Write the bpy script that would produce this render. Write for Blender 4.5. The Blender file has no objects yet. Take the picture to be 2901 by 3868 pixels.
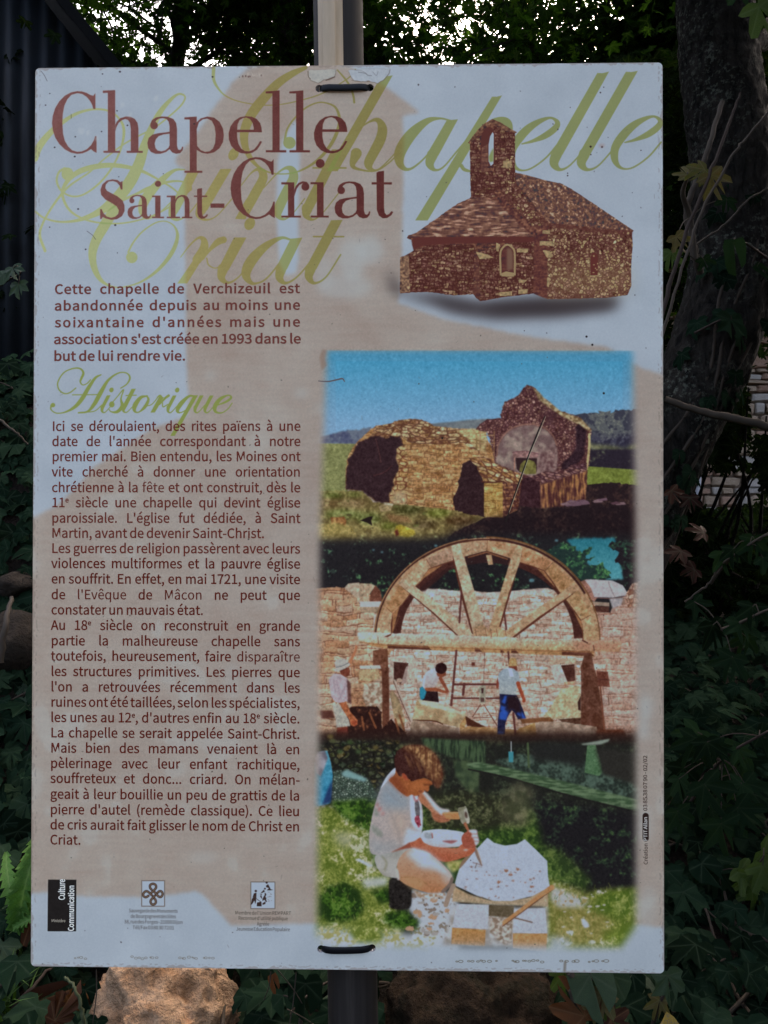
import bpy, bmesh, math, random, os
import numpy as np
from mathutils import Vector, Matrix, Euler, noise as mnoise

# ================================================================ camera, sky, sun, exposure
S = bpy.context.scene
COL = S.collection
ZC = 0.74                                    # height of the board's centre
F_PX = 769.0
_a = (-0.0084, 0.0174, 0.0013)
_T = np.array((-0.0422, 0.0037, 0.8533))
def _rot(a):
    cx, sx, cy, sy, cz, sz = math.cos(a[0]), math.sin(a[0]), math.cos(a[1]), math.sin(a[1]), math.cos(a[2]), math.sin(a[2])
    return np.array([[1, 0, 0], [0, cx, -sx], [0, sx, cx]]) @ np.array([[cy, 0, sy], [0, 1, 0], [-sy, 0, cy]]) @ np.array([[cz, -sz, 0], [sz, cz, 0], [0, 0, 1]])
RM = _rot(_a)
def to_world(q):
    p = RM.T @ (np.asarray(q, float) - _T)
    return Vector((p[0], p[2], ZC - p[1]))
def at(dx, dy, depth):
    """point seen at (dx, dy) of the photograph (1659 wide), at a given distance"""
    k = 768/1659.
    return to_world(((dx*k - 384)/F_PX*depth, (dy*k - 512)/F_PX*depth, depth))
CAM_POS = to_world((0, 0, 0))
def _dirw(v): p = RM.T @ np.array(v, float); return Vector((p[0], p[2], -p[1]))
cam = bpy.data.cameras.new('camera'); cam_o = bpy.data.objects.new('camera', cam); COL.objects.link(cam_o)
_r, _u, _b = _dirw((1, 0, 0)), _dirw((0, -1, 0)), _dirw((0, 0, -1))
cam_o.matrix_world = Matrix(((_r.x, _u.x, _b.x, CAM_POS.x), (_r.y, _u.y, _b.y, CAM_POS.y), (_r.z, _u.z, _b.z, CAM_POS.z), (0, 0, 0, 1)))
cam.sensor_fit = 'HORIZONTAL'; cam.sensor_width = 36; cam.lens = 36*F_PX/768
cam.clip_start = .02; cam.clip_end = 500
S.camera = cam_o
SUN_EL, SUN_AZ = 48, 25                      # the sun stands behind the trees: the board faces away from it
W = bpy.data.worlds.new('World'); S.world = W; W.use_nodes = True
_n = W.node_tree.nodes; _l = W.node_tree.links
_sky = _n.new('ShaderNodeTexSky'); _sky.sky_type = 'NISHITA'; _sky.sun_disc = False
_sky.sun_elevation = math.radians(SUN_EL); _sky.sun_rotation = math.radians(SUN_AZ)
_sky.air_density = .8; _sky.dust_density = 10.0; _sky.ozone_density = .0
_l.new(_sky.outputs[0], _n['Background'].inputs[0]); _n['Background'].inputs[1].default_value = 0.15
sun = bpy.data.lights.new('sun', 'SUN'); sun.energy = .5; sun.angle = math.radians(20); sun.color = (1, .95, .86)
sun_o = bpy.data.objects.new('sun', sun); COL.objects.link(sun_o)
_d = Vector((math.sin(math.radians(SUN_AZ))*math.cos(math.radians(SUN_EL)), math.cos(math.radians(SUN_AZ))*math.cos(math.radians(SUN_EL)), math.sin(math.radians(SUN_EL))))
sun_o.rotation_euler = _d.to_track_quat('Z', 'Y').to_euler(); sun_o.location = (0, 0, 12)
S.view_settings.view_transform = 'Standard'; S.view_settings.look = 'None'; S.view_settings.gamma = 1
S.view_settings.use_curve_mapping = False
S.view_settings.exposure = 2.28
S.render.engine = 'CYCLES'
S.cycles.max_bounces = 6; S.cycles.diffuse_bounces = 3; S.cycles.glossy_bounces = 2; S.cycles.transparent_max_bounces = 4
RND = random.Random(11); NR = np.random.default_rng(23)

# ---------------------------------------------------------------- the print on the board, painted with numpy
CW, CH = 1700, 2437
KS = CW / 1361.0                                     # canvas pixels per layout unit
def _homography(src, dst):
    A = []; b = []
    for (x, y), (u, v) in zip(src, dst):
        A.append([x, y, 1, 0, 0, 0, -u*x, -u*y]); b.append(u)
        A.append([0, 0, 0, x, y, 1, -v*x, -v*y]); b.append(v)
    h = np.linalg.solve(np.array(A, float), np.array(b, float))
    return np.append(h, 1).reshape(3, 3)
HM = _homography([(77, 148), (1432, 134), (1434, 2102), (66, 2088)], [(0, 0), (CW, 0), (CW, CH), (0, CH)])
def to_canvas(pts):
    p = np.asarray(pts, float).reshape(-1, 2)
    q = np.c_[p, np.ones(len(p))] @ HM.T
    return q[:, :2] / q[:, 2:]
def view(x0, y0, w):
    k = w / 1659.0
    return lambda pts: (np.asarray(pts, float).reshape(-1, 2) * k + (x0, y0)) / 1.7486
V_A = view(1500, 420, 950); V_R2 = view(1400, 0, 1501); V_R3 = view(1150, 1250, 1350); V_R4 = view(1150, 2000, 1350)
V_R5 = view(1150, 2750, 1350); V_R6 = view(0, 2900, 1250); V_H = view(1350, 2780, 600); V_T1 = view(130, 250, 700)
V_T2 = view(780, 230, 750); V_T3 = view(130, 700, 750); V_HI = view(150, 1370, 780); V_EL = view(2100, 250, 420)
V_1 = view(0, 0, 1450); V_D = lambda p: np.asarray(p, float).reshape(-1, 2)
V_B = view(1180, 1420, 680); V_C = view(1780, 1420, 680); V_K = view(440, 3310, 280); V_M = view(860, 3310, 270); V_F = view(1180, 2400, 680); V_G = view(1780, 2400, 680)
V_P1 = view(1100, 0, 500)

def _resize(a, h, w):
    ys = np.linspace(0, a.shape[0] - 1.001, h); xs = np.linspace(0, a.shape[1] - 1.001, w)
    y0 = ys.astype(int); x0 = xs.astype(int); fy = (ys - y0)[:, None]; fx = (xs - x0)[None, :]
    fy = fy*fy*(3-2*fy); fx = fx*fx*(3-2*fx)
    return ((a[y0][:, x0]*(1-fx) + a[y0][:, x0+1]*fx)*(1-fy) + (a[y0+1][:, x0]*(1-fx) + a[y0+1][:, x0+1]*fx)*fy).astype(np.float32)
_rng = np.random.default_rng(7)
def _box(a, r, ax):
    p = np.pad(a, [(r+1, r) if i == ax else (0, 0) for i in range(2)], mode='wrap'); c = np.cumsum(p, axis=ax, dtype=np.float64); n = a.shape[ax]
    return ((np.take(c, range(2*r+1, 2*r+1+n), ax) - np.take(c, range(0, n), ax))/(2*r+1)).astype(np.float32)
def _noise(sx, sy):
    """smooth random field without a visible lattice: white noise, blurred, then enlarged"""
    kx, ky = max(1., sx/3.), max(1., sy/3.)
    a = _rng.normal(0, 1, (int(CH/ky)+3, int(CW/kx)+3)).astype(np.float32)
    for _ in range(2):
        if sy > 2: a = _box(a, 1, 0)
        if sx > 2: a = _box(a, 1, 1)
    a /= a.std()
    return a[:CH, :CW].copy() if kx == 1 and ky == 1 else _resize(a, CH, CW)
N2 = _noise(2.2, 2.2); N5 = _noise(5, 5); N12 = _noise(12, 12); N40 = _noise(40, 40); N120 = _noise(120, 120)
NH = _noise(16, 3.5); NHL = _noise(60, 7); NV = _noise(3.5, 18)
YY, XX = np.mgrid[0:CH, 0:CW].astype(np.float32)
F_LEAF = 0.45*N12 + 0.45*N5 + 0.35*N40
canvas = np.empty((CH, CW, 3), np.float32)

def blur(a, r):
    r = int(round(r))
    if r < 1: return a
    for _ in range(3):
        for ax in (0, 1):
            p = np.pad(a, [(r+1, r) if i == ax else (0, 0) for i in range(a.ndim)], mode='edge')
            c = np.cumsum(p, axis=ax, dtype=np.float64)
            n = a.shape[ax]
            a = ((np.take(c, range(2*r+1, 2*r+1+n), ax) - np.take(c, range(0, n), ax)) / (2*r+1)).astype(np.float32)
    return a
def smooth_closed(p, n=6):
    p = np.asarray(p, float); m = len(p); out = []
    for i in range(m):
        a, b, c, d = p[i-1], p[i], p[(i+1) % m], p[(i+2) % m]
        for t in np.arange(n)/n:
            out.append(.5*((2*b) + (-a+c)*t + (2*a-5*b+4*c-d)*t*t + (-a+3*b-3*c+d)*t**3))
    return np.array(out)
def smooth_open(p, n=8):
    p = np.asarray(p, float)
    q = np.vstack([2*p[0]-p[1], p, 2*p[-1]-p[-2]]); out = []
    for i in range(1, len(q)-2):
        a, b, c, d = q[i-1], q[i], q[i+1], q[i+2]
        for t in np.arange(n)/n:
            out.append(.5*((2*b) + (-a+c)*t + (2*a-5*b+4*c-d)*t*t + (-a+3*b-3*c+d)*t**3))
    out.append(p[-1])
    return np.array(out)
def roughen(p, amp, step=6, seed=1):
    rg = np.random.default_rng(seed); out = []
    for a, b in zip(p, np.roll(p, -1, 0)):
        n = max(1, int(np.hypot(*(b-a))/step))
        for t in range(n):
            out.append(a + (b-a)*t/n + rg.normal(0, amp, 2))
    return np.array(out)
def raster(polys, pad=2, ss=3):
    allp = np.vstack(polys)
    x0 = max(0, int(allp[:, 0].min())-pad); x1 = min(CW, int(allp[:, 0].max())+pad+2)
    y0 = max(0, int(allp[:, 1].min())-pad); y1 = min(CH, int(allp[:, 1].max())+pad+2)
    if x1 <= x0 or y1 <= y0: return None
    m = np.zeros((y1-y0, x1-x0), np.float32); X = np.arange(x0, x1, dtype=np.float32)
    A = np.vstack([p for p in polys]); B = np.vstack([np.roll(p, -1, 0) for p in polys])
    ax, ay, bx, by = A[:, 0], A[:, 1], B[:, 0], B[:, 1]
    dy = np.where(by == ay, 1e-9, by-ay)
    for r in range(y1-y0):
        for s in range(ss):
            yy = y0 + r + (s+.5)/ss
            k = (ay <= yy) != (by <= yy)
            if not k.any(): continue
            xs = np.sort(ax[k] + (yy-ay[k])/dy[k]*(bx[k]-ax[k]))
            for i in range(0, len(xs)-1, 2):
                m[r] += np.clip(xs[i+1]-X, 0, 1) - np.clip(xs[i]-X, 0, 1)
    return (slice(y0, y1), slice(x0, x1)), np.clip(m/ss, 0, 1)
def put(sl, m, col):
    c = col(sl) if callable(col) else np.asarray(col, np.float32)
    m = m[..., None]
    canvas[sl] = canvas[sl]*(1-m) + c*m
def fill(V, pts, col, feather=0, alpha=1., rough=0, smooth=False, holes=(), seed=1):
    P = [to_canvas(V(q)) for q in [pts, *holes]]
    if smooth or V is V_H: P = [smooth_closed(q, 5) for q in P]
    if rough: P = [roughen(q, rough*KS, seed=seed) for q in P]
    r = raster(P, pad=2+int(feather*KS*3.5))
    if r is None: return
    sl, m = r
    if feather: m = blur(m, feather*KS)
    put(sl, m*alpha, col)
def stroke_mask(V, pts, smooth=True, soft=0):
    """pts: (x, y, width) in the units of the view"""
    pts = np.asarray(pts, float)
    c = to_canvas(V(pts[:, :2])); c2 = to_canvas(V(pts[:, :2] + np.array([[10., 0]])))
    w = pts[:, 2] * np.hypot(*(c2-c).T)/10/2
    q = np.c_[c, w]
    if smooth and len(q) > 2: q = smooth_open(q, 10)
    q[:, 2] = np.maximum(q[:, 2], .45)
    R = q[:, 2].max()+2
    x0 = max(0, int(q[:, 0].min()-R)); x1 = min(CW, int(q[:, 0].max()+R)+1); y0 = max(0, int(q[:, 1].min()-R)); y1 = min(CH, int(q[:, 1].max()+R)+1)
    if x1 <= x0 or y1 <= y0: return None
    m = np.zeros((y1-y0, x1-x0), np.float32)
    for a, b in zip(q[:-1], q[1:]):
        r = max(a[2], b[2])+1.5
        u0 = max(x0, int(min(a[0], b[0])-r)); u1 = min(x1, int(max(a[0], b[0])+r)+2); v0 = max(y0, int(min(a[1], b[1])-r)); v1 = min(y1, int(max(a[1], b[1])+r)+2)
        if u1 <= u0 or v1 <= v0: continue
        X = XX[v0:v1, u0:u1]; Y = YY[v0:v1, u0:u1]
        d = b[:2]-a[:2]; L = max(1e-6, d@d)
        t = np.clip(((X-a[0])*d[0] + (Y-a[1])*d[1])/L, 0, 1)
        dist = np.hypot(X-a[0]-t*d[0], Y-a[1]-t*d[1]) - (a[2] + t*(b[2]-a[2]))
        s = m[v0-y0:v1-y0, u0-x0:u1-x0]
        np.maximum(s, np.clip(.5-dist, 0, 1), out=s)
    return (slice(y0, y1), slice(x0, x1)), m
def line(V, pts, col, w=None, alpha=1., smooth=True, soft=0):
    if w is not None: pts = [(x, y, w) for x, y in pts]
    r = stroke_mask(V, pts, smooth)
    if r is None: return
    sl, m = r
    if soft: m = blur(m, soft*KS)
    put(sl, m*alpha, col)
def disc(V, x, y, r, col, ry=None, alpha=1., feather=0, rot=0):
    t = np.linspace(0, 2*np.pi, 28, endpoint=False); ry = ry or r
    px, py = r*np.cos(t), ry*np.sin(t); c, s = math.cos(rot), math.sin(rot)
    fill(V, np.c_[x + px*c - py*s, y + px*s + py*c], col, feather=feather, alpha=alpha)

# ---- textures: functions of a canvas slice, giving printed colour
def C3(c): return np.asarray(c, np.float32)
def mix(a, b, m): return C3(a)*(1-m[..., None]) + C3(b)*m[..., None]
def sstep(x, a, b):
    t = np.clip((x-a)/(b-a), 0, 1); return t*t*(3-2*t)
def mottled(a, b, n=None, bias=0., gain=.5):
    n = F_LEAF if n is None else n
    return lambda sl: mix(a, b, np.clip(.5 + gain*(n[sl]+bias), 0, 1))
def grad(V, y0, c0, y1, c1, amp=2.5):
    ya = to_canvas(V([(0, y0)]))[0, 1]; yb = to_canvas(V([(0, y1)]))[0, 1]
    return lambda sl: mix(c0, c1, np.clip((YY[sl]-ya)/(yb-ya), 0, 1)) + (amp*(N2[sl]+N5[sl]))[..., None]
def hash2(a, b):
    v = np.sin(a*127.1 + b*311.7)*43758.5453
    return v - np.floor(v)
def courses(rowh, bw, cols, mortar, mw=1.2, warp=2., slope=0., seed=0., relief=14, grit=6):
    """coursed rubble: rows of long stones with uneven joints"""
    cols = np.array(cols, np.float32)
    def f(sl):
        X = XX[sl]/KS + warp*N40[sl]*1.5 + warp*.4*N12[sl]; Y = YY[sl]/KS + warp*N40[sl] + warp*.5*N12[sl] + slope*XX[sl]/KS
        yr = Y/rowh; r = np.floor(yr); yr = yr + .25*np.sin(X/bw*1.3 + r*2.1); r = np.floor(yr); fy = (yr-r)*rowh
        w = bw*(.6 + .8*hash2(r, 3.+seed)); xb = X/w + hash2(r, 7.+seed)*9; b = np.floor(xb); xb = xb + .3*(hash2(r, b+seed)-.5); b = np.floor(xb); fx = (xb-b)*w
        e = np.minimum(np.minimum(fx, w-fx), np.minimum(fy, rowh-fy)) + .3*N5[sl]
        k = hash2(b+seed, r*1.7)
        c = cols[(k*len(cols)).astype(int) % len(cols)]
        sh = relief*(1 - 2*fy/rowh)*.6 + grit*N2[sl] + grit*.8*N12[sl]
        c = c + sh[..., None]
        m = 1 - sstep(e, mw*.4, mw*1.5)
        return np.clip(c*(1-m[..., None]) + C3(mortar)*m[..., None], 0, 255)
    return f
def rubble(size, cols, joint, jw=.22, ax=1., ay=1., seed=0., grit=7, rot=0.):
    """rough stones of all shapes"""
    cols = np.array(cols, np.float32)
    def f(sl):
        x0_, y0_ = XX[sl]/KS, YY[sl]/KS
        c, s = math.cos(rot), math.sin(rot)
        X = (x0_*c + y0_*s)/size/ax + .15*N12[sl]; Y = (-x0_*s + y0_*c)/size/ay + .15*N40[sl]
        bx, by = np.floor(X), np.floor(Y)
        f1 = np.full(X.shape, 9., np.float32); f2 = f1.copy(); idx = np.zeros_like(f1)
        for i in (-1, 0, 1):
            for j in (-1, 0, 1):
                cx, cy = bx+i, by+j
                px = cx + hash2(cx+seed, cy); py = cy + hash2(cx, cy+11.3+seed)
                d = np.hypot(X-px, Y-py); h = hash2(cx*1.3+seed, cy*2.9)
                near = d < f1
                f2 = np.where(near, f1, np.minimum(f2, d)); idx = np.where(near, h, idx); f1 = np.where(near, d, f1)
        c = cols[(idx*len(cols)).astype(int) % len(cols)] + (grit*(N2[sl]+N5[sl]))[..., None]
        m = 1 - sstep(f2-f1, .05, jw)
        return np.clip(c*(1-m[..., None]) + C3(joint)*m[..., None], 0, 255)
    return f
def grain(a, amp=6, n=None):
    return lambda sl: C3(a) + (amp*(N2[sl]*.6 + N5[sl]*.6 + N12[sl]*.5 if n is None else n[sl]))[..., None]

# ================================================================ paper and the pale ghost picture of the chapel
PAPER = (157, 168, 181)
canvas[:] = C3(PAPER) + (1.0*N2 + 1.2*N40 + 1.5*N120)[..., None]
_be = C3((154, 144, 137)) + (1.6*N2)[..., None] + (1.3*NHL + 1.6*N40 + 2.2*N120)[..., None]*C3((.6, 1., 1.1)) - np.clip(.6*NH*N40, 0, 2)[..., None]*C3((0, .8, 1.))
_gl = np.clip((N40 + .9*N120 - 1.7)*.4, 0, .3)[..., None]*sstep(YY, CH*.35, CH*.5)[..., None]
_be = _be*(1-_gl) + C3((166, 170, 170))*_gl
ghost = lambda sl: _be[sl]
# tower of the ghost chapel, with its arched opening left white
fill(V_D, list(V_T2([(345, 66), (210, 190), (180, 250), (100, 345), (50, 430), (0, 475)])) + list(V_T1([(1610, 370), (1590, 420), (1500, 545), (1440, 620), (1385, 690), (1275, 810), (1265, 850), (1290, 900), (1350, 915), (1350, 1400), (1352, 1659)])) +
     [(402, 640), (403, 790), (408, 860), (404, 900), (330, 925), (255, 975), (200, 1012), (165, 1055), (120, 1095), (60, 1125), (40, 1150), (40, 1930), (110, 1928), (180, 1937), (330, 1938), (425, 1925), (440, 1935), (498, 2000), (560, 1998), (690, 1994), (1380, 1996), (1460, 2006), (1460, 815), (1385, 795), (1310, 748), (1150, 728), (960, 690), (860, 655), (868, 600), (870, 485), (873, 300), (870, 250), (906, 243), (858, 205), (838, 190), (823, 182), (760, 145), (700, 135), (600, 135)],
     ghost, feather=3.6, rough=.8)
fill(V_D, [(600, 520), (597, 440), (600, 350), (612, 300), (635, 262), (648, 262), (649, 330), (645, 470), (645, 560), (640, 590), (618, 595), (604, 570)], PAPER, feather=3)
for x, y, r1, r2, a in [(760, 560, 30, 45, .5), (800, 540, 28, 30, .55), (700, 590, 22, 35, .35), (745, 620, 60, 26, .45), (455, 812, 12, 7, .6), (650, 850, 14, 8, .55), (690, 880, 12, 6, .5), (1395, 1530, 12, 30, .6), (1390, 1575, 12, 20, .5), (1392, 1780, 14, 40, .4), (440, 1852, 30, 12, .3), (500, 1470, 20, 40, .25), (560, 1490, 25, 30, .3), (300, 1480, 40, 18, .25), (1400, 1960, 20, 50, .25)]:
    disc(V_D, x, y, r1, (166, 174, 178), r2, a, feather=7)

# ================================================================ large script lettering
script_mask = np.zeros((CH, CW), np.float32)
script_twice = np.zeros((CH, CW), np.float32)
def _acc(r, store):
    if r is None: return
    sl, m = r
    np.maximum(store[sl], m, out=store[sl])
class Word:
    def __init__(s): s.m = np.zeros((CH, CW), np.float32)
    def s(s, V, *pts): _acc(stroke_mask(V, pts), s.m)
    def p(s, V, *pts): _acc(raster([to_canvas(V(pts))]), s.m)
    def b(s, V, x, y, r, ry=None, rot=0):
        t = np.linspace(0, 2*np.pi, 28, endpoint=False); ry = ry or r
        px, py = r*np.cos(t), ry*np.sin(t); c, k = math.cos(rot), math.sin(rot)
        _acc(raster([to_canvas(V(np.c_[x+px*c-py*k, y+px*k+py*c]))]), s.m)
w1 = Word()
w1.s(V_T2, (60, 55, 30), (60, 150, 26), (95, 225, 18), (155, 288, 12), (250, 332, 9), (370, 358, 9), (500, 370, 9), (640, 360, 9), (800, 325, 10), (950, 278, 10), (1090, 205, 10), (1200, 130, 10), (1245, 70, 10))
w1.s(V_T2, (1095, 75, 10), (1160, 150, 16), (1205, 220, 18), (1228, 290, 18), (1235, 345, 18))
w1.s(V_T2, (830, 55, 30), (720, 105, 55), (600, 185, 72), (480, 310, 82), (380, 440, 84), (325, 560, 78), (315, 660, 66), (340, 760, 50), (405, 858, 30), (500, 922, 15), (620, 944, 11), (760, 925, 14), (900, 850, 22), (1010, 740, 28), (1085, 610, 30), (1112, 490, 26), (1080, 390, 18), (1000, 350, 12), (920, 350, 12), (825, 395, 14), (735, 480, 15), (675, 570, 16), (655, 660, 20))
w1.b(V_T2, 695, 685, 52, 50)
w1.p(V_T2, (1462, 127), (1510, 128), (1558, 120), (1098, 922), (1005, 922))
w1.s(V_T2, (1180, 715, 8), (1280, 570, 10), (1370, 503, 18), (1435, 495, 42), (1470, 560, 76), (1455, 650, 86), (1400, 760, 84), (1355, 850, 76), (1372, 900, 34), (1430, 907, 12), (1520, 830, 10), (1610, 730, 10))
w1.s(V_R2, (-60, 640, 46), (-75, 690, 20), (-40, 708, 9), (20, 712, 7), (75, 680, 6), (125, 630, 6))
w1.s(V_R2, (335, 503, 8), (290, 493, 9), (235, 505, 26), (170, 560, 46), (125, 630, 48), (122, 680, 32), (150, 706, 14), (190, 690, 8), (250, 630, 7), (330, 515, 7))
w1.p(V_R2, (318, 503), (366, 497), (283, 650), (232, 650)); w1.s(V_R2, (258, 645, 46), (247, 682, 34), (268, 708, 12), (305, 695, 7), (365, 625, 7), (420, 560, 7))
w1.p(V_R2, (508, 403), (528, 403), (550, 397), (239, 920), (187, 920))
w1.s(V_R2, (430, 590, 7), (480, 520, 9), (530, 497, 18), (570, 515, 40), (560, 580, 46), (500, 680, 40), (440, 712, 9), (395, 708, 14), (378, 690, 16))
def script_e(V, dx, dy):
    P = [(1030, 1130, 20), (1180, 1090, 46), (1370, 1010, 92), (1520, 900, 96), (1560, 810, 72), (1470, 742, 34), (1330, 775, 66), (1150, 880, 112), (1000, 1030, 132), (890, 1200, 124), (875, 1360, 108), (930, 1478, 60), (1035, 1525, 28), (1180, 1488, 25), (1390, 1335, 25), (1570, 1125, 26)]
    w1.s(V, *[(x+dx, y+dy, w) for x, y, w in P])
script_e(V_EL, 0, 0); script_e(V_EL, -389*3.95, 6*3.95)
w1.p(V_R2, (948, 303), (970, 304), (997, 297), (802, 645), (752, 645)); w1.s(V_R2, (777, 640, 46), (766, 680, 36), (790, 706, 14), (830, 690, 7), (885, 632, 7))
w1.p(V_R2, (1067, 298), (1090, 299), (1117, 294), (917, 645), (868, 645)); w1.s(V_R2, (893, 640, 46), (880, 680, 36), (905, 706, 14), (950, 690, 7), (1010, 625, 7))
w2 = Word()      # Saint
w2.s(V_T1, (560, 890, 14), (640, 820, 14), (800, 700, 15), (940, 622, 14), (1080, 548, 14), (1230, 430, 15), (1322, 340, 16), (1348, 272, 16), (1290, 250, 20), (1210, 310, 34), (1120, 420, 50), (1050, 560, 66), (985, 720, 82), (930, 890, 98), (840, 1060, 108), (710, 1210, 98), (570, 1310, 60), (400, 1378, 30), (230, 1395, 18), (90, 1362, 18), (10, 1305, 18))
w2.s(V_T1, (5, 830, 56), (45, 720, 64), (140, 600, 54), (250, 505, 40), (380, 425, 28), (520, 388, 20), (650, 397, 18), (745, 455, 18), (800, 560, 26), (780, 720, 20), (700, 900, 18), (580, 1050, 18), (440, 1150, 16), (330, 1165, 16), (240, 1115, 18), (200, 1030, 20), (220, 950, 20), (270, 920, 30))
w2.b(V_T1, 298, 968, 54, 58)
w2.s(V_T1, (560, 890, 14), (480, 960, 16), (330, 1060, 18), (240, 1150, 22), (140, 1290, 20), (70, 1420, 20), (48, 1520, 24), (95, 1655, 26))
w2.s(V_T1, (1400, 1110, 14), (1395, 1060, 14), (1300, 1030, 16), (1180, 1040, 24), (1020, 1095, 34), (880, 1160, 24), (640, 1260, 40), (520, 1330, 40), (400, 1372, 20))
w2.s(V_T1, (1330, 1180, 14), (1240, 1095, 16), (1100, 1010, 18), (950, 935, 30), (780, 895, 38), (620, 890, 46), (450, 925, 50), (340, 985, 44), (270, 1070, 34), (252, 1160, 26), (310, 1285, 22), (430, 1365, 18), (600, 1405, 16), (800, 1405, 14), (1000, 1360, 14), (1160, 1290, 14), (1300, 1195, 16), (1405, 1100, 14))
w2.s(V_T1, (1345, 925, 12), (1250, 935, 28), (1130, 1030, 62), (1000, 1180, 90), (965, 1290, 70), (1000, 1360, 26), (1080, 1340, 14), (1200, 1240, 12), (1340, 1080, 12))
w2.p(V_T1, (1380, 940), (1480, 935), (1300, 1290), (1200, 1290)); w2.s(V_T1, (1250, 1270, 98), (1235, 1340, 60), (1290, 1375, 20), (1380, 1320, 12), (1480, 1200, 12))
w2.p(V_T2, (118, 905), (212, 903), (8, 1250), (-90, 1250)); w2.s(V_T2, (-42, 1235, 92), (-60, 1290, 54), (0, 1328, 18), (90, 1290, 10), (215, 1150, 10))
w2.b(V_T2, 228, 780, 40, 56, .5)
w2.s(V_T2, (290, 1040, 8), (370, 940, 12), (430, 905, 30), (470, 930, 62)); w2.s(V_T2, (470, 930, 62), (470, 990, 76), (400, 1120, 82), (325, 1255, 80))
w2.p(V_T2, (440, 1060), (360, 1200), (330, 1325), (240, 1322), (330, 1160))
w2.s(V_T2, (480, 1060, 8), (580, 950, 12), (660, 895, 24), (715, 910, 56), (725, 985, 82), (660, 1110, 82), (605, 1230, 80), (600, 1290, 50), (650, 1322, 18), (720, 1275, 9), (820, 1150, 9))
w2.p(V_T2, (1050, 740), (1142, 740), (890, 1240), (795, 1240)); w2.s(V_T2, (842, 1230, 92), (835, 1290, 54), (890, 1325, 18), (970, 1270, 9), (1115, 1090, 9))
w2.s(V_T2, (892, 893, 14), (1165, 893, 14))
w3 = Word()      # Criat
w3.s(V_T3, (700, 180, 60), (650, 235, 84), (580, 345, 88), (520, 450, 82), (487, 550, 72), (490, 650, 58), (525, 750, 44), (580, 815, 26), (660, 850, 14), (760, 848, 11), (900, 802, 17), (1040, 700, 28), (1150, 560, 36), (1195, 430, 28), (1170, 345, 15), (1100, 302, 10), (1010, 315, 12), (900, 390, 14), (825, 480, 15), (783, 560, 16))
w3.b(V_T3, 815, 605, 48)
w3.s(V_T3, (1222, 600, 9), (1295, 505, 12), (1370, 440, 20), (1415, 458, 48), (1415, 530, 74), (1360, 620, 78)); w3.p(V_T3, (1385, 545), (1455, 535), (1277, 822), (1195, 822))
w3.s(V_T3, (1405, 625, 8), (1460, 545, 26), (1530, 475, 54), (1580, 455, 56)); w3.s(V_T3, (1440, 610, 12), (1455, 665, 12), (1510, 692, 9), (1560, 665, 8), (1600, 610, 8))
w3.b(V_1, 1080, 968, 22, 28, .5)
w3.p(V_1, (1012, 1027), (1066, 1027), (988, 1170), (940, 1170)); w3.s(V_1, (963, 1162, 46), (957, 1200, 30), (985, 1222, 12), (1030, 1198, 6), (1085, 1130, 6))
w3.s(V_1, (1258, 1036, 8), (1215, 1028, 14), (1150, 1062, 32), (1090, 1122, 46), (1063, 1180, 40), (1080, 1218, 20), (1110, 1224, 9), (1160, 1195, 7), (1250, 1080, 7))
w3.p(V_1, (1257, 1032), (1308, 1027), (1240, 1165), (1190, 1165)); w3.s(V_1, (1215, 1160, 46), (1208, 1200, 32), (1235, 1223, 12), (1285, 1195, 7), (1350, 1120, 7))
w3.p(V_1, (1432, 952), (1482, 950), (1367, 1165), (1318, 1165)); w3.s(V_1, (1342, 1160, 46), (1335, 1197, 32), (1360, 1223, 12), (1410, 1195, 7), (1472, 1100, 7)); w3.s(V_1, (1355, 1022, 7), (1485, 1022, 7))
_u = np.maximum(np.maximum(w1.m, w2.m), w3.m); _two = np.clip(w1.m + w2.m + w3.m - 1, 0, 1)
_fade = sstep(XX/CW, .0, .62)[..., None]
_ink = (C3((163, 170, 119))*(1-_fade) + C3((127, 134, 84))*_fade)*np.clip(canvas/C3(PAPER), .5, 1.1)**.9     # the ink is transparent: the picture under it shows
canvas[:] = canvas*(1 - .95*_u[..., None]) + _ink*(.95*_u[..., None])
canvas[:] = canvas*(1 - .30*_two[..., None]) + C3((112, 146, 58))*(.30*_two[..., None])
del _u, _two

# ================================================================ title
tm = np.zeros((CH, CW), np.float32)
def G(V, *polys, box=None, to=None, Vt=None):
    """filled letter outline (even-odd); box -> to maps it onto another place"""
    out = []
    for p in polys:
        p = np.asarray(p, float)
        if box is not None:
            p = np.c_[(p[:, 0]-box[0])/(box[2]-box[0])*(to[2]-to[0])+to[0], (p[:, 1]-box[1])/(box[3]-box[1])*(to[3]-to[1])+to[1]]
        out.append(to_canvas((Vt or V)(p)))
    _acc(raster(out, ss=4), tm)
def ell(x, y, r, ry=None): t = np.linspace(0, 2*np.pi, 30, endpoint=False); return np.c_[x+r*np.cos(t), y+(ry or r)*np.sin(t)]
LC = [(548, 245), (530, 268), (505, 262), (470, 243), (430, 230), (385, 227), (330, 238), (275, 268), (225, 318), (188, 380), (166, 450), (160, 510), (168, 580), (190, 645), (225, 700), (275, 748), (330, 777), (385, 788), (430, 783), (475, 765), (508, 745), (532, 765), (558, 779), (558, 630), (545, 630), (535, 665), (510, 710), (470, 748), (425, 767), (385, 770), (340, 757), (303, 722), (274, 672), (258, 610), (252, 510), (256, 430), (270, 355), (297, 298), (332, 260), (385, 244), (430, 251), (470, 277), (500, 312), (520, 350), (530, 386), (548, 386)]
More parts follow.
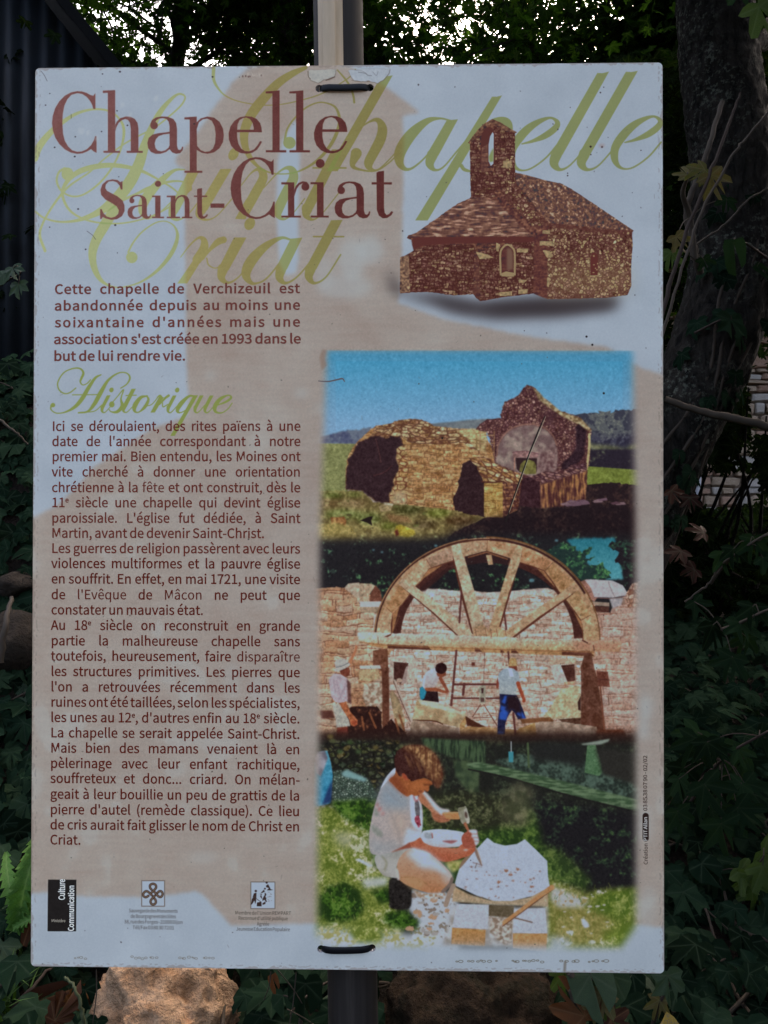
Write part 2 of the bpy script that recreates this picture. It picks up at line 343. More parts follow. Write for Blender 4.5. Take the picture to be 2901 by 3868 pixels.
LA1 = [(1040, 520), (1055, 485), (1090, 462), (1140, 452), (1195, 455), (1245, 475), (1270, 510), (1278, 560), (1278, 715), (1288, 748), (1305, 753), (1318, 742), (1324, 722), (1335, 725), (1329, 755), (1307, 780), (1270, 786), (1235, 773), (1212, 745), (1180, 770), (1130, 786), (1085, 786), (1045, 769), (1020, 735), (1013, 690), (1025, 645), (1060, 615), (1110, 603), (1160, 597), (1212, 590), (1212, 540), (1205, 500), (1185, 475), (1150, 466), (1115, 472), (1092, 488), (1080, 508)]
LA2 = [(1212, 606), (1160, 612), (1115, 627), (1088, 657), (1078, 695), (1085, 735), (1105, 758), (1140, 765), (1175, 755), (1203, 732), (1212, 710)]
LE1 = [(465, 597), (462, 560), (450, 520), (420, 485), (380, 467), (330, 463), (280, 473), (235, 503), (203, 548), (187, 605), (190, 660), (208, 710), (245, 750), (290, 772), (340, 777), (385, 768), (425, 742), (450, 705), (466, 676), (449, 671), (430, 705), (400, 740), (360, 757), (322, 754), (291, 733), (268, 693), (258, 640), (257, 597)]
LE2 = [(258, 576), (262, 530), (278, 495), (305, 479), (335, 474), (365, 487), (388, 520), (397, 560), (397, 576)]
LT1 = [(1458, 1105), (1470, 1098), (1502, 1094), (1502, 1305), (1506, 1336), (1517, 1349), (1531, 1344), (1545, 1327), (1556, 1331), (1545, 1350), (1520, 1366), (1495, 1368), (1472, 1352), (1460, 1320)]
LT2 = [(1430, 1160), (1548, 1160), (1548, 1173), (1430, 1173)]
def rect(a, b, c, d): return [(a, b), (c, b), (c, d), (a, d)]
def arch(x0, x1, y0, y1, **k):
    A = [(725, 530), (740, 500), (770, 470), (820, 453), (860, 455), (900, 475), (925, 510), (933, 560), (933, 765), (865, 765), (865, 560), (858, 510), (840, 483), (815, 475), (785, 485), (755, 510), (735, 550), (725, 590)]
    G(V_T1, A, box=(725, 453, 933, 765), to=(x0, y0, x1, y1), **k)
BC, BA, BE, BT = (160, 227, 558, 788), (1013, 452, 1335, 786), (187, 463, 466, 777), (1430, 1094, 1556, 1368)
G(V_T1, LC)
G(V_T1, rect(660, 235, 725, 772)); G(V_T1, [(615, 222), (725, 217), (725, 245), (665, 248), (655, 240), (615, 243)]); G(V_T1, rect(620, 761, 768, 778)); G(V_T1, rect(828, 761, 972, 778)); arch(725, 933, 453, 765)
G(V_T1, LA1, LA2); G(V_T1, ell(1073, 533, 34))
G(V_T1, rect(1393, 465, 1455, 945)); G(V_T1, [(1345, 460), (1455, 453), (1455, 480), (1345, 478)]); G(V_T1, rect(1345, 938, 1505, 956))
G(V_T1, [(1455, 505), (1490, 470), (1550, 453), (1610, 462), (1660, 500), (1690, 560), (1698, 620), (1690, 680), (1660, 735), (1610, 773), (1550, 786), (1500, 777), (1450, 748), (1450, 500)], [(1455, 565), (1475, 503), (1510, 477), (1550, 471), (1590, 490), (1615, 540), (1625, 610), (1620, 690), (1600, 740), (1570, 764), (1530, 769), (1490, 753), (1458, 715)])
for dx, dy in ((0, 0), (713, -4)): G(V_T2, np.array(LE1)+(dx, dy), np.array(LE2)+(dx, dy))
for dx in (0, 198): G(V_T2, rect(553+dx, 262, 613+dx, 758)); G(V_T2, [(497+dx, 256), (613+dx, 247), (613+dx, 275), (555+dx, 272), (497+dx, 272)]); G(V_T2, rect(498+dx, 747, 668+dx, 765))
G(V_T1, [(790, 1030), (772, 1042), (745, 1022), (700, 1016), (650, 1027), (610, 1062), (593, 1110), (600, 1155), (635, 1195), (690, 1225), (738, 1257), (758, 1292), (752, 1325), (725, 1350), (690, 1360), (650, 1350), (620, 1320), (603, 1282), (590, 1282), (590, 1371), (603, 1369), (614, 1352), (640, 1366), (690, 1378), (740, 1372), (785, 1345), (808, 1300), (808, 1250), (790, 1205), (745, 1168), (690, 1140), (650, 1118), (636, 1093), (640, 1062), (665, 1036), (705, 1030), (740, 1042), (765, 1072), (775, 1106), (790, 1106)])
TA = (835, 1155, 1045, 1370)
def abox(V, to):
    G(V_T1, LA1, LA2, box=BA, to=to, Vt=V); r = 34*(to[2]-to[0])/322
    G(V, ell(to[0]+(1073-1013)/322*(to[2]-to[0]), to[1]+(533-452)/334*(to[3]-to[1]), r))
abox(V_T1, TA)
G(V_T1, rect(1083, 1163, 1130, 1358)); G(V_T1, rect(1055, 1161, 1130, 1174)); G(V_T1, rect(1055, 1350, 1162, 1363)); G(V_T1, ell(1108, 1055, 27))
G(V_T1, rect(1222, 1165, 1264, 1358)); G(V_T1, rect(1187, 1161, 1264, 1175)); G(V_T1, rect(1187, 1350, 1305, 1363)); arch(1262, 1390, 1155, 1355); G(V_T1, rect(1322, 1350, 1415, 1363))
G(V_T1, LT1); G(V_T1, LT2)
G(V_T2, rect(35, 1193, 151, 1229))
G(V_T1, LC, box=BC, to=(203, 805, 572, 1323), Vt=V_T2)
G(V_T2, rect(683, 1020, 735, 1302)); G(V_T2, rect(627, 1015, 735, 1033)); G(V_T2, rect(627, 1294, 790, 1309)); G(V_T2, ell(828, 1052, 33)); G(V_T2, [(735, 1075), (748, 1045), (772, 1020), (805, 1006), (840, 1012), (858, 1035), (830, 1032), (802, 1024), (778, 1037), (755, 1070), (742, 1110), (735, 1140)])
G(V_T2, rect(925, 1015, 980, 1300)); G(V_T2, rect(872, 1014, 980, 1031)); G(V_T2, rect(872, 1293, 1023, 1309)); G(V_T2, ell(952, 857, 37))
abox(V_T2, (1072, 1007, 1370, 1316))
G(V_T1, LT1, box=BT, to=(1382, 918, 1562, 1315), Vt=V_T2); G(V_T1, LT2, box=BT, to=(1382, 918, 1562, 1315), Vt=V_T2)
_tc = C3((116, 72, 68))*(1-sstep(XX/CW, .02, .65)[..., None]) + C3((80, 32, 27))*sstep(XX/CW, .02, .65)[..., None]
_halo = np.clip(blur(tm, 1) - tm, 0, 1)[..., None]
canvas[:] = canvas*(1-.5*_halo) + C3((170, 130, 100))*.5*_halo
canvas[:] = canvas*(1-.96*tm[..., None]) + (_tc + (2*N2+2*N12)[..., None])*.96*tm[..., None]
del _tc, _halo

# Historique
w = Word()
w.s(V_HI, (290, 205, 9), (245, 240, 10), (200, 250, 10), (155, 220, 11), (145, 160, 11), (190, 85, 10), (260, 50, 10), (320, 48, 13), (350, 82, 18), (335, 125, 19), (325, 155, 13), (345, 180, 9), (380, 168, 9), (408, 138, 9))
w.s(V_HI, (492, 98, 9), (445, 125, 20), (390, 205, 30), (340, 290, 34), (280, 358, 26), (200, 400, 12), (130, 406, 9), (90, 378, 10), (92, 345, 16)); w.b(V_HI, 107, 344, 18)
w.s(V_HI, (650, 206, 9), (700, 172, 11), (724, 122, 15), (695, 84, 10), (630, 85, 11), (550, 142, 20), (490, 240, 34), (440, 330, 32), (385, 393, 16), (310, 404, 12)); w.s(V_HI, (350, 400, 8), (440, 390, 8), (500, 340, 7))
w.s(V_HI, (262, 260, 8), (460, 258, 8))
def vi(x, top=265, s=30, h=100, hook=True):
    w.p(V_HI, (x, top), (x+s, top), (x+s-52, top+h), (x-52, top+h))
    if hook: w.s(V_HI, (x-38, top+h-6, 29), (x-40, top+h+26, 18), (x-15, top+h+34, 8), (x+40, top+h-25, 7))
w.b(V_HI, 577, 222, 17, 20, .5); vi(540)
w.s(V_HI, (560, 345, 8), (610, 290, 8), (672, 218, 10), (652, 290, 12), (662, 350, 30), (622, 395, 24), (575, 396, 10), (556, 378, 8)); w.b(V_HI, 580, 338, 22, 24)
w.p(V_HI, (738, 213), (773, 211), (697, 362), (660, 362)); w.s(V_HI, (679, 355, 32), (672, 390, 18), (700, 398, 8), (750, 350, 7)); w.s(V_HI, (692, 265, 8), (775, 262, 8))
w.s(V_HI, (862, 268, 12), (810, 282, 26), (764, 345, 38), (762, 390, 20), (795, 398, 10), (845, 355, 26), (872, 300, 20), (860, 268, 12)); w.s(V_HI, (840, 352, 8), (900, 335, 7), (955, 270, 8))
w.p(V_HI, (962, 272), (998, 280), (925, 403), (890, 403)); w.s(V_HI, (945, 278, 9), (965, 266, 16), (978, 285, 26)); w.s(V_HI, (962, 338, 8), (1005, 288, 18), (1035, 265, 20)); w.s(V_HI, (985, 320, 8), (990, 355, 9), (1030, 335, 8))
w.b(V_HI, 1105, 222, 17, 20, .5); vi(1070)
w.s(V_HI, (1240, 268, 12), (1195, 272, 20), (1130, 335, 36), (1105, 385, 26), (1128, 402, 10), (1180, 372, 8), (1245, 280, 8)); w.p(V_HI, (1237, 264), (1272, 264), (1085, 590), (1050, 590))
vi(1287, hook=True); vi(1367)
w.s(V_HI, (1425, 342, 8), (1500, 312, 18), (1537, 280, 17), (1512, 262, 11), (1450, 292, 28), (1408, 350, 34), (1412, 393, 20), (1460, 403, 10), (1510, 372, 8), (1545, 325, 8))
canvas[:] = canvas*(1-.93*w.m[..., None]) + C3((126, 138, 66))*.93*w.m[..., None]

# ================================================================ sepia chapel with its soft printed shadow
fill(V_A, [(-60, 1030), (30, 1190), (300, 1230), (540, 1275), (760, 1250), (1000, 1240), (1450, 1235), (1480, 1250), (1400, 1300), (1100, 1330), (700, 1345), (450, 1320), (150, 1250), (-40, 1190)], (58, 50, 52), feather=11, alpha=1.)
fill(V_A, [(150, 1190), (540, 1270), (1000, 1235), (1440, 1215), (1440, 1290), (1050, 1350), (650, 1365), (350, 1320)], (50, 42, 44), feather=12, alpha=.75)
D1, D2, D3, D4 = (72, 32, 26), (92, 54, 42), (114, 82, 64), (150, 128, 92)
def sep(base, amp=22, n=None):
    n = NH if n is None else n
    return lambda sl: np.clip(C3(base) + (amp*(.6*n[sl]+.5*N5[sl]+.4*N2[sl]))[..., None]*C3((1., .9, .62)), 40, 190)
sep_st = courses(6.5, 10, [D2, D3, D2, (112, 78, 62), (95, 56, 46), (140, 112, 84)], D1, mw=1.0, warp=1., relief=8, grit=12)
sep_rub = rubble(7, [D2, D3, (112, 76, 60), D4, (140, 112, 84), D2], (84, 44, 37), jw=.35, grit=13)
fill(V_A, [(65, 835), (75, 820), (130, 800), (250, 725), (370, 630), (400, 610), (480, 575), (490, 565), (485, 470), (482, 215), (470, 208), (500, 165), (545, 110), (585, 75), (630, 52), (680, 70), (740, 110), (795, 138), (778, 145), (780, 405), (850, 418), (960, 450), (1090, 478), (1180, 530), (1300, 610), (1420, 690), (1560, 785), (1548, 800), (1556, 880), (1545, 1000), (1545, 1150), (1520, 1210), (1380, 1228), (1010, 1238), (960, 1225), (900, 1200), (700, 1225), (550, 1252), (520, 1230), (500, 1205), (380, 1215), (200, 1190), (20, 1200), (18, 1150), (30, 960), (70, 945), (110, 915), (95, 850)], sep(D2), rough=.5)
fill(V_A, [(200, 880), (500, 880), (520, 900), (500, 1205), (380, 1212), (200, 1190)], sep_st)
fill(V_A, [(20, 965), (80, 945), (85, 1190), (20, 1198)], sep((122, 92, 72), 20, N5)); fill(V_A, [(80, 945), (115, 915), (210, 880), (205, 1188), (85, 1190)], sep_st)
fill(V_A, [(540, 930), (700, 880), (910, 830), (900, 1200), (700, 1225), (550, 1252)], sep_st)
fill(V_A, [(510, 920), (540, 960), (550, 1250), (505, 1205)], sep((92, 54, 44), 12))
fill(V_A, [(520, 925), (600, 945), (640, 965), (545, 975)], sep(D4, 14)); fill(V_A, [(545, 975), (640, 968), (655, 1230), (552, 1250)], sep_st)
fill(V_A, [(95, 850), (130, 830), (910, 825), (905, 860), (700, 868), (400, 872), (180, 885), (110, 915)], (88, 42, 36), feather=1.2)
fill(V_A, [(65, 835), (130, 800), (370, 630), (490, 575), (600, 570), (680, 600), (740, 660), (850, 780), (910, 825), (500, 822), (130, 830)], lambda sl: np.clip(C3((112, 76, 62)) + (20*NH[sl]+14*N5[sl]*.6)[..., None]*C3((1, .9, .7)) + (26*(NH[sl] > 1.1))[..., None], 50, 170), rough=.4)
fill(V_A, [(640, 570), (700, 545), (760, 640), (900, 740), (1000, 740), (960, 830), (910, 830), (800, 740), (700, 640)], sep((96, 56, 46), 16, N5), feather=.6)
fill(V_A, [(700, 470), (790, 480), (900, 640), (1000, 740), (900, 760), (790, 640), (700, 560)], sep_rub, feather=.8)
fill(V_A, [(785, 408), (850, 418), (960, 450), (1090, 478), (1180, 530), (1300, 610), (1420, 690), (1560, 785), (1400, 775), (1000, 735), (920, 640), (850, 540), (785, 470)], lambda sl: np.clip(C3((106, 72, 56)) + (17*N5[sl]+12*N2[sl])[..., None]*C3((1, .9, .7)) + (30*(N5[sl]+.5*N2[sl] > 1.5))[..., None], 55, 165))
fill(V_A, [(1000, 738), (1400, 778), (1550, 790), (1556, 880), (1545, 1000), (1545, 1150), (1520, 1210), (1380, 1228), (990, 1238), (990, 900)], sep_rub)
fill(V_A, [(1000, 738), (1400, 778), (1550, 790), (1552, 812), (1390, 800), (1000, 765)], (88, 46, 38), feather=2, alpha=.8)
fill(V_A, [(990, 1010), (1540, 1010), (1540, 1190), (1500, 1200), (990, 1220)], (168, 150, 108), feather=16, alpha=.28)
fill(V_A, [(905, 840), (992, 745), (992, 1236), (960, 1225), (900, 1200)], sep((92, 50, 42), 12), feather=1)
for q in ([(960, 785), (1010, 785), (1010, 808), (960, 805)], [(940, 855), (1040, 855), (1040, 885), (940, 885)], [(960, 915), (1010, 920), (1030, 960), (990, 965)], [(990, 1095), (1010, 1100), (1000, 1160), (990, 1150)], [(790, 905), (865, 905), (865, 930), (790, 930)], [(655, 865), (680, 880), (670, 925), (655, 920)], [(800, 1110), (860, 1110), (840, 1130), (805, 1130)], [(670, 1195), (760, 1185), (760, 1215), (680, 1220)], [(800, 1175), (865, 1170), (860, 1200), (800, 1205)]):
    fill(V_A, q, sep(D4, 10, N5), rough=.5)
fill(V_A, [(482, 215), (545, 165), (550, 390), (640, 400), (650, 560), (490, 572)], sep_st)
fill(V_A, [(640, 90), (720, 130), (720, 500), (640, 520)], sep_st)
fill(V_A, [(720, 135), (780, 145), (778, 470), (720, 500)], courses(6, 7, [D3, D2, D4, D3], D1, mw=1., warp=.8, relief=6, grit=12))
fill(V_A, [(700, 325), (755, 325), (755, 370), (700, 370)], sep(D4, 12, N5), feather=.6)
fill(V_A, [(470, 208), (500, 165), (545, 110), (585, 75), (630, 52), (680, 70), (740, 110), (795, 138), (720, 128), (660, 92), (625, 80), (580, 100), (540, 150), (485, 212)], sep((110, 76, 58), 16, N5))
fill(V_A, [(552, 380), (552, 240), (560, 150), (590, 105), (625, 105), (645, 150), (648, 350), (625, 362), (610, 345), (600, 390)], (84, 42, 35))
fill(V_A, [(560, 240), (600, 215), (605, 390), (555, 400)], sep((104, 66, 54), 14))
fill(V_A, [(605, 330), (605, 220), (615, 165), (632, 135), (640, 150), (637, 345), (620, 360)], lambda sl: C3(PAPER)+0*N2[sl][..., None])
fill(V_A, [(605, 300), (622, 265), (637, 240), (637, 330), (612, 335)], (130, 140, 88), feather=.5)
line(V_A, [(684, 1075), (680, 950), (692, 905), (725, 878), (762, 900), (776, 940), (776, 1075)], D4, w=13)
fill(V_A, [(690, 1070), (690, 940), (700, 905), (727, 888), (755, 905), (768, 940), (768, 1070)], sep((86, 44, 38), 7)); fill(V_A, [(725, 900), (755, 905), (765, 940), (765, 1040), (725, 1050)], (112, 82, 66), feather=2)
fill(V_A, [(685, 1070), (720, 1055), (775, 1065), (772, 1090), (690, 1088)], D4)
fill(V_A, [(1278, 1080), (1278, 960), (1288, 938), (1302, 930), (1318, 940), (1326, 965), (1324, 1080)], (92, 42, 36)); line(V_A, [(1275, 1085), (1326, 1082)], D4, w=8)
for i in range(150):
    x, y = _rng.uniform(1000, 1540), _rng.uniform(800, 1215); disc(V_A, x, y, _rng.uniform(3, 8), (165, 146, 104), _rng.uniform(3, 7), .8)
for i in range(60):
    x, y = _rng.uniform(510, 900), _rng.uniform(590, 1180)
    disc(V_A, x, y, _rng.uniform(3, 7), (150, 126, 92), _rng.uniform(2, 4), .6)
# ================================================================ the three printed photographs, faded into each other
base = canvas.copy()
def fol(dark, mid, light, t1=.35, t2=1.1):
    return lambda sl: mix(mix(dark, mid, sstep(F_LEAF[sl], t1-.3, t1+.3)), light, sstep(F_LEAF[sl]+.35*N2[sl], t2-.25, t2+.25))
# ---- ruin under a blue sky
fill(V_R3, rect(20, 90, 1640, 560), grad(V_R3, 110, (70, 140, 174), 440, (122, 158, 188), 1.6))
fill(V_R3, rect(145, 140, 1478, 560), grad(V_R3, 110, (64, 144, 180), 440, (120, 160, 192), 1.6), feather=1)
for i in range(50):
    x = _rng.uniform(150, 1470); disc(V_R3, x, _rng.uniform(200, 460), 2.2, (85, 110, 140), alpha=.5)
fill(V_R3, [(70, 492), (180, 465), (250, 458), (310, 448), (330, 530), (70, 525)], mottled((72, 76, 104), (100, 108, 122)), feather=1, rough=1)
fill(V_R3, [(570, 432), (640, 425), (700, 420), (760, 412), (840, 408), (920, 410), (920, 480), (570, 470)], mottled((98, 106, 112), (116, 122, 124)), feather=1)
fill(V_R3, [(1230, 392), (1290, 380), (1340, 380), (1400, 374), (1470, 368), (1560, 362), (1600, 365), (1600, 700), (1300, 700)], fol((56, 56, 68), (86, 88, 90), (106, 108, 100), .2, 1.3), rough=2)
fill(V_R3, [(1310, 470), (1420, 490), (1560, 470), (1600, 540), (1310, 530)], fol((44, 40, 56), (60, 58, 74), (84, 84, 90), .3, 1.3), feather=6)
fill(V_R3, [(1310, 520), (1400, 530), (1480, 545), (1560, 520), (1600, 530), (1600, 560), (1310, 548)], mottled((96, 98, 66), (120, 118, 84)), feather=3, rough=2)
fill(V_R3, [(1315, 550), (1600, 545), (1600, 650), (1320, 632)], fol((38, 30, 40), (52, 46, 48), (80, 84, 66), .5, 1.5), feather=2)
fill(V_R3, [(20, 522), (240, 524), (230, 640), (195, 760), (20, 760)], grain((122, 124, 78), 3))
fill(V_R3, [(1300, 626), (1400, 633), (1640, 650), (1640, 740), (1300, 720)], grain((112, 122, 52), 3))
fill(V_R3, [(1290, 722), (1310, 712), (1400, 704), (1460, 704), (1540, 716), (1640, 720), (1640, 1010), (500, 1010), (600, 860), (830, 820), (1000, 800)], fol((36, 22, 24), (52, 34, 32), (70, 52, 42), .4, 1.5), rough=1)
fill(V_R3, [(20, 745), (190, 742), (270, 745), (320, 795), (470, 805), (600, 815), (700, 830), (800, 850), (850, 862), (700, 930), (620, 1010), (20, 1010)], mottled((104, 88, 50), (146, 132, 82), bias=-.1), rough=1)
for x, y, r1, r2, c in [(130, 765, 50, 18, (92, 104, 46)), (230, 760, 40, 12, (100, 112, 52)), (180, 850, 90, 26, (104, 112, 58)), (480, 830, 70, 22, (72, 72, 36)), (620, 845, 60, 20, (108, 116, 46)), (300, 870, 60, 30, (100, 108, 56)), (390, 905, 40, 20, (110, 118, 50)), (120, 800, 60, 20, (128, 104, 70)), (230, 800, 60, 22, (120, 98, 66)), (560, 900, 60, 22, (74, 58, 34)), (720, 880, 70, 22, (84, 60, 36))]:
    disc(V_R3, x, y, r1, mottled(np.array(c)-28, np.array(c)+18), r2, .85, feather=5)
for i in range(40):
    x, y = _rng.uniform(90, 560), _rng.uniform(790, 930); disc(V_R3, x, y, _rng.uniform(3, 14), _rng.choice([(60, 48, 28), (150, 140, 90), (84, 92, 44)]), _rng.uniform(2, 7), .6)
och = courses(8.4, 20, [(178, 138, 90), (164, 122, 78), (186, 150, 104), (172, 132, 88), (156, 112, 70)], (122, 82, 52), mw=.9, warp=.9, slope=-.02, relief=9, grit=8)
slabs = rubble(9.5, [(174, 144, 102), (146, 110, 74), (184, 160, 120), (126, 88, 58), (164, 134, 94)], (92, 56, 40), jw=.4, ax=1.9, ay=.75, grit=10)
fill(V_R3, [(190, 735), (192, 640), (205, 570), (250, 510), (310, 455), (345, 438), (400, 432), (440, 415), (480, 409), (545, 412), (575, 425), (600, 440), (700, 452), (842, 460), (848, 500), (880, 560), (890, 620), (1000, 660), (1010, 700), (990, 830), (920, 866), (830, 862), (700, 832), (470, 806), (395, 800), (330, 792), (270, 742)], och, rough=.7)
fill(V_R3, [(300, 497), (330, 455), (350, 438), (400, 430), (440, 415), (480, 409), (545, 412), (575, 425), (600, 442), (720, 455), (840, 470), (850, 510), (800, 565), (740, 520), (620, 528), (500, 522), (450, 492), (380, 492)], slabs, rough=.8)
for i in range(26):
    x, y = _rng.uniform(320, 620), _rng.uniform(430, 500); line(V_R3, [(x, y), (x+_rng.uniform(-30, 30), y+_rng.uniform(6, 24))], _rng.choice([(96, 60, 46), (170, 148, 116), (120, 90, 70)]), w=2.5)
fill(V_R3, [(700, 462), (780, 452), (845, 460), (842, 560), (800, 552), (760, 500)], courses(16, 26, [(178, 156, 112), (168, 144, 100)], (142, 112, 72), warp=.4, grit=6), feather=.6)
fill(V_R3, [(190, 735), (196, 640), (208, 590), (250, 520), (305, 492), (350, 488), (380, 500), (400, 488), (445, 490), (460, 530), (430, 545), (428, 590), (440, 640), (414, 690), (416, 720), (395, 760), (396, 800), (330, 792), (270, 742)], grain((48, 28, 31), 3), rough=1.2, feather=.5)
line(V_R3, [(330, 500), (345, 560), (355, 610)], (92, 56, 52), w=3); line(V_R3, [(320, 672), (370, 655), (405, 625)], (84, 46, 44), w=3)
fill(V_R3, [(428, 545), (455, 535), (478, 545), (478, 800), (396, 802), (398, 760), (418, 715), (416, 690), (442, 640), (430, 590)], rubble(11, [(168, 138, 92), (152, 116, 70), (176, 150, 104)], (104, 56, 36), jw=.3, ax=1.3, ay=.9, grit=8), rough=.8)
fill(V_R3, [(420, 745), (470, 740), (474, 800), (400, 802)], (178, 160, 126), feather=3, alpha=.75)
fill(V_R3, [(698, 832), (688, 780), (712, 735), (718, 690), (735, 618), (772, 596), (800, 628), (815, 665), (838, 705), (838, 862), (760, 850)], grain((46, 26, 28), 3), rough=.9, feather=.4)
# gable wall
rub1 = rubble(6, [(120, 84, 74), (98, 62, 58), (140, 106, 92), (110, 72, 66), (86, 50, 50)], (68, 36, 38), jw=.4, grit=11, seed=4.)
fill(V_R3, [(795, 456), (815, 430), (850, 408), (880, 408), (912, 402), (918, 350), (930, 330), (975, 310), (1000, 290), (1015, 265), (1035, 249), (1055, 256), (1075, 266), (1092, 290), (1110, 310), (1140, 330), (1185, 372), (1240, 385), (1280, 402), (1336, 462), (1328, 480), (1326, 600), (1316, 640), (1304, 790), (1200, 812), (1100, 822), (1000, 760), (880, 640), (876, 560), (850, 470)], rub1, rough=.8)
fill(V_R3, [(1060, 258), (1092, 285), (1112, 310), (1142, 332), (1190, 372), (1285, 405), (1336, 462), (1325, 466), (1255, 425), (1190, 392), (1130, 350), (1090, 320)], mottled((120, 94, 62), (174, 156, 120), N5), feather=.6)
fill(V_R3, [(1110, 380), (1150, 370), (1165, 420), (1130, 440)], (70, 40, 44), feather=5, alpha=.8)
fill(V_R3, [(888, 612), (892, 550), (915, 490), (960, 452), (1010, 437), (1065, 434), (1120, 455), (1160, 500), (1175, 560), (1172, 640), (1120, 690), (1000, 660)], mottled((112, 88, 86), (142, 124, 114), N12+.6*N40), feather=.8)
fill(V_R3, [(1080, 560), (1170, 540), (1175, 650), (1090, 670)], mottled((96, 60, 62), (134, 106, 100), N5), feather=6, alpha=.7)
line(V_R3, [(892, 580), (902, 520), (935, 470), (985, 440), (1050, 430), (1110, 445), (1150, 480), (1172, 530)], (136, 96, 82), w=7, alpha=.8)
line(V_R3, [(905, 520), (940, 474), (990, 446), (1050, 437), (1108, 452)], (92, 56, 52), w=2, alpha=.7)
fill(V_R3, [(965, 560), (1030, 556), (1090, 566), (1085, 588), (970, 588)], grain((134, 100, 96), 6), rough=.4); line(V_R3, [(965, 562), (1030, 556), (1088, 570)], (92, 56, 60), w=3)
fill(V_R3, [(980, 588), (1080, 590), (1078, 655), (1000, 655), (985, 640)], (48, 28, 30)); line(V_R3, [(975, 590), (974, 640)], (160, 116, 100), w=6)
fill(V_R3, [(998, 650), (1002, 620), (1018, 602), (1045, 597), (1068, 606), (1076, 625), (1076, 662), (1030, 665)], mottled((88, 80, 42), (112, 106, 56)))
fill(V_R3, [(1258, 440), (1275, 432), (1312, 462), (1300, 560), (1285, 600), (1240, 640), (1190, 645), (1200, 610), (1235, 580), (1262, 540)], grain((46, 26, 32), 5), rough=1, feather=.5)
line(V_R3, [(1322, 478), (1321, 540), (1314, 600), (1308, 640)], (186, 160, 112), w=11)
fill(V_R3, [(1010, 680), (1060, 670), (1120, 650), (1200, 660), (1240, 620), (1312, 610), (1312, 680), (1200, 720), (1100, 715), (1030, 705)], rubble(8, [(120, 84, 80), (142, 104, 92), (96, 62, 66)], (62, 34, 38), jw=.4, ax=2., ay=.7, rot=.25, grit=9), rough=.6)
fill(V_R3, [(1095, 715), (1200, 680), (1312, 650), (1304, 785), (1200, 812), (1100, 822)], lambda sl: mix((74, 38, 36), (160, 112, 70), np.clip(.42+.5*NV[sl]+.2*N12[sl], 0, 1)), feather=.6, rough=.5)
# buttress in front
fill(V_R3, [(765, 592), (800, 584), (840, 580), (870, 600), (900, 622), (960, 650), (1005, 662), (1012, 690), (985, 715), (960, 722), (900, 700), (838, 702), (812, 660), (800, 630)], rubble(9, [(172, 146, 100), (150, 114, 70), (182, 160, 118), (140, 100, 60)], (92, 52, 38), jw=.36, ax=1.9, ay=.75, rot=.45, grit=9), rough=.7)
fill(V_R3, [(920, 700), (985, 712), (1010, 695), (992, 828), (960, 840), (920, 866)], courses(8, 14, [(140, 96, 66), (112, 70, 52), (96, 58, 46)], (70, 36, 34), warp=.9, grit=9))
fill(V_R3, [(834, 705), (920, 704), (921, 866), (834, 860)], courses(11, 21, [(172, 138, 80), (164, 128, 70), (180, 150, 92)], (134, 94, 48), mw=.8, warp=.5, relief=8, grit=7))
line(V_R3, [(822, 698), (870, 702), (925, 696)], (70, 36, 28), w=6)
fill(V_R3, [(1008, 692), (1040, 676), (1092, 700), (1097, 822), (996, 812)], grain((54, 28, 32), 4), rough=.5); line(V_R3, [(1095, 705), (1098, 820)], (110, 72, 58), w=5)
fill(V_R3, [(880, 870), (1300, 800), (1540, 810), (1640, 1010), (620, 1010), (700, 920)], fol((30, 18, 20), (42, 26, 26), (56, 40, 34), .4, 1.6), feather=9)
for i in range(16):
    x, y = _rng.uniform(1180, 1440), _rng.uniform(780, 808); fill(V_R3, [(x, y), (x+_rng.uniform(20, 50), y-8), (x+_rng.uniform(40, 60), y+4), (x+10, y+8)], _rng.choice([(104, 78, 88), (84, 56, 64), (122, 96, 100)]))
for y in (485, 522, 590): line(V_R3, [(800, y), (880, y-3)], (168, 132, 96), w=4)
for x in (815, 880): line(V_R3, [(x, 465), (x-1, 610)], (150, 112, 80), w=4)
fill(V_R3, [(120, 866), (185, 862), (195, 880), (190, 915), (130, 920)], mottled((120, 72, 38), (168, 128, 78)), rough=.5); fill(V_R3, [(60, 900), (150, 890), (220, 910), (250, 960), (60, 975)], mottled((140, 122, 66), (168, 150, 92)), feather=2)
fill(V_R3, [(415, 945), (425, 905), (445, 898), (510, 925), (515, 945), (480, 960)], grain((170, 150, 56), 6), feather=1); fill(V_R3, [(418, 930), (432, 918), (440, 945), (425, 955)], (92, 36, 26), feather=.6)
fill(V_R3, [(345, 815), (375, 797), (412, 803), (400, 835), (355, 840)], grain((150, 130, 92), 5)); fill(V_R3, [(375, 797), (412, 803), (410, 812), (368, 806)], (184, 176, 150))
fill(V_R3, [(258, 880), (300, 862), (318, 860), (310, 880), (315, 905), (290, 890)], (34, 22, 18)); fill(V_R3, [(380, 850), (480, 862), (500, 890), (400, 885)], grain((140, 108, 70), 6), feather=2)
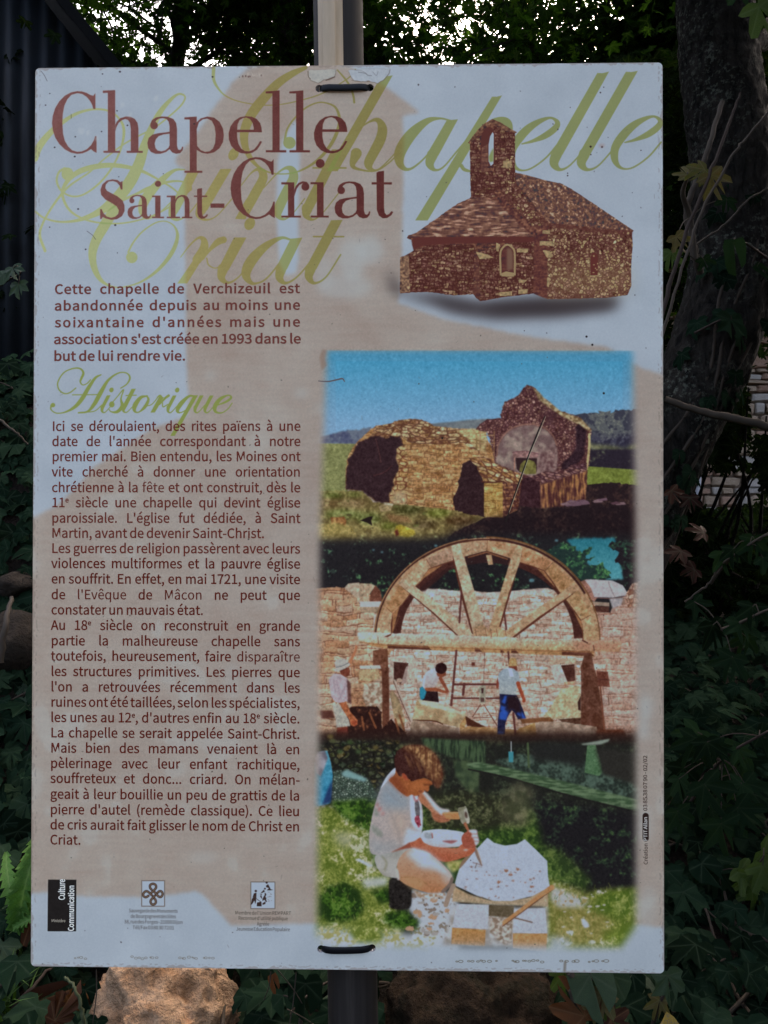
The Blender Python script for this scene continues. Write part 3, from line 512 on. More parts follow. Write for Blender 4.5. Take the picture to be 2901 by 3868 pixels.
# ---- timber centring of the arch
fill(V_R4, [(20, 45), (560, 38), (840, 20), (1640, 20), (1640, 420), (20, 420)], lambda sl: fol((31, 28, 30), (44, 52, 48), (66, 96, 70), .9, 1.75)(sl), feather=7)
fill(V_R4, rect(240, 120, 1000, 300), fol((29, 25, 27), (42, 60, 44), (70, 106, 66), .75, 1.45), feather=14, alpha=.9)
fill(V_R4, [(1215, 48), (1250, 40), (1440, 38), (1462, 120), (1480, 230), (1400, 232), (1345, 190), (1310, 150), (1280, 110), (1240, 75)], grad(V_R4, 40, (40, 108, 122), 230, (84, 150, 160), 2), feather=1.5, rough=1)
for x, y, r in [(1225, 165, 14), (1055, 235, 12), (1170, 50, 8), (1165, 105, 10), (320, 95, 6), (360, 105, 6), (610, 75, 8)]: disc(V_R4, x, y, r, (96, 140, 150), r*.7, .8, feather=1)
fill(V_R4, [(1100, 110), (1190, 60), (1240, 75), (1290, 110), (1330, 75), (1335, 85), (1300, 140), (1345, 125), (1300, 165), (1380, 160), (1420, 190), (1415, 225), (1290, 235), (1200, 210)], fol((32, 48, 44), (50, 84, 58), (72, 116, 66), .2, 1.1), rough=2.5)
fill(V_R4, [(1415, 60), (1470, 50), (1640, 30), (1640, 280), (1490, 270), (1480, 180), (1440, 140), (1462, 110), (1410, 70)], fol((32, 26, 30), (40, 58, 48), (62, 96, 66), .55, 1.4), rough=2)
fill(V_R4, rect(1530, 20, 1640, 330), (44, 24, 24), feather=8)
wallA = courses(9.6, 30, [(194, 176, 164), (184, 160, 146), (198, 184, 174), (176, 150, 134)], (150, 108, 88), mw=.8, warp=1.1, relief=16, grit=6)
wallL = courses(15, 42, [(178, 142, 114), (186, 158, 136), (168, 126, 96), (180, 150, 128), (160, 116, 86)], (124, 78, 58), mw=.85, warp=1.4, relief=18, grit=5, seed=3.)
wallR = courses(16, 50, [(176, 144, 130), (184, 156, 144), (166, 132, 116), (178, 148, 134)], (140, 96, 78), mw=.8, warp=1.2, relief=18, grit=5, seed=5.)
fill(V_R4, [(490, 300), (560, 275), (640, 278), (700, 285), (780, 284), (850, 292), (960, 285), (1060, 275), (1130, 270), (1290, 330), (1300, 960), (370, 960), (380, 620), (440, 460)], wallA, rough=.6)
fill(V_R4, [(545, 285), (560, 275), (640, 278), (720, 288), (850, 293), (960, 286), (1060, 276), (1120, 272), (1140, 290), (1050, 300), (900, 312), (700, 306), (560, 300)], grain((188, 174, 166), 7), feather=.7)
fill(V_R4, [(20, 275), (150, 268), (260, 282), (300, 300), (345, 330), (420, 540), (370, 620), (380, 980), (20, 980)], wallL, rough=.7)
fill(V_R4, [(1335, 340), (1380, 380), (1420, 385), (1440, 330), (1500, 300), (1520, 260), (1560, 235), (1640, 230), (1640, 1000), (1340, 1000)], wallR, rough=.7)
fill(V_R4, [(1490, 300), (1520, 250), (1570, 235), (1570, 350), (1500, 360)], rubble(9, [(164, 128, 106), (140, 96, 74), (176, 146, 128)], (104, 60, 46), grit=9), rough=.6)
fill(V_R4, [(184, 272), (205, 250), (255, 246), (262, 300), (258, 330), (200, 285)], grain((170, 150, 130), 6), rough=.4); fill(V_R4, [(255, 250), (310, 252), (330, 262), (302, 300), (300, 332), (258, 330)], grain((166, 142, 118), 6), rough=.4)
fill(V_R4, [(330, 258), (352, 285), (362, 333), (302, 334), (308, 295)], grain((98, 58, 44), 4)); fill(V_R4, [(255, 335), (362, 334), (360, 360), (258, 360)], (178, 174, 174)); fill(V_R4, [(258, 360), (360, 360), (358, 386), (262, 386)], grain((146, 124, 102), 4))
fill(V_R4, [(322, 395), (345, 390), (340, 480), (318, 480)], (176, 168, 160))
fill(V_R4, [(1282, 240), (1308, 230), (1330, 232), (1370, 300), (1345, 335), (1300, 300)], grain((140, 98, 84), 4)); fill(V_R4, [(1300, 233), (1330, 230), (1430, 236), (1478, 258), (1497, 290), (1490, 305), (1430, 315), (1345, 312), (1330, 270)], grain((172, 166, 168), 4)); line(V_R4, [(1410, 240), (1420, 270), (1440, 312)], (134, 116, 112), w=3); line(V_R4, [(1345, 314), (1430, 318), (1495, 306)], (120, 84, 78), w=4)
fill(V_R4, [(1322, 332), (1415, 338), (1415, 355), (1330, 350)], (150, 128, 112)); fill(V_R4, [(1325, 352), (1415, 356), (1415, 385), (1330, 378)], grain((70, 40, 32), 3)); fill(V_R4, [(1415, 320), (1480, 316), (1470, 350), (1430, 365)], grain((156, 150, 152), 6), feather=.8)
def ellipse(cx, cy, rx, ry, a0, a1, n=60): t = np.radians(np.linspace(a0, a1, n)); return list(zip(cx+rx*np.cos(t), cy-ry*np.sin(t)))
WD = lambda c, a=7: (lambda sl: C3(c) + (a*(.7*N12[sl]+.5*N5[sl]+.3*N2[sl]))[..., None]*C3((1, 1, 1.1)))
# soffit (dark) with the wall and the trees seen through, then the front ring
fill(V_R4, ellipse(845, 505, 448, 408, 0, 180) + ellipse(848, 505, 402, 352, 180, 0), grain((66, 34, 28), 3))
fill(V_R4, [(520, 290), (560, 250), (640, 190), (700, 165), (560, 285)], (52, 28, 26), feather=1)
outer = ellipse(845, 510, 521, 472, -1, 181, 80)
inner = [(404, 492), (402, 440), (410, 392), (455, 345), (512, 268), (545, 230), (578, 182), (640, 160), (695, 142), (742, 128), (800, 112), (845, 100), (900, 118), (955, 136), (1000, 152), (1060, 170), (1112, 190), (1150, 240), (1182, 290), (1215, 330), (1250, 375), (1282, 420), (1290, 470), (1292, 516)]
fill(V_R4, outer + inner, lambda sl: WD((170, 132, 100), 8)(sl))
for q, c in (([(330, 490), (345, 430), (375, 370), (405, 395), (402, 490)], (176, 142, 112)), ([(378, 365), (440, 255), (510, 270), (410, 392)], (160, 118, 82)), ([(445, 245), (560, 140), (580, 180), (512, 268)], (180, 152, 122)), ([(565, 135), (690, 75), (700, 140), (580, 182)], (150, 118, 96)), ([(700, 70), (845, 48), (845, 100), (742, 128)], (168, 134, 106)), ([(850, 48), (985, 70), (960, 136), (848, 100)], (172, 130, 98)), ([(1010, 85), (1150, 150), (1112, 188), (1000, 150)], (164, 118, 84)), ([(1150, 155), (1255, 250), (1215, 325), (1115, 190)], (170, 128, 90)), ([(1260, 270), (1330, 400), (1282, 415), (1215, 330)], (174, 136, 98)), ([(1300, 400), (1345, 430), (1362, 512), (1292, 512)], (180, 146, 112))):
    fill(V_R4, q, WD(c, 8), feather=.5)
for a, b in [((565, 138), (600, 195)), ((848, 48), (846, 100)), ((1152, 152), (1115, 190)), ((380, 362), (412, 392)), ((1328, 395), (1285, 418)), ((440, 400), (410, 470))]: line(V_R4, [a, b], (112, 72, 50), w=3)
line(V_R4, inner, (88, 46, 34), w=5, smooth=False)
line(V_R4, ellipse(845, 510, 517, 468, 100, 178, 40), (60, 32, 26), w=7, smooth=False); line(V_R4, ellipse(845, 510, 524, 474, 100, 180, 40), (142, 102, 72), w=5, smooth=False)
line(V_R4, ellipse(845, 510, 514, 465, 28, 88, 40), (58, 30, 26), w=11, smooth=False); line(V_R4, ellipse(845, 510, 525, 476, 0, 90, 60), (110, 72, 42), w=6, smooth=False)
line(V_R4, ellipse(845, 510, 514, 465, 88, 125, 30), (70, 38, 30), w=8, smooth=False)
fill(V_R4, [(745, 125), (845, 98), (955, 132), (940, 165), (850, 150), (755, 165)], (46, 26, 26)); line(V_R4, [(760, 128), (845, 104), (940, 136)], (120, 76, 52), w=7, smooth=False); fill(V_R4, [(842, 118), (868, 116), (876, 162), (854, 164)], WD((178, 142, 108)))
for q in ([(578, 183), (640, 165), (555, 225), (520, 262)], [(410, 392), (440, 360), (412, 470), (406, 490)], [(1112, 192), (1150, 245), (1165, 270), (1080, 180)], [(1285, 425), (1250, 380), (1240, 360), (1292, 470)]): fill(V_R4, q, (150, 104, 70))
def spoke(q, dark, c): fill(V_R4, dark, (84, 42, 30)); fill(V_R4, q, WD(c, 9))
spoke([(432, 250), (458, 226), (515, 265), (640, 360), (780, 470), (800, 492), (715, 492), (600, 385)], [(432, 250), (600, 395), (715, 500), (730, 492), (600, 378)], (186, 158, 132))
spoke([(680, 76), (716, 64), (742, 128), (790, 290), (845, 490), (785, 492), (745, 330), (700, 160)], [(688, 120), (700, 160), (745, 335), (790, 492), (775, 480), (735, 340), (690, 150)], (182, 156, 130))
spoke([(985, 70), (1013, 84), (1000, 150), (950, 290), (890, 495), (845, 495), (900, 320), (960, 130)], [(1013, 84), (1008, 120), (955, 300), (900, 490), (888, 495), (945, 290)], (178, 144, 112))
spoke([(1250, 248), (1272, 276), (1215, 318), (1080, 410), (965, 498), (905, 494), (1000, 420), (1180, 300)], [(1272, 276), (1215, 324), (1085, 420), (970, 505), (960, 496), (1075, 408)], (176, 140, 110))
fill(V_R4, [(785, 455), (830, 440), (860, 470), (905, 450), (940, 480), (930, 500), (785, 498)], WD((172, 136, 104), 10), rough=.5)
for x in (792, 838, 862, 890, 930): line(V_R4, [(x, 460), (x+6, 495)], (112, 68, 48), w=3)
# beam
fill(V_R4, [(300, 520), (385, 535), (1345, 562), (1345, 590), (385, 552), (300, 540)], WD((166, 124, 84), 5))
for a, b in ((385, 590), (1195, 1345), (790, 825), (910, 930), (960, 995)): fill(V_R4, [(a, 528+(a-385)*.032), (b-25, 528+(b-385)*.032), (b, 552+(b-385)*.036), (a, 552+(a-385)*.036)], grain((84, 46, 34), 3))
fill(V_R4, [(245, 480), (300, 476), (420, 482), (800, 494), (1100, 508), (1360, 516), (1470, 520), (1462, 566), (1345, 563), (900, 552), (400, 534), (300, 524), (250, 520)], grad(V_R4, 482, (196, 184, 174), 545, (180, 142, 104), 4), rough=.4)
fill(V_R4, [(1250, 512), (1470, 520), (1462, 566), (1240, 560)], grain((168, 122, 98), 5), feather=5); disc(V_R4, 272, 490, 28, (196, 184, 176), 14, feather=2)
line(V_R4, [(340, 500), (342, 530)], (96, 56, 44), w=3); line(V_R4, [(1340, 535), (1344, 560)], (96, 56, 44), w=4); line(V_R4, [(255, 522), (400, 537), (900, 556), (1345, 567)], (146, 98, 62), w=4)
fill(V_R4, [(370, 497), (405, 482), (400, 492), (385, 500)], (90, 46, 34)); line(V_R4, [(1290, 513), (1312, 524)], (76, 40, 32), w=6)
# posts, niches, slabs
fill(V_R4, [(318, 562), (386, 552), (392, 760), (392, 930), (362, 930), (360, 655), (318, 640)], lambda sl: WD((104, 64, 46), 6)(sl)); fill(V_R4, [(358, 650), (392, 640), (392, 940), (365, 940)], grain((88, 50, 36), 4), feather=.8)
fill(V_R4, [(255, 632), (350, 630), (356, 646), (258, 648)], (184, 178, 172)); fill(V_R4, [(252, 652), (340, 646), (352, 690), (300, 705), (252, 700)], grain((170, 144, 110), 6)); fill(V_R4, [(275, 720), (350, 700), (362, 760), (358, 850), (330, 815), (290, 830), (270, 780)], mottled((140, 112, 92), (176, 162, 146), N5), rough=.5)
for q in ([(395, 600), (420, 590), (415, 700), (395, 690)], [(485, 615), (525, 625), (520, 660), (482, 660)], [(470, 660), (512, 670), (510, 720), (462, 718)], [(400, 592), (520, 598), (515, 616), (405, 612)]): fill(V_R4, q, grain((180, 160, 146), 6), rough=.4)
fill(V_R4, [(414, 614), (482, 620), (470, 690), (445, 718), (415, 695)], grain((64, 34, 28), 5)); fill(V_R4, [(470, 640), (482, 630), (470, 715), (448, 715)], (150, 128, 120)); disc(V_R4, 440, 700, 14, (170, 146, 128), 10)
fill(V_R4, [(1140, 630), (1195, 630), (1222, 712), (1165, 712)], grain((186, 172, 164), 5)); fill(V_R4, [(1190, 630), (1254, 624), (1256, 700), (1222, 708)], grain((74, 42, 34), 5)); fill(V_R4, [(1130, 600), (1260, 596), (1265, 620), (1140, 628)], grain((182, 152, 130), 6)); line(V_R4, [(1258, 622), (1258, 715)], (150, 120, 104), w=5); fill(V_R4, [(1205, 706), (1255, 704), (1255, 720), (1205, 720)], grain((176, 128, 100), 6))
fill(V_R4, rect(775, 616, 791, 632), (88, 40, 30))
fill(V_R4, [(1280, 730), (1255, 724), (1195, 738), (1150, 810), (1108, 872), (1140, 880), (1282, 872)], lambda sl: WD((174, 156, 124), 8)(sl), rough=.5)
fill(V_R4, [(1298, 582), (1332, 580), (1345, 640), (1362, 700), (1375, 800), (1392, 940), (1282, 940), (1284, 720), (1282, 640)], lambda sl: WD((88, 52, 38), 6)(sl)); fill(V_R4, [(1355, 655), (1408, 660), (1418, 730), (1362, 726)], grain((96, 54, 42), 4)); line(V_R4, [(1358, 692), (1412, 696)], (70, 38, 32), w=4); line(V_R4, [(1372, 730), (1392, 930)], (112, 66, 48), w=8); fill(V_R4, [(1268, 800), (1282, 770), (1282, 840), (1270, 835)], (54, 30, 24))
fill(V_R4, [(396, 765), (408, 745), (440, 790), (462, 870), (465, 930), (430, 945)], mottled((128, 104, 78), (164, 142, 108), N12), rough=.5); line(V_R4, [(418, 700), (450, 780), (497, 890)], (176, 160, 146), w=9); line(V_R4, [(412, 704), (446, 790), (490, 890)], (92, 54, 42), w=3)
fill(V_R4, [(205, 830), (230, 820), (340, 822), (355, 850), (360, 925), (400, 880), (420, 900), (470, 940), (490, 990), (190, 990)], fol((42, 22, 18), (62, 34, 26), (104, 64, 42), .3, 1.3), rough=1)
for x0_, y0_, x1_, y1_ in ((300, 850, 330, 920), (420, 880, 440, 950), (440, 860, 462, 930), (265, 870, 275, 930)): line(V_R4, [(x0_, y0_), (x1_, y1_)], (122, 72, 46), w=9)
fill(V_R4, [(520, 795), (530, 784), (560, 790), (745, 852), (756, 870), (742, 915), (720, 920), (600, 890), (500, 882)], mottled((150, 124, 92), (178, 158, 126), N12), rough=.4); fill(V_R4, [(525, 788), (560, 788), (745, 852), (735, 860), (540, 812)], (190, 178, 156), feather=1); line(V_R4, [(505, 884), (600, 888), (640, 902)], (70, 38, 24), w=6); fill(V_R4, [(720, 905), (745, 870), (758, 872), (740, 930), (722, 965)], grain((160, 120, 76), 6))
fill(V_R4, [(492, 905), (505, 884), (560, 890), (715, 922), (714, 990), (488, 985)], mottled((132, 106, 88), (164, 142, 122), N12), rough=.4)
fill(V_R4, [(725, 925), (760, 912), (860, 918), (1000, 930), (1000, 960), (725, 960)], mottled((150, 108, 66), (182, 146, 102), N12), rough=.5); fill(V_R4, [(745, 865), (780, 885), (840, 915), (800, 918), (755, 910)], (70, 36, 24), rough=.5)
fill(V_R4, [(1000, 880), (1140, 870), (1160, 890), (1010, 900)], (110, 70, 44)); fill(V_R4, [(1180, 880), (1282, 872), (1282, 905), (1200, 898)], grain((78, 50, 36), 6))
fill(V_R4, [(990, 925), (1070, 895), (1080, 960), (1000, 985)], mottled((146, 106, 62), (178, 146, 98), N12), rough=.5); fill(V_R4, [(1072, 898), (1100, 890), (1200, 892), (1355, 915), (1362, 940), (1352, 980), (1080, 980)], mottled((140, 114, 96), (166, 144, 126), N12), rough=.4); fill(V_R4, [(1355, 930), (1480, 925), (1500, 985), (1350, 985)], grain((112, 58, 36), 7), feather=1.5)
# scaffold and winch
for a, b, wd in [((704, 562), (680, 815), 10), ((945, 568), (952, 640), 9), ((728, 288), (718, 430), 9), ((926, 380), (936, 462), 8), ((690, 718), (895, 717), 10), ((690, 782), (905, 782), 8), ((740, 715), (735, 765), 12), ((835, 570), (830, 720), 2), ((968, 850), (978, 948), 10)]: line(V_R4, [a, b], (84, 44, 40), w=wd)
fill(V_R4, [(808, 725), (842, 723), (840, 805), (812, 806)], grain((146, 140, 122), 5)); fill(V_R4, [(820, 735), (832, 735), (830, 760), (821, 760)], (60, 34, 34)); fill(V_R4, [(816, 780), (834, 780), (834, 800), (818, 800)], (76, 52, 48))
line(V_R4, [(815, 812), (778, 870)], (112, 66, 52), w=5); line(V_R4, [(832, 812), (892, 908)], (112, 66, 52), w=5); line(V_R4, [(785, 872), (868, 870)], (120, 76, 60), w=4)
# men at work
def shade(c, a=5): return grain(c, a)
fill(V_R4, [(200, 618), (212, 600), (232, 560), (238, 530), (246, 545), (240, 570), (222, 610), (212, 640)], (164, 104, 74))
fill(V_R4, [(163, 655), (170, 645), (206, 640), (212, 655), (208, 678), (190, 686), (170, 675)], shade((106, 54, 40), 4))
fill(V_R4, [(138, 618), (150, 604), (180, 600), (198, 606), (206, 622), (170, 640), (145, 645)], shade((164, 160, 154), 4)); fill(V_R4, [(136, 650), (150, 640), (205, 618), (214, 628), (190, 645), (155, 660), (140, 660)], shade((170, 166, 160), 3)); line(V_R4, [(146, 640), (175, 632), (204, 618)], (110, 104, 102), w=4)
fill(V_R4, [(112, 700), (122, 682), (140, 668), (170, 674), (196, 690), (212, 712), (214, 760), (216, 810), (198, 800), (185, 795), (190, 800), (162, 806), (140, 800), (124, 775)], shade((172, 156, 162), 5)); fill(V_R4, [(196, 692), (214, 715), (217, 812), (200, 800)], shade((92, 58, 52), 4), feather=.8)
for a, b in (((150, 710), (170, 790)), ((180, 740), (160, 790)), ((135, 700), (142, 760)), ((190, 715), (180, 760))): line(V_R4, [a, b], (140, 124, 132), w=4, soft=.6)
fill(V_R4, [(160, 806), (192, 800), (212, 845), (232, 868), (246, 885), (244, 905), (228, 914), (214, 908), (206, 880), (185, 850)], shade((160, 92, 60), 6)); fill(V_R4, [(214, 890), (244, 885), (243, 908), (228, 914)], (146, 66, 42), feather=1)
fill(V_R4, [(128, 812), (160, 808), (185, 850), (206, 885), (212, 912), (165, 918), (148, 920), (145, 880)], shade((164, 160, 150), 6)); fill(V_R4, [(152, 920), (200, 916), (204, 962), (148, 962)], shade((118, 50, 38), 4), feather=.8)
fill(V_R4, [(60, 815), (130, 815), (132, 838), (60, 840)], shade((156, 134, 112), 6)); fill(V_R4, [(70, 840), (130, 840), (140, 875), (80, 880)], (84, 48, 40), feather=1)
fill(V_R4, [(540, 735), (548, 690), (562, 664), (585, 648), (612, 640), (635, 650), (640, 678), (622, 690), (612, 725), (590, 738), (562, 740)], grad(V_R4, 650, (178, 180, 190), 735, (166, 150, 144), 3)); fill(V_R4, [(545, 735), (552, 690), (565, 665), (560, 700), (555, 738)], (186, 188, 196))
fill(V_R4, [(612, 668), (622, 660), (655, 662), (658, 676), (640, 686), (618, 682)], (124, 66, 46)); disc(V_R4, 634, 644, 27, shade((42, 18, 18), 3), 26)
line(V_R4, [(565, 742, 17), (610, 742, 16), (645, 752, 13), (665, 755, 12)], (134, 72, 48)); line(V_R4, [(630, 690, 16), (650, 725, 14), (662, 748, 13)], (128, 66, 46))
fill(V_R4, [(560, 750), (618, 752), (624, 802), (545, 792)], shade((40, 22, 24), 3)); fill(V_R4, [(535, 735), (548, 728), (566, 752), (556, 785), (540, 792), (534, 770)], shade((44, 124, 148), 5))
line(V_R4, [(665, 757), (720, 765)], (164, 160, 160), w=3)
fill(V_R4, [(950, 640), (952, 620), (985, 632), (988, 650), (975, 662), (955, 655)], shade((120, 58, 42), 4)); fill(V_R4, [(948, 625), (950, 600), (965, 594), (982, 598), (986, 622), (990, 630), (975, 634), (945, 634)], shade((166, 132, 86), 5)); line(V_R4, [(946, 628), (988, 626)], (190, 160, 116), w=4)
line(V_R4, [(900, 690, 14), (894, 730, 12)], (120, 54, 40))
fill(V_R4, [(896, 690), (902, 668), (920, 648), (945, 640), (970, 645), (992, 662), (1001, 700), (1000, 712), (984, 716), (984, 768), (904, 762), (902, 712)], grad(V_R4, 640, (142, 156, 168), 765, (152, 158, 158), 3)); fill(V_R4, [(945, 644), (962, 642), (972, 682), (952, 684)], (186, 192, 202))
line(V_R4, [(990, 712, 18), (1005, 755, 15), (1018, 790, 14), (1016, 795, 14)], (146, 66, 42))
fill(V_R4, [(905, 762), (984, 768), (1000, 800), (1018, 845), (1028, 875), (990, 880), (975, 850), (962, 838), (945, 865), (932, 900), (930, 950), (894, 950), (897, 880), (908, 820)], shade((30, 30, 58), 3))
for q in ([(930, 770), (940, 772), (930, 810), (915, 800)], [(905, 850), (925, 830), (945, 850), (935, 885), (905, 880)], [(985, 855), (995, 830), (1005, 870)], [(1005, 840), (1028, 875), (1010, 876)], [(900, 935), (925, 940), (925, 950), (895, 950)], [(912, 815), (935, 825), (920, 840), (908, 838)]): fill(V_R4, q, (44, 82, 172), feather=1, alpha=.9)
fill(V_R4, [(940, 775), (985, 770), (1000, 800), (1005, 850), (985, 850), (965, 830), (945, 840)], (36, 20, 26), feather=1.5)
# ---- stone carver on the grass
fill(V_R5, [(10, 30), (1640, 30), (1640, 1060), (10, 1060)], fol((32, 32, 28), (42, 46, 36), (58, 64, 48), .3, 1.3), feather=5)
fill(V_R4, rect(20, 935, 1640, 985), (44, 24, 20), feather=6, alpha=.75)
fill(V_R5, [(90, 60), (440, 60), (430, 340), (120, 340)], rubble(11, [(54, 58, 40), (70, 72, 46), (42, 40, 30), (88, 78, 48), (48, 56, 42)], (28, 26, 22), jw=.5, ax=1.3, grit=9), feather=3)
fill(V_R5, [(130, 200), (190, 195), (300, 240), (335, 300), (330, 345), (130, 345)], rubble(5, [(104, 124, 108), (84, 100, 90), (124, 138, 126), (64, 78, 70)], (44, 54, 46), jw=.5, grit=10), feather=2)
fill(V_R5, [(170, 210), (195, 192), (290, 235), (280, 250), (180, 225)], (116, 150, 150), feather=1.5)
for x, y in ((130, 60), (165, 110), (250, 110), (210, 65), (120, 40), (450, 85), (330, 90), (390, 110)): disc(V_R5, x, y, 14, _rng.choice([(110, 96, 54), (66, 86, 50), (88, 92, 60)]), 10, .8, feather=1.5)
fill(V_R5, [(45, 160), (70, 110), (105, 105), (122, 160), (131, 220), (124, 300), (118, 350), (40, 370)], grad(V_R5, 120, (76, 140, 162), 350, (44, 120, 158), 4)); fill(V_R5, [(105, 290), (128, 240), (124, 345), (80, 360)], (34, 52, 92), feather=1.5)
fill(V_R5, [(45, 140), (60, 112), (95, 105), (108, 140), (90, 190), (75, 225), (55, 210)], mottled((96, 92, 104), (150, 148, 160), N12), feather=1)
fill(V_R5, [(540, 45), (840, 60), (840, 170), (700, 140), (560, 90)], lambda sl: mix((36, 46, 34), (66, 84, 58), np.clip(.5+.5*NV[sl], 0, 1)), feather=2)
fill(V_R5, [(690, 150), (760, 150), (810, 190), (812, 300), (760, 300), (700, 220)], mottled((46, 58, 42), (70, 84, 58), N12), feather=2); fill(V_R5, [(812, 190), (880, 200), (880, 290), (812, 285)], (30, 30, 26), feather=2)
fill(V_R5, [(880, 150), (1000, 120), (1540, 160), (1640, 350), (1540, 335), (1200, 250), (960, 190)], lambda sl: mix((38, 46, 40), (74, 92, 80), np.clip(.45+.3*N5[sl]+.35*N12[sl], 0, 1)), feather=2)
fill(V_R5, [(750, 165), (800, 155), (960, 188), (1200, 245), (1540, 330), (1640, 350), (1640, 400), (1540, 385), (1200, 300), (960, 230), (770, 188)], lambda sl: mix((56, 76, 52), (96, 116, 86), np.clip(.45+.5*NH[sl], 0, 1)), feather=.8)
line(V_R5, [(760, 190), (960, 233), (1200, 304), (1540, 388)], (28, 26, 24), w=7)
fill(V_R5, [(1120, 60), (1310, 75), (1300, 180), (1200, 160), (1060, 150), (1040, 80)], (34, 34, 32), feather=5)
fill(V_R5, [(1312, 78), (1350, 76), (1372, 140), (1382, 205), (1366, 222), (1300, 206)], grain((76, 106, 74), 6)); fill(V_R5, [(1350, 90), (1540, 110), (1560, 270), (1385, 215)], (42, 40, 36), feather=3); fill(V_R5, [(1285, 72), (1340, 62), (1418, 48), (1410, 62), (1370, 76), (1290, 78)], (126, 136, 124), feather=.6)
fill(V_R5, [(946, 108), (970, 108), (968, 158), (948, 158)], (64, 132, 142)); line(V_R5, [(958, 62), (958, 108)], (180, 186, 190), w=4); line(V_R5, [(1035, 70), (1040, 180)], (70, 84, 56), w=10)
fill(V_R5, [(130, 345), (330, 338), (560, 360), (800, 390), (1060, 380), (1200, 560), (1300, 720), (700, 720), (300, 640), (200, 480)], fol((38, 58, 26), (60, 84, 34), (84, 106, 46), .1, 1.1), feather=5, rough=2)
fill(V_R5, [(560, 300), (760, 290), (980, 330), (1050, 440), (800, 480), (560, 470)], fol((40, 40, 28), (58, 62, 40), (88, 88, 62), .2, 1.2), feather=7)
fill(V_R5, [(980, 250), (1050, 270), (1070, 420), (1000, 470), (900, 400), (930, 330)], mottled((70, 74, 50), (112, 108, 82), N12), feather=9, alpha=.7)
fill(V_R5, [(1060, 330), (1640, 400), (1640, 760), (1380, 760), (1200, 690), (1110, 560)], fol((28, 26, 28), (38, 48, 38), (58, 80, 46), .6, 1.6), feather=7)
fill(V_R5, [(1090, 540), (1180, 560), (1330, 700), (1300, 760), (1150, 690)], fol((46, 66, 30), (70, 92, 40), (98, 112, 56), .1, 1.1), feather=6, alpha=.8)
sun_g = lambda sl: mix(mix((84, 100, 36), (138, 142, 72), np.clip(.5+.45*F_LEAF[sl]+.2*N2[sl], 0, 1)), (174, 172, 146), sstep(.55*N12[sl]+1.*N40[sl]+.35*N5[sl]+.25*N2[sl], .7, 1.9))
fill(V_R5, [(20, 365), (120, 360), (180, 400), (300, 480), (320, 640), (400, 690), (480, 1060), (20, 1060)], sun_g, feather=4, rough=2)
fill(V_R5, [(1130, 690), (1300, 770), (1380, 750), (1640, 740), (1640, 1060), (1100, 1060)], sun_g, feather=5, rough=2)
fill(V_R5, [(1130, 730), (1260, 760), (1400, 830), (1440, 930), (1380, 1000), (1150, 1010)], lambda sl: mix(mix((122, 112, 60), (158, 142, 92), np.clip(.5+.5*F_LEAF[sl], 0, 1)), (170, 174, 178), sstep(.8*N12[sl]+.5*N40[sl]+.3*N5[sl], .9, 1.5)), feather=9, alpha=.8)
fill(V_R5, [(1150, 735), (1240, 770), (1320, 800), (1290, 830), (1180, 830), (1140, 790)], lambda sl: mix((168, 172, 180), (150, 128, 92), sstep(N12[sl]+.5*N5[sl], .5, 1.1)), feather=4, alpha=.9); fill(V_R5, [(1282, 885), (1296, 882), (1318, 905), (1322, 922), (1300, 928), (1288, 912)], (172, 178, 188), feather=.6); fill(V_R5, [(1140, 960), (1240, 980), (1200, 1040), (1130, 1040)], (160, 170, 184), feather=6, alpha=.8)
fill(V_R5, [(1300, 830), (1420, 760), (1640, 720), (1640, 870), (1420, 880)], fol((70, 92, 30), (100, 116, 44), (130, 138, 66), .1, 1.1), feather=6, alpha=.85); fill(V_R5, [(1380, 950), (1560, 900), (1560, 1010), (1400, 1010)], fol((88, 108, 36), (112, 128, 50), (140, 146, 76), .1, 1.1), feather=8, alpha=.8)
fill(V_R5, [(420, 750), (560, 760), (710, 760), (720, 1040), (640, 1060), (480, 1060), (520, 900)], lambda sl: mix((168, 174, 184), (120, 108, 96), sstep(N5[sl]+.6*N12[sl], .7, 1.4)), feather=4)
fill(V_R5, [(230, 610), (255, 605), (320, 640), (300, 645)], (172, 178, 184), feather=1); fill(V_R5, [(120, 490), (200, 480), (260, 540), (180, 560)], (172, 168, 150), feather=7, alpha=.7); fill(V_R5, [(260, 700), (390, 690), (380, 730), (280, 745)], (174, 178, 180), feather=4, alpha=.9)
grd = fol((30, 50, 18), (54, 84, 26), (82, 112, 42), .0, 1.1)
for q in ([(60, 870), (70, 780), (120, 730), (190, 715), (250, 755), (280, 830), (240, 890), (120, 905)], [(300, 760), (390, 740), (420, 800), (360, 820)], [(370, 860), (460, 840), (530, 900), (520, 940), (420, 935), (370, 900)], [(130, 345), (290, 335), (310, 480), (220, 440), (150, 390)]): fill(V_R5, q, grd, feather=4, rough=2)
fill(V_R5, [(60, 930), (200, 940), (300, 960), (420, 950), (620, 960), (640, 1060), (40, 1060)], lambda sl: mix((172, 178, 186), (150, 146, 92), sstep(F_LEAF[sl], .0, .8)), feather=7)
fill(V_R5, [(200, 930), (300, 920), (370, 960), (350, 1000), (240, 1000)], fol((96, 110, 44), (128, 136, 66), (156, 160, 104), .0, .9), feather=4)
for i in range(320):       # blades of grass
    x = _rng.choice([_rng.uniform(50, 310), _rng.uniform(1150, 1540)]); y = _rng.uniform(400, 900) if x < 400 else _rng.uniform(730, 1020)
    line(V_R5, [(x, y, 3.5), (x+_rng.uniform(-9, 9), y-_rng.uniform(8, 22), 2)], _rng.choice([(92, 108, 42), (132, 138, 70), (158, 158, 104), (74, 94, 34)]), alpha=.7)
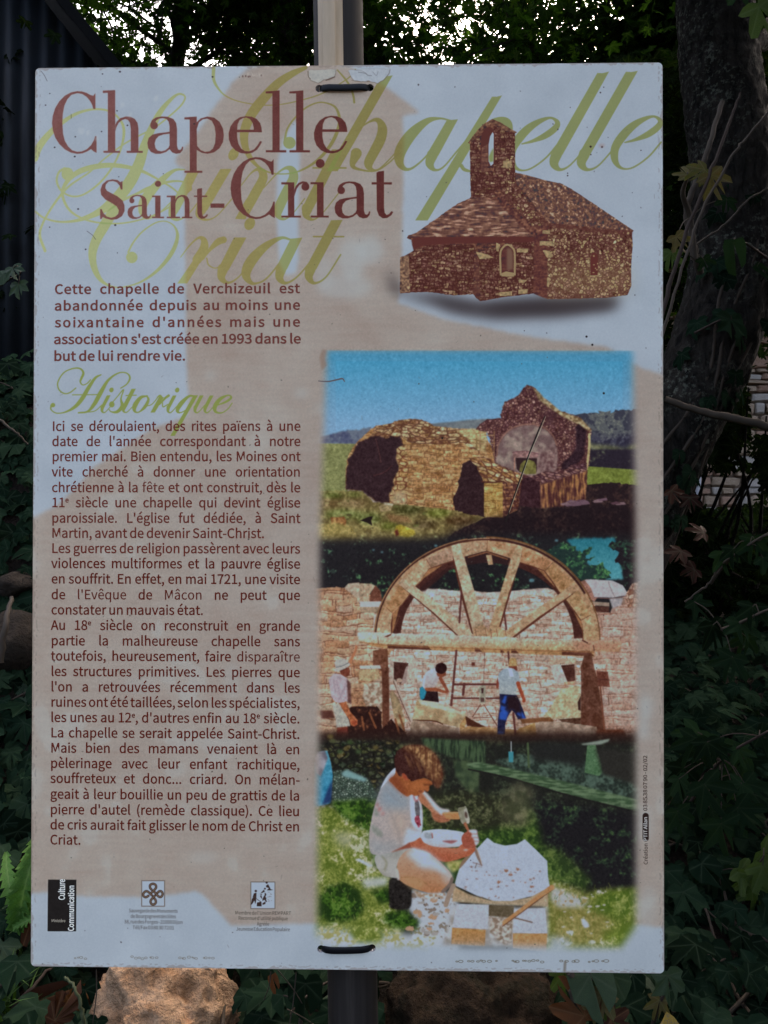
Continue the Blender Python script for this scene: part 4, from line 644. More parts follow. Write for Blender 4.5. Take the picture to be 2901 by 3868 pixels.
for i in range(22):
    x, y = _rng.uniform(1150, 1420), _rng.uniform(720, 900); disc(V_R5, x, y, _rng.uniform(3, 12), (172, 170, 168), _rng.uniform(2, 6), .8)
for i in range(26):        # stone rubble round the block
    x, y = _rng.uniform(480, 690), _rng.uniform(760, 990); fill(V_R5, ell(x, y, _rng.uniform(8, 26), _rng.uniform(6, 15)), _rng.choice([(150, 144, 140), (172, 176, 184), (120, 104, 94), (164, 132, 106)]), rough=1, seed=i)
# the block being carved and its two bearers
fill(V_R5, [(640, 1010), (690, 830), (850, 815), (965, 830), (1130, 830), (1130, 1000), (960, 1020)], mottled((140, 132, 124), (172, 174, 178), N12), feather=3)
fill(V_R5, [(852, 820), (972, 826), (966, 885), (855, 872)], grain((92, 80, 62), 5)); fill(V_R5, [(856, 872), (966, 880), (960, 1005), (930, 1010), (860, 950)], mottled((128, 108, 92), (176, 172, 168), N5), feather=1)
fill(V_R5, [(706, 815), (855, 820), (850, 932), (684, 926)], grain((168, 172, 182), 3)); fill(V_R5, [(684, 926), (840, 936), (836, 1012), (680, 1002)], grad(V_R5, 930, (170, 124, 76), 1010, (150, 118, 86), 4))
fill(V_R5, [(972, 838), (1116, 834), (1126, 952), (966, 950)], grain((168, 173, 184), 3)); fill(V_R5, [(966, 953), (1126, 953), (1121, 1042), (966, 1020)], grad(V_R5, 950, (172, 128, 82), 1030, (158, 128, 98), 4))
fill(V_R5, [(684, 805), (690, 732), (760, 770), (850, 796), (950, 800), (1040, 786), (1132, 736), (1130, 828), (900, 820)], grad(V_R5, 740, (168, 140, 108), 820, (158, 142, 120), 4), feather=.6)
fill(V_R5, [(848, 508), (880, 532), (930, 545), (985, 537), (1022, 515), (1072, 562), (1126, 616), (1130, 690), (1138, 735), (1060, 778), (960, 802), (880, 802), (800, 778), (730, 745), (695, 730), (705, 690), (720, 645), (780, 580)], lambda sl: C3((167, 176, 192)) + (1.5*N2[sl]+1.5*N12[sl])[..., None])
for i in range(46):
    x, y = _rng.uniform(740, 1100), _rng.uniform(640, 790); fill(V_R5, ell(x, y, _rng.uniform(2, 7), _rng.uniform(1.5, 4)), _rng.choice([(142, 104, 84), (120, 84, 70), (150, 140, 140)]), rough=.8, seed=i, alpha=.8)
for x, y in ((935, 660), (955, 680), (990, 655), (900, 715), (1055, 735)): fill(V_R5, ell(x, y, 9, 5), (140, 98, 76), rough=1.2, seed=int(x))
line(V_R5, [(905, 918), (1145, 742)], (96, 62, 44), w=20); line(V_R5, [(905, 915, 16), (1000, 845, 17), (1080, 785, 19), (1146, 738, 24)], WD((172, 124, 84), 5)); fill(V_R5, [(864, 900), (890, 880), (920, 905), (912, 945), (870, 945), (860, 925)], mottled((130, 108, 92), (176, 168, 160), N5), rough=.5)
line(V_R5, [(975, 880), (1055, 900)], (110, 88, 76), w=6)
# the carver
fill(V_H, [(330, 1714), (325, 1540), (345, 1490), (400, 1465), (460, 1490), (540, 1580), (565, 1620), (540, 1800), (350, 1800)], grain((34, 30, 28), 5), feather=.5)
fill(V_H, [(200, 1240), (420, 1190), (520, 1160), (560, 1200), (430, 1320), (405, 1400), (425, 1480), (340, 1475), (260, 1450), (190, 1340)], mottled((134, 128, 116), (162, 160, 156), N40)); line(V_H, [(250, 1250), (300, 1320), (280, 1400)], (124, 118, 92), w=16, soft=2)
fill(V_H, [(395, 335), (345, 375), (285, 450), (235, 560), (200, 660), (165, 780), (140, 900), (122, 1010), (120, 1120), (140, 1220), (220, 1240), (420, 1195), (490, 1145), (655, 1060), (672, 980), (682, 800), (645, 640), (560, 610), (500, 620), (420, 560), (365, 490), (330, 450), (380, 410)], grain((162, 152, 150), 3))
fill(V_H, [(260, 520), (330, 460), (430, 570), (530, 640), (545, 730), (440, 790), (330, 770), (215, 690)], (128, 142, 154), feather=10, alpha=.9)
fill(V_H, [(130, 1060), (250, 1120), (420, 1120), (480, 1150), (420, 1195), (220, 1240), (140, 1220)], (142, 148, 152), feather=9, alpha=.8); fill(V_H, [(360, 820), (470, 800), (560, 920), (480, 1080), (420, 1000)], (170, 150, 138), feather=10, alpha=.7)
line(V_H, [(370, 830), (400, 960), (460, 1140)], (142, 130, 126), w=14, soft=2.5)
fill(V_H, [(396, 332), (340, 378), (285, 450), (240, 550), (285, 500), (330, 450), (388, 402)], (176, 184, 198)); 
fill(V_H, [(545, 640), (575, 615), (600, 640), (650, 690), (676, 850), (672, 980), (620, 975), (575, 930), (556, 860), (548, 760)], (176, 184, 198), feather=1.2); fill(V_H, [(520, 960), (590, 985), (662, 985), (655, 1062), (490, 1145), (478, 1095), (500, 1020)], (174, 182, 196), feather=2.2)
fill(V_H, [(598, 690), (640, 690), (650, 830), (610, 830)], grain((92, 88, 92), 8)); fill(V_H, [(596, 850), (640, 830), (660, 920), (640, 955), (605, 900)], grain((150, 70, 84), 14), rough=.8); fill(V_H, [(580, 620), (630, 615), (640, 670), (600, 685)], (156, 80, 84), alpha=.7, feather=1); fill(V_H, [(596, 622), (625, 622), (628, 660), (606, 660)], (178, 180, 190))
for x, y in ((205, 720), (235, 760), (265, 810), (225, 770)): disc(V_H, x, y, 18, (160, 108, 106), 26, .6, feather=1.5, rot=.6)
for x, y, r1, r2 in ((195, 800, 18, 40), (165, 970, 20, 45), (205, 1000, 24, 50), (240, 1020, 18, 40)): disc(V_H, x, y, r1, (120, 126, 116), r2, .75, feather=1.5, rot=-.15)
for P, wd in (([(330, 770), (380, 880), (430, 1010), (480, 1130)], 12), ([(240, 1120), (330, 1130), (450, 1165)], 10), ([(470, 830), (520, 900), (560, 960)], 9), ([(200, 1180), (320, 1175), (430, 1150)], 9), ([(300, 560), (380, 640), (470, 690)], 14)): line(V_H, P, (134, 124, 122), w=wd, alpha=.55, soft=2.2)
fill(V_H, [(330, 780), (440, 790), (470, 960), (460, 1120), (390, 1000)], (172, 154, 140), feather=12, alpha=.5)
# far arm, hammer
fill(V_H, [(640, 610), (685, 570), (740, 620), (800, 690), (870, 755), (950, 770), (958, 800), (900, 805), (905, 830), (965, 845), (960, 882), (880, 902), (830, 890), (785, 850), (765, 790), (700, 730), (655, 690)], shade((164, 108, 80), 4)); fill(V_H, [(672, 582), (690, 568), (745, 620), (805, 690), (870, 752), (950, 768), (955, 795), (890, 800), (880, 840), (845, 800), (800, 760), (740, 680)], (180, 182, 190), feather=2)
fill(V_H, [(780, 800), (880, 830), (965, 850), (958, 884), (880, 902), (800, 880)], shade((154, 96, 70), 4), feather=1); line(V_H, [(800, 830), (870, 860), (940, 868)], (120, 66, 48), w=6, soft=.6)
fill(V_H, [(892, 805), (1055, 794), (1068, 866), (930, 862), (915, 840)], WD((176, 124, 82), 6)); line(V_H, [(900, 804), (1050, 795)], (196, 160, 120), w=6)
fill(V_H, [(1048, 762), (1110, 742), (1132, 738), (1172, 880), (1140, 910), (1085, 906)], grain((134, 130, 112), 5)); fill(V_H, [(1105, 770), (1132, 738), (1172, 880), (1143, 910)], grain((160, 158, 146), 4)); fill(V_H, [(1118, 800), (1138, 795), (1148, 850), (1126, 850)], (70, 50, 42), feather=.8); fill(V_H, [(1048, 762), (1132, 738), (1110, 768), (1060, 780)], (112, 110, 86), feather=.6)
line(V_H, [(1122, 915, 34), (1150, 975, 26), (1165, 1005, 24)], shade((150, 92, 66), 4)); line(V_H, [(1215, 1150, 30), (1255, 1260, 26), (1292, 1345, 16)], (124, 102, 92)); line(V_H, [(1235, 1160, 8), (1275, 1260, 8), (1296, 1340, 5)], (166, 152, 140)); line(V_H, [(1205, 1320), (1300, 1345)], (130, 110, 108), w=9); line(V_H, [(1225, 1375), (1245, 1325)], (110, 90, 80), w=8)
# lap, arm, hand, leg, head
fill(V_H, [(676, 1005), (720, 985), (850, 972), (1000, 985), (1120, 1015), (1100, 1100), (1080, 1150), (900, 1165), (760, 1160), (660, 1100)], grain((173, 181, 195), 2)); fill(V_H, [(885, 1095), (1040, 1090), (990, 1120), (960, 1120)], (140, 84, 84), feather=1); fill(V_H, [(690, 1020), (740, 1005), (785, 1020), (780, 1065), (720, 1070)], grain((150, 156, 164), 4), feather=1); line(V_H, [(775, 1015), (780, 1060)], (150, 92, 88), w=12)
fill(V_H, [(930, 1310), (1060, 1300), (1110, 1290), (1060, 1380), (980, 1420)], mottled((120, 124, 60), (158, 156, 96), N5), feather=2); fill(V_H, [(1060, 1370), (1110, 1280), (1225, 1190), (1215, 1210), (1080, 1370)], (126, 102, 82))
fill(V_H, [(350, 1215), (420, 1180), (490, 1145), (550, 1110), (580, 1150), (560, 1170), (480, 1180)], (134, 68, 52), feather=1)
fill(V_H, [(545, 1125), (600, 1095), (655, 1062), (690, 1110), (780, 1150), (900, 1165), (1040, 1168), (1090, 1130), (1200, 1130), (1228, 1190), (1170, 1245), (1090, 1275), (1000, 1300), (890, 1312), (760, 1265), (680, 1225), (600, 1205)], shade((166, 92, 66), 4)); fill(V_H, [(700, 1125), (800, 1155), (1000, 1172), (1100, 1190), (1090, 1215), (900, 1200), (720, 1165)], (178, 122, 98), feather=5, alpha=.8); fill(V_H, [(650, 1225), (760, 1230), (900, 1280), (1080, 1270), (890, 1312), (760, 1268)], (146, 74, 52), feather=4, alpha=.8); disc(V_H, 1130, 1190, 24, (196, 176, 172), 9, feather=1)
fill(V_H, [(1085, 1085), (1100, 1030), (1150, 990), (1200, 978), (1245, 985), (1255, 1040), (1268, 1100), (1250, 1132), (1210, 1165), (1120, 1165)], shade((148, 78, 60), 5)); fill(V_H, [(1160, 990), (1195, 976), (1245, 984), (1250, 1020), (1262, 1060), (1268, 1105), (1245, 1140), (1225, 1130), (1215, 1080), (1190, 1050), (1195, 1020)], (178, 182, 192), feather=1)
for a, b in (((1195, 1020), (1250, 1020)), ((1200, 1055), (1262, 1060)), ((1215, 1095), (1268, 1098))): line(V_H, [a, b], (140, 92, 82), w=7, soft=.5)
fill(V_H, [(410, 1380), (425, 1300), (470, 1230), (530, 1185), (580, 1175), (740, 1220), (850, 1305), (945, 1395), (988, 1465), (975, 1530), (930, 1600), (860, 1635), (760, 1640), (640, 1610), (540, 1570), (470, 1530), (420, 1480)], grad(V_H, 1250, (172, 138, 116), 1600, (164, 112, 78), 1.5)); fill(V_H, [(520, 1240), (560, 1185), (640, 1190), (745, 1225), (850, 1308), (945, 1398), (985, 1465), (960, 1530), (910, 1530), (880, 1440), (780, 1390), (660, 1375), (600, 1310)], (178, 184, 196), feather=5); fill(V_H, [(560, 1175), (600, 1175), (745, 1222), (740, 1260), (640, 1240)], (182, 188, 200), feather=2)
line(V_H, [(450, 1475), (560, 1475), (650, 1500), (720, 1545)], (140, 92, 56), w=8, soft=1); fill(V_H, [(450, 1480), (620, 1480), (700, 1540), (640, 1600), (540, 1570)], (172, 134, 96), feather=4, alpha=.7); fill(V_H, [(880, 1440), (950, 1460), (960, 1540), (900, 1540)], (176, 128, 100), feather=4, alpha=.6)
fill(V_H, [(395, 1395), (420, 1390), (440, 1490), (415, 1500)], (176, 170, 166), feather=1)
fill(V_H, [(575, 1600), (700, 1645), (900, 1630), (880, 1700), (660, 1690)], mottled((150, 122, 96), (180, 180, 184), N5), feather=2); line(V_H, [(890, 1620), (960, 1550), (985, 1490)], (112, 96, 88), w=34); line(V_H, [(920, 1760), (960, 1640), (1000, 1560)], (146, 126, 112), w=50)
fill(V_H, [(328, 458), (390, 405), (402, 350), (470, 370), (560, 440), (640, 450), (700, 440), (770, 470), (782, 505), (752, 520), (748, 560), (728, 582), (695, 568), (690, 588), (660, 600), (640, 618), (600, 625), (560, 612), (520, 632), (470, 600), (410, 550), (365, 500)], shade((148, 84, 48), 4))
fill(V_H, [(328, 458), (390, 405), (430, 430), (500, 560), (520, 630), (465, 600), (400, 545)], (122, 62, 38), feather=3, alpha=.8); fill(V_H, [(560, 500), (640, 470), (720, 470), (700, 540), (640, 560), (580, 570)], (164, 98, 56), feather=4, alpha=.8)
line(V_H, [(690, 505), (740, 508), (772, 505)], (84, 42, 26), w=10, soft=.6); line(V_H, [(640, 575), (668, 575)], (92, 36, 32), w=10, soft=.5); line(V_H, [(700, 565), (725, 580)], (96, 48, 32), w=8, soft=.5); fill(V_H, [(460, 385), (490, 385), (530, 440), (520, 460), (480, 440)], (152, 70, 48), feather=1)
fill(V_H, [(395, 335), (385, 270), (395, 200), (440, 135), (530, 98), (620, 92), (700, 105), (770, 150), (830, 210), (870, 300), (892, 390), (880, 470), (850, 545), (815, 530), (785, 505), (770, 460), (700, 432), (640, 448), (570, 470), (520, 430), (475, 385), (458, 425), (425, 405)], shade((58, 30, 26), 5), rough=.5)
fill(V_H, [(460, 130), (540, 98), (640, 95), (720, 120), (790, 170), (850, 260), (892, 390), (880, 470), (850, 545), (812, 528), (800, 470), (740, 430), (700, 330), (620, 220), (540, 160)], lambda sl: mix((96, 58, 38), (168, 130, 88), np.clip(.36+.36*NV[sl]+.3*N5[sl]+.2*N12[sl], 0, 1)), feather=4)
for i in range(44):
    t = _rng.uniform(0, 1); x, y = 480+330*t, 150+130*t+_rng.uniform(-30, 90); line(V_H, [(x, y, 8), (x+30, y+50, 9), (x+45, y+120, 5)], _rng.choice([(126, 88, 58), (88, 50, 34), (146, 108, 74), (66, 34, 26)]), alpha=.5, soft=.6)
# tonal texture of warm and green surfaces, random mottling over the masonry
_s = (slice(int(CH*.30), CH), slice(int(CW*.42), CW)); _q = canvas[_s]
_w = (1-sstep(YY[_s], CH*.735, CH*.755))*np.clip((np.maximum(_q[..., 0], _q[..., 1]) - _q[..., 2] - 6)/30, 0, 1)*sstep(_q.sum(-1), 60, 260)
canvas[_s] = _q*(1 + _w*(.03*N5[_s] + .022*N12[_s] + .025*N2[_s] + .025*N40[_s]))[..., None]
# softness and grain of an enlarged print
_s = (slice(int(CH*.28), CH), slice(int(CW*.42), CW)); canvas[_s] = .35*canvas[_s] + .65*blur(canvas[_s], 1) + (1.6*N2[_s]+1.2*N5[_s])[..., None]
# soft frame of the three pictures
r_ = raster([to_canvas(V_D([(707, 755), (1366, 755), (1372, 1160), (1372, 2000), (1340, 2046), (700, 2040), (684, 2020), (690, 1600), (692, 1150)]))], pad=60)
pm = np.zeros((CH, CW), np.float32); pm[r_[0]] = blur(r_[1], 9*KS*.75)
pm = pm[..., None]
canvas[:] = base*(1-pm) + canvas*pm
del base, pm
# ================================================================ logos and wear
fill(V_R6, [(240, 563), (382, 563), (380, 822), (237, 822)], grain((32, 29, 29), 1.5))
def box_logo(V, x0, y0, x1, y1):
    fill(V, rect(x0, y0, x1, y1), (160, 172, 188)); line(V, [(x0, y0), (x1, y0), (x1, y1), (x0, y1), (x0, y0)], (112, 102, 96), w=22, smooth=False)
box_logo(V_K, 555, 100, 1068, 672)
for col, wd in (((48, 30, 26), 50), ((128, 108, 88), 18)):
    for P in ([(770, 375), (870, 270), (865, 195), (805, 170), (745, 200), (745, 260), (775, 300)], [(840, 350), (930, 450), (990, 460), (1025, 400), (1000, 345), (955, 335), (910, 370)],
              [(850, 435), (760, 540), (765, 610), (815, 635), (868, 600), (868, 540), (840, 500)], [(785, 430), (700, 350), (640, 340), (590, 395), (600, 450), (650, 470), (705, 440)]):
        line(V_K, P, col, w=wd)
box_logo(V_M, 528, 130, 1088, 750)
BK = (54, 40, 36)
for q in ([(600, 390), (660, 400), (650, 470), (580, 480)], [(580, 480), (650, 485), (640, 640), (610, 560), (560, 660), (530, 660)], [(880, 215), (930, 200), (960, 250), (1000, 300), (1050, 315), (910, 330), (960, 270), (890, 260)], [(760, 380), (830, 330), (850, 350), (800, 385)], [(800, 400), (770, 450), (790, 530), (755, 470), (765, 420)], [(850, 370), (890, 430), (860, 480), (900, 500), (880, 540), (910, 590), (890, 595), (850, 540), (800, 580), (830, 480)], [(672, 605), (775, 605), (772, 695), (675, 692)], [(800, 620), (870, 600), (860, 640), (810, 660)]): fill(V_M, q, BK, rough=1)
for x, y, r in ((648, 345, 28), (900, 150, 26), (860, 290, 22)): disc(V_M, x, y, r, BK, r*.9)
line(V_M, [(650, 480), (660, 520), (760, 590)], BK, w=10)
for i in range(14): x, y = _rng.uniform(900, 1050), _rng.uniform(360, 600); line(V_M, [(x, y), (x+20, y)], (120, 112, 108), w=8)
# pill behind the maker's name on the right margin
V_Q = view(2380, 2820, 120); _k = 577/1659.0
V_Q = (lambda pts: (np.asarray(pts, float).reshape(-1, 2)*(120/577.0) + (2380, 2820))/1.7486)
line(V_Q, [(276, 1250), (276, 1655)], (40, 27, 24), w=112)
# peeling laminate by the upper strap
for q, c in (([(855, 78), (1092, 68), (1080, 100), (1070, 132), (1040, 150), (1000, 152), (960, 172), (940, 186), (905, 176), (880, 163), (862, 150), (856, 125)], (160, 160, 156)), ([(1185, 78), (1330, 66), (1535, 66), (1528, 100), (1510, 130), (1478, 160), (1430, 184), (1360, 172), (1290, 170), (1235, 165), (1215, 130), (1195, 105)], (160, 168, 178))):
    fill(V_T2, np.array(q)+(1.5, 3), (96, 80, 70), rough=.9, feather=.5); fill(V_T2, q, grain(c, 3), rough=.9)
for P, wd, c in (([(1000, 160), (1030, 148), (1070, 132)], 9, (82, 62, 52)), ([(848, 85), (852, 128), (870, 150)], 5, (92, 74, 62)), ([(1270, 92), (1320, 100), (1350, 118), (1380, 122)], 6, (112, 112, 114)), ([(1390, 90), (1420, 120), (1435, 85)], 4, (120, 120, 122)), ([(1480, 160), (1515, 120), (1535, 75)], 3, (104, 98, 94)), ([(1215, 160), (1240, 165), (1290, 172)], 4, (110, 92, 82)), ([(1340, 166), (1362, 166)], 5, (96, 78, 66)), ([(1240, 75), (1300, 82), (1340, 105)], 4, (126, 126, 128))):
    line(V_T2, P, c, w=wd, alpha=.9)
for x, y in ((305, 130), (330, 128), (352, 132), (365, 130), (460, 122)): disc(V_T2, x, y, 6, (92, 66, 62), 9, .8)
for i in range(22): x = _rng.uniform(340, 480); line(V_T2, [(x, _rng.uniform(90, 120)), (x+3, _rng.uniform(120, 140))], (176, 172, 168), w=3, alpha=.7)
# rows of dirt blisters along the bottom edge, scratches, fly specks
for x0_, x1_ in ((375, 440), (660, 800), (900, 985), (1020, 1075)):
    x = x0_
    while x < x1_:
        r = _rng.uniform(3, 9); y = 953+_rng.normal(0, 3)
        line(V_R6, [(x+r*math.cos(a), y+r*.6*math.sin(a)) for a in np.linspace(0, 6.3, 9)], (92, 80, 62), w=1.8, alpha=.85); x += r*_rng.uniform(1.8, 3.5)
for x0_, x1_ in ((705, 890), (965, 1130), (1190, 1290), (1320, 1430)):
    x = x0_
    while x < x1_:
        r = _rng.uniform(4, 12); y = 1080+_rng.normal(0, 2)
        line(V_R5, [(x+r*math.cos(a), y+r*.5*math.sin(a)) for a in np.linspace(0, 6.3, 9)], (78, 70, 50), w=2.4, alpha=.85); x += r*_rng.uniform(1.6, 4)
line(V_R5, [(1208, 1085), (1205, 1125)], (92, 80, 66), w=12, alpha=.6, soft=1)
line(V_R3, [(1115, 395, 3), (1090, 450, 6), (1050, 550, 7), (1010, 660, 6), (960, 800, 5), (934, 884, 5)], (30, 26, 24), smooth=False); line(V_R3, [(1120, 395, 1.5), (1086, 480, 2.5), (1046, 570, 2), (1000, 700, 2), (950, 840, 2)], (178, 172, 150), smooth=False)
line(V_R3, [(65, 232, 4), (110, 234, 6), (150, 226, 7), (175, 221, 7), (186, 234, 4)], (88, 80, 84)); fill(V_R3, [(85, 85), (105, 90), (95, 130), (105, 160), (80, 185), (70, 120)], (132, 104, 90), feather=2, alpha=.6)
for P in ([(60, 45), (90, 85), (115, 135)], [(470, 1478), (520, 1515), (548, 1552)], [(330, 432), (330, 468)]): line(V_T1, P, (70, 62, 64), w=4, alpha=.85)
for x, y, r in ((768, 52, 10), (612, 72, 7), (140, 248, 6), (102, 352, 7), (603, 588, 7), (835, 532, 8), (742, 402, 7), (183, 730, 8), (368, 635, 7), (363, 812, 9), (393, 1282, 9), (725, 1425, 10), (460, 1643, 8), (757, 993, 5), (1433, 518, 9), (1597, 97, 9), (138, 1445, 6)): disc(V_T1, x, y, r, (48, 40, 42), r*.8, .95)
for x, y, r in ((522, 1195, 17), (692, 1200, 15), (178, 1592, 9), (178, 1628, 11), (718, 308, 8), (668, 388, 11), (1272, 1250, 9), (782, 1057, 6), (525, 1315, 10)): disc(V_EL, x, y, r, (40, 26, 24), r*.95, .95)
disc(V_EL, 690, 1180, 45, (150, 118, 108), 30, .4, feather=1.5)
for x, y in ((1465, 745), (1337, 63), (1310, 25), (1390, 288), (640, 497)): disc(V_R3, x, y, 5, (30, 24, 24))
for x, y in ((790, 350), (860, 440), (405, 580), (560, 650), (480, 600), (1090, 290), (430, 590)):   # pale scuffs
    disc(V_T1, x, y, _rng.uniform(12, 22), (176, 184, 192), _rng.uniform(20, 36), .45, feather=2, rot=.3)
for i in range(230):
    x, y = _rng.uniform(85, 1425), _rng.uniform(155, 2090); r = _rng.uniform(.6, 1.5)
    disc(V_D, x, y, r, (60, 52, 50), r*_rng.uniform(.7, 1.6), _rng.uniform(.35, .9), rot=_rng.uniform(0, 3))
for i in range(50):
    x, y = _rng.uniform(85, 1425), _rng.uniform(155, 2090); a = _rng.uniform(0, 3.1); l = _rng.uniform(3, 9)
    line(V_D, [(x, y, .7), (x+l*math.cos(a), y+l*math.sin(a), .5)], (96, 86, 82), alpha=.6)
# chipped, dirty rim
_e = np.minimum(np.minimum(XX, CW-1-XX), np.minimum(YY, CH-1-YY)) + 1.2*N5 + 1.6*N12 + 2.*np.maximum(N40, -.5)
_m = (1-sstep(_e, 1.5, 5.))[..., None]
canvas[:] = canvas*(1-.4*_m) + C3((118, 104, 98))*.4*_m
_m = (np.exp(-((np.minimum(XX-12, np.minimum(CW-12-XX, CH-10-YY))+1.5*N12)/1.6)**2)*sstep(N12+N5, .3, 1.3))[..., None]
canvas[:] = canvas*(1-.35*_m) + C3((104, 92, 86))*.35*_m
del _e, _m
canvas[:] = np.clip(canvas, 8, 235)
def srgb_lin(c): c = np.asarray(c, np.float32)/255.; return np.where(c <= .04045, c/12.92, ((c+.055)/1.055)**2.4).astype(np.float32)
# ================================================================ helpers
def tag(o, label, cat, group=None):
    o['label'] = label; o['category'] = cat
    if group: o['group'] = group
    return o
def empty(name, loc, label, cat, group=None):
    o = bpy.data.objects.new(name, None); COL.objects.link(o); o.location = loc; o.empty_display_size = .1
    return tag(o, label, cat, group)
def link(name, me, mat=None, parent=None, M=None):
    """one mesh object; M is its place in the world"""
    o = bpy.data.objects.new(name, me); COL.objects.link(o)
    if mat is not None and not me.materials: me.materials.append(mat)
    M = M or Matrix.Identity(4)
    if parent is not None:
        o.parent = parent
        p = parent; P = Matrix.Identity(4)
        while p: P = p.matrix_basis @ P; p = p.parent
        o.matrix_basis = P.inverted() @ M
    else: o.matrix_basis = M
    return o
def bm_mesh(bm, smooth=True):
    me = bpy.data.meshes.new('mesh'); bm.to_mesh(me); bm.free()
    if smooth: me.polygons.foreach_set('use_smooth', [True]*len(me.polygons))
    return me
def np_mesh(V, F, attrs=None, smooth=True):
    me = bpy.data.meshes.new('mesh')
    V = np.asarray(V, np.float32); F = np.asarray(F, np.int32)
    me.vertices.add(len(V)); me.vertices.foreach_set('co', V.ravel())
    me.loops.add(F.size); me.loops.foreach_set('vertex_index', F.ravel())
    me.polygons.add(len(F)); me.polygons.foreach_set('loop_start', np.arange(0, F.size, F.shape[1], dtype=np.int32))
    me.polygons.foreach_set('loop_total', np.full(len(F), F.shape[1], np.int32))
    if smooth: me.polygons.foreach_set('use_smooth', np.ones(len(F), bool))
    for k, a in (attrs or {}).items():
        at_ = me.attributes.new(k, 'FLOAT', 'POINT'); at_.data.foreach_set('value', np.asarray(a, np.float32))
    me.update(); me.validate()
    return me
def tube(pts, radii, n=8, caps=True, wob=0.0, seed=0):
    """vertices and quads of a tapered tube along points"""
    pts = [Vector(p) for p in pts]; V = []; F = []; rg = random.Random(seed)
    up = Vector((.13, .27, .95)); prev = None
    for i, p in enumerate(pts):
        d = (pts[min(i+1, len(pts)-1)] - pts[max(i-1, 0)]).normalized()
        a = prev - d*prev.dot(d) if prev else up.cross(d)
        if a.length < 1e-4: a = Vector((1, 0, 0)).cross(d)
        a.normalize(); b = d.cross(a); prev = a
        for k in range(n):
            t = 2*math.pi*k/n; r = radii[i]*(1 + rg.uniform(-wob, wob))
            V.append(p + (a*math.cos(t) + b*math.sin(t))*r)
    for i in range(len(pts)-1):
        for k in range(n):
            F.append((i*n+k, i*n+(k+1) % n, (i+1)*n+(k+1) % n, (i+1)*n+k))
    return [tuple(v) for v in V], F
def curve_pts(pts, m=8):
    p = np.array([tuple(q) for q in pts], float)
    q = np.vstack([2*p[0]-p[1], p, 2*p[-1]-p[-2]]); out = []
    for i in range(1, len(q)-2):
        a, b, c, d = q[i-1], q[i], q[i+1], q[i+2]
        for t in np.arange(m)/m: out.append(.5*((2*b)+(-a+c)*t+(2*a-5*b+4*c-d)*t*t+(-a+3*b-3*c+d)*t**3))
    out.append(p[-1]); return np.array(out)
def tube_mesh(pts, r0, r1, n=8, m=6, wob=0., seed=0, jit=0.):
    P = curve_pts(pts, m); rg = np.random.default_rng(seed)
    if jit: P[1:-1] += rg.normal(0, jit, P[1:-1].shape)
    V, F = tube(P, np.linspace(r0, r1, len(P)), n, wob=wob, seed=seed)
    return np_mesh(V, F)
def join_parts(parts):
    V = []; F = []; o = 0
    for v, f in parts:
        V += list(v); F += [tuple(i+o for i in q) for q in f]; o += len(v)
    return V, F
# ---- materials
def mat(name, base=(.5, .5, .5), rough=.7, spec=.3):
    m = bpy.data.materials.new(name); m.use_nodes = True
    b = m.node_tree.nodes['Principled BSDF']
    b.inputs['Base Color'].default_value = (*base, 1); b.inputs['Roughness'].default_value = rough; b.inputs['Specular IOR Level'].default_value = spec
    return m, m.node_tree.nodes, m.node_tree.links, b
def ramp(n, stops):
    r = n.new('ShaderNodeValToRGB'); e = r.color_ramp.elements
    while len(e) < len(stops): e.new(.5)
    for x, (p, c) in zip(e, stops): x.position = p; x.color = (*c, 1)
    return r
def noise(n, l, scale, detail=4, rough=.6, coord=None, dist=0.):
    t = n.new('ShaderNodeTexNoise'); t.inputs['Scale'].default_value = scale; t.inputs['Detail'].default_value = detail; t.inputs['Roughness'].default_value = rough; t.inputs['Distortion'].default_value = dist
    if coord is not None: l.new(coord, t.inputs['Vector'])
    return t
def bump(n, l, b, h, strength=.5, dist=.01):
    u = n.new('ShaderNodeBump'); u.inputs['Strength'].default_value = strength; u.inputs['Distance'].default_value = dist
    l.new(h, u.inputs['Height']); l.new(u.outputs[0], b.inputs['Normal']); return u
def mixc(n, l, fac, a, b, mode='MIX'):
    x = n.new('ShaderNodeMix'); x.data_type = 'RGBA'; x.blend_type = mode
    for s, v in ((x.inputs[0], fac), (x.inputs[6], a), (x.inputs[7], b)):
        if hasattr(v, 'node'): l.new(v, s)
        else: s.default_value = v if not isinstance(v, tuple) else (*v, 1)
    return x.outputs[2]
def rocky(name, cols, scale=6, rough=.9, bumps=.8, space='Object', fine=60):
    m, n, l, b = mat(name, rough=rough, spec=.15)
    tc = n.new('ShaderNodeTexCoord').outputs[space]
    a = noise(n, l, scale, 7, .65, tc, .3); r = ramp(n, [(i/(len(cols)-1)*.55+.22, c) for i, c in enumerate(cols)]); l.new(a.outputs[0], r.inputs[0])
    f = noise(n, l, fine, 5, .7, tc); r2 = ramp(n, [(.3, (.55, .52, .5)), (.65, (1.15, 1.12, 1.1))]); l.new(f.outputs[0], r2.inputs[0])
    l.new(mixc(n, l, 1., r.outputs[0], r2.outputs[0], 'MULTIPLY'), b.inputs['Base Color'])
    mu = n.new('ShaderNodeMath'); mu.operation = 'ADD'; l.new(a.outputs[0], mu.inputs[0]); l.new(f.outputs[0], mu.inputs[1])
    bump(n, l, b, mu.outputs[0], bumps, .02)
    return m
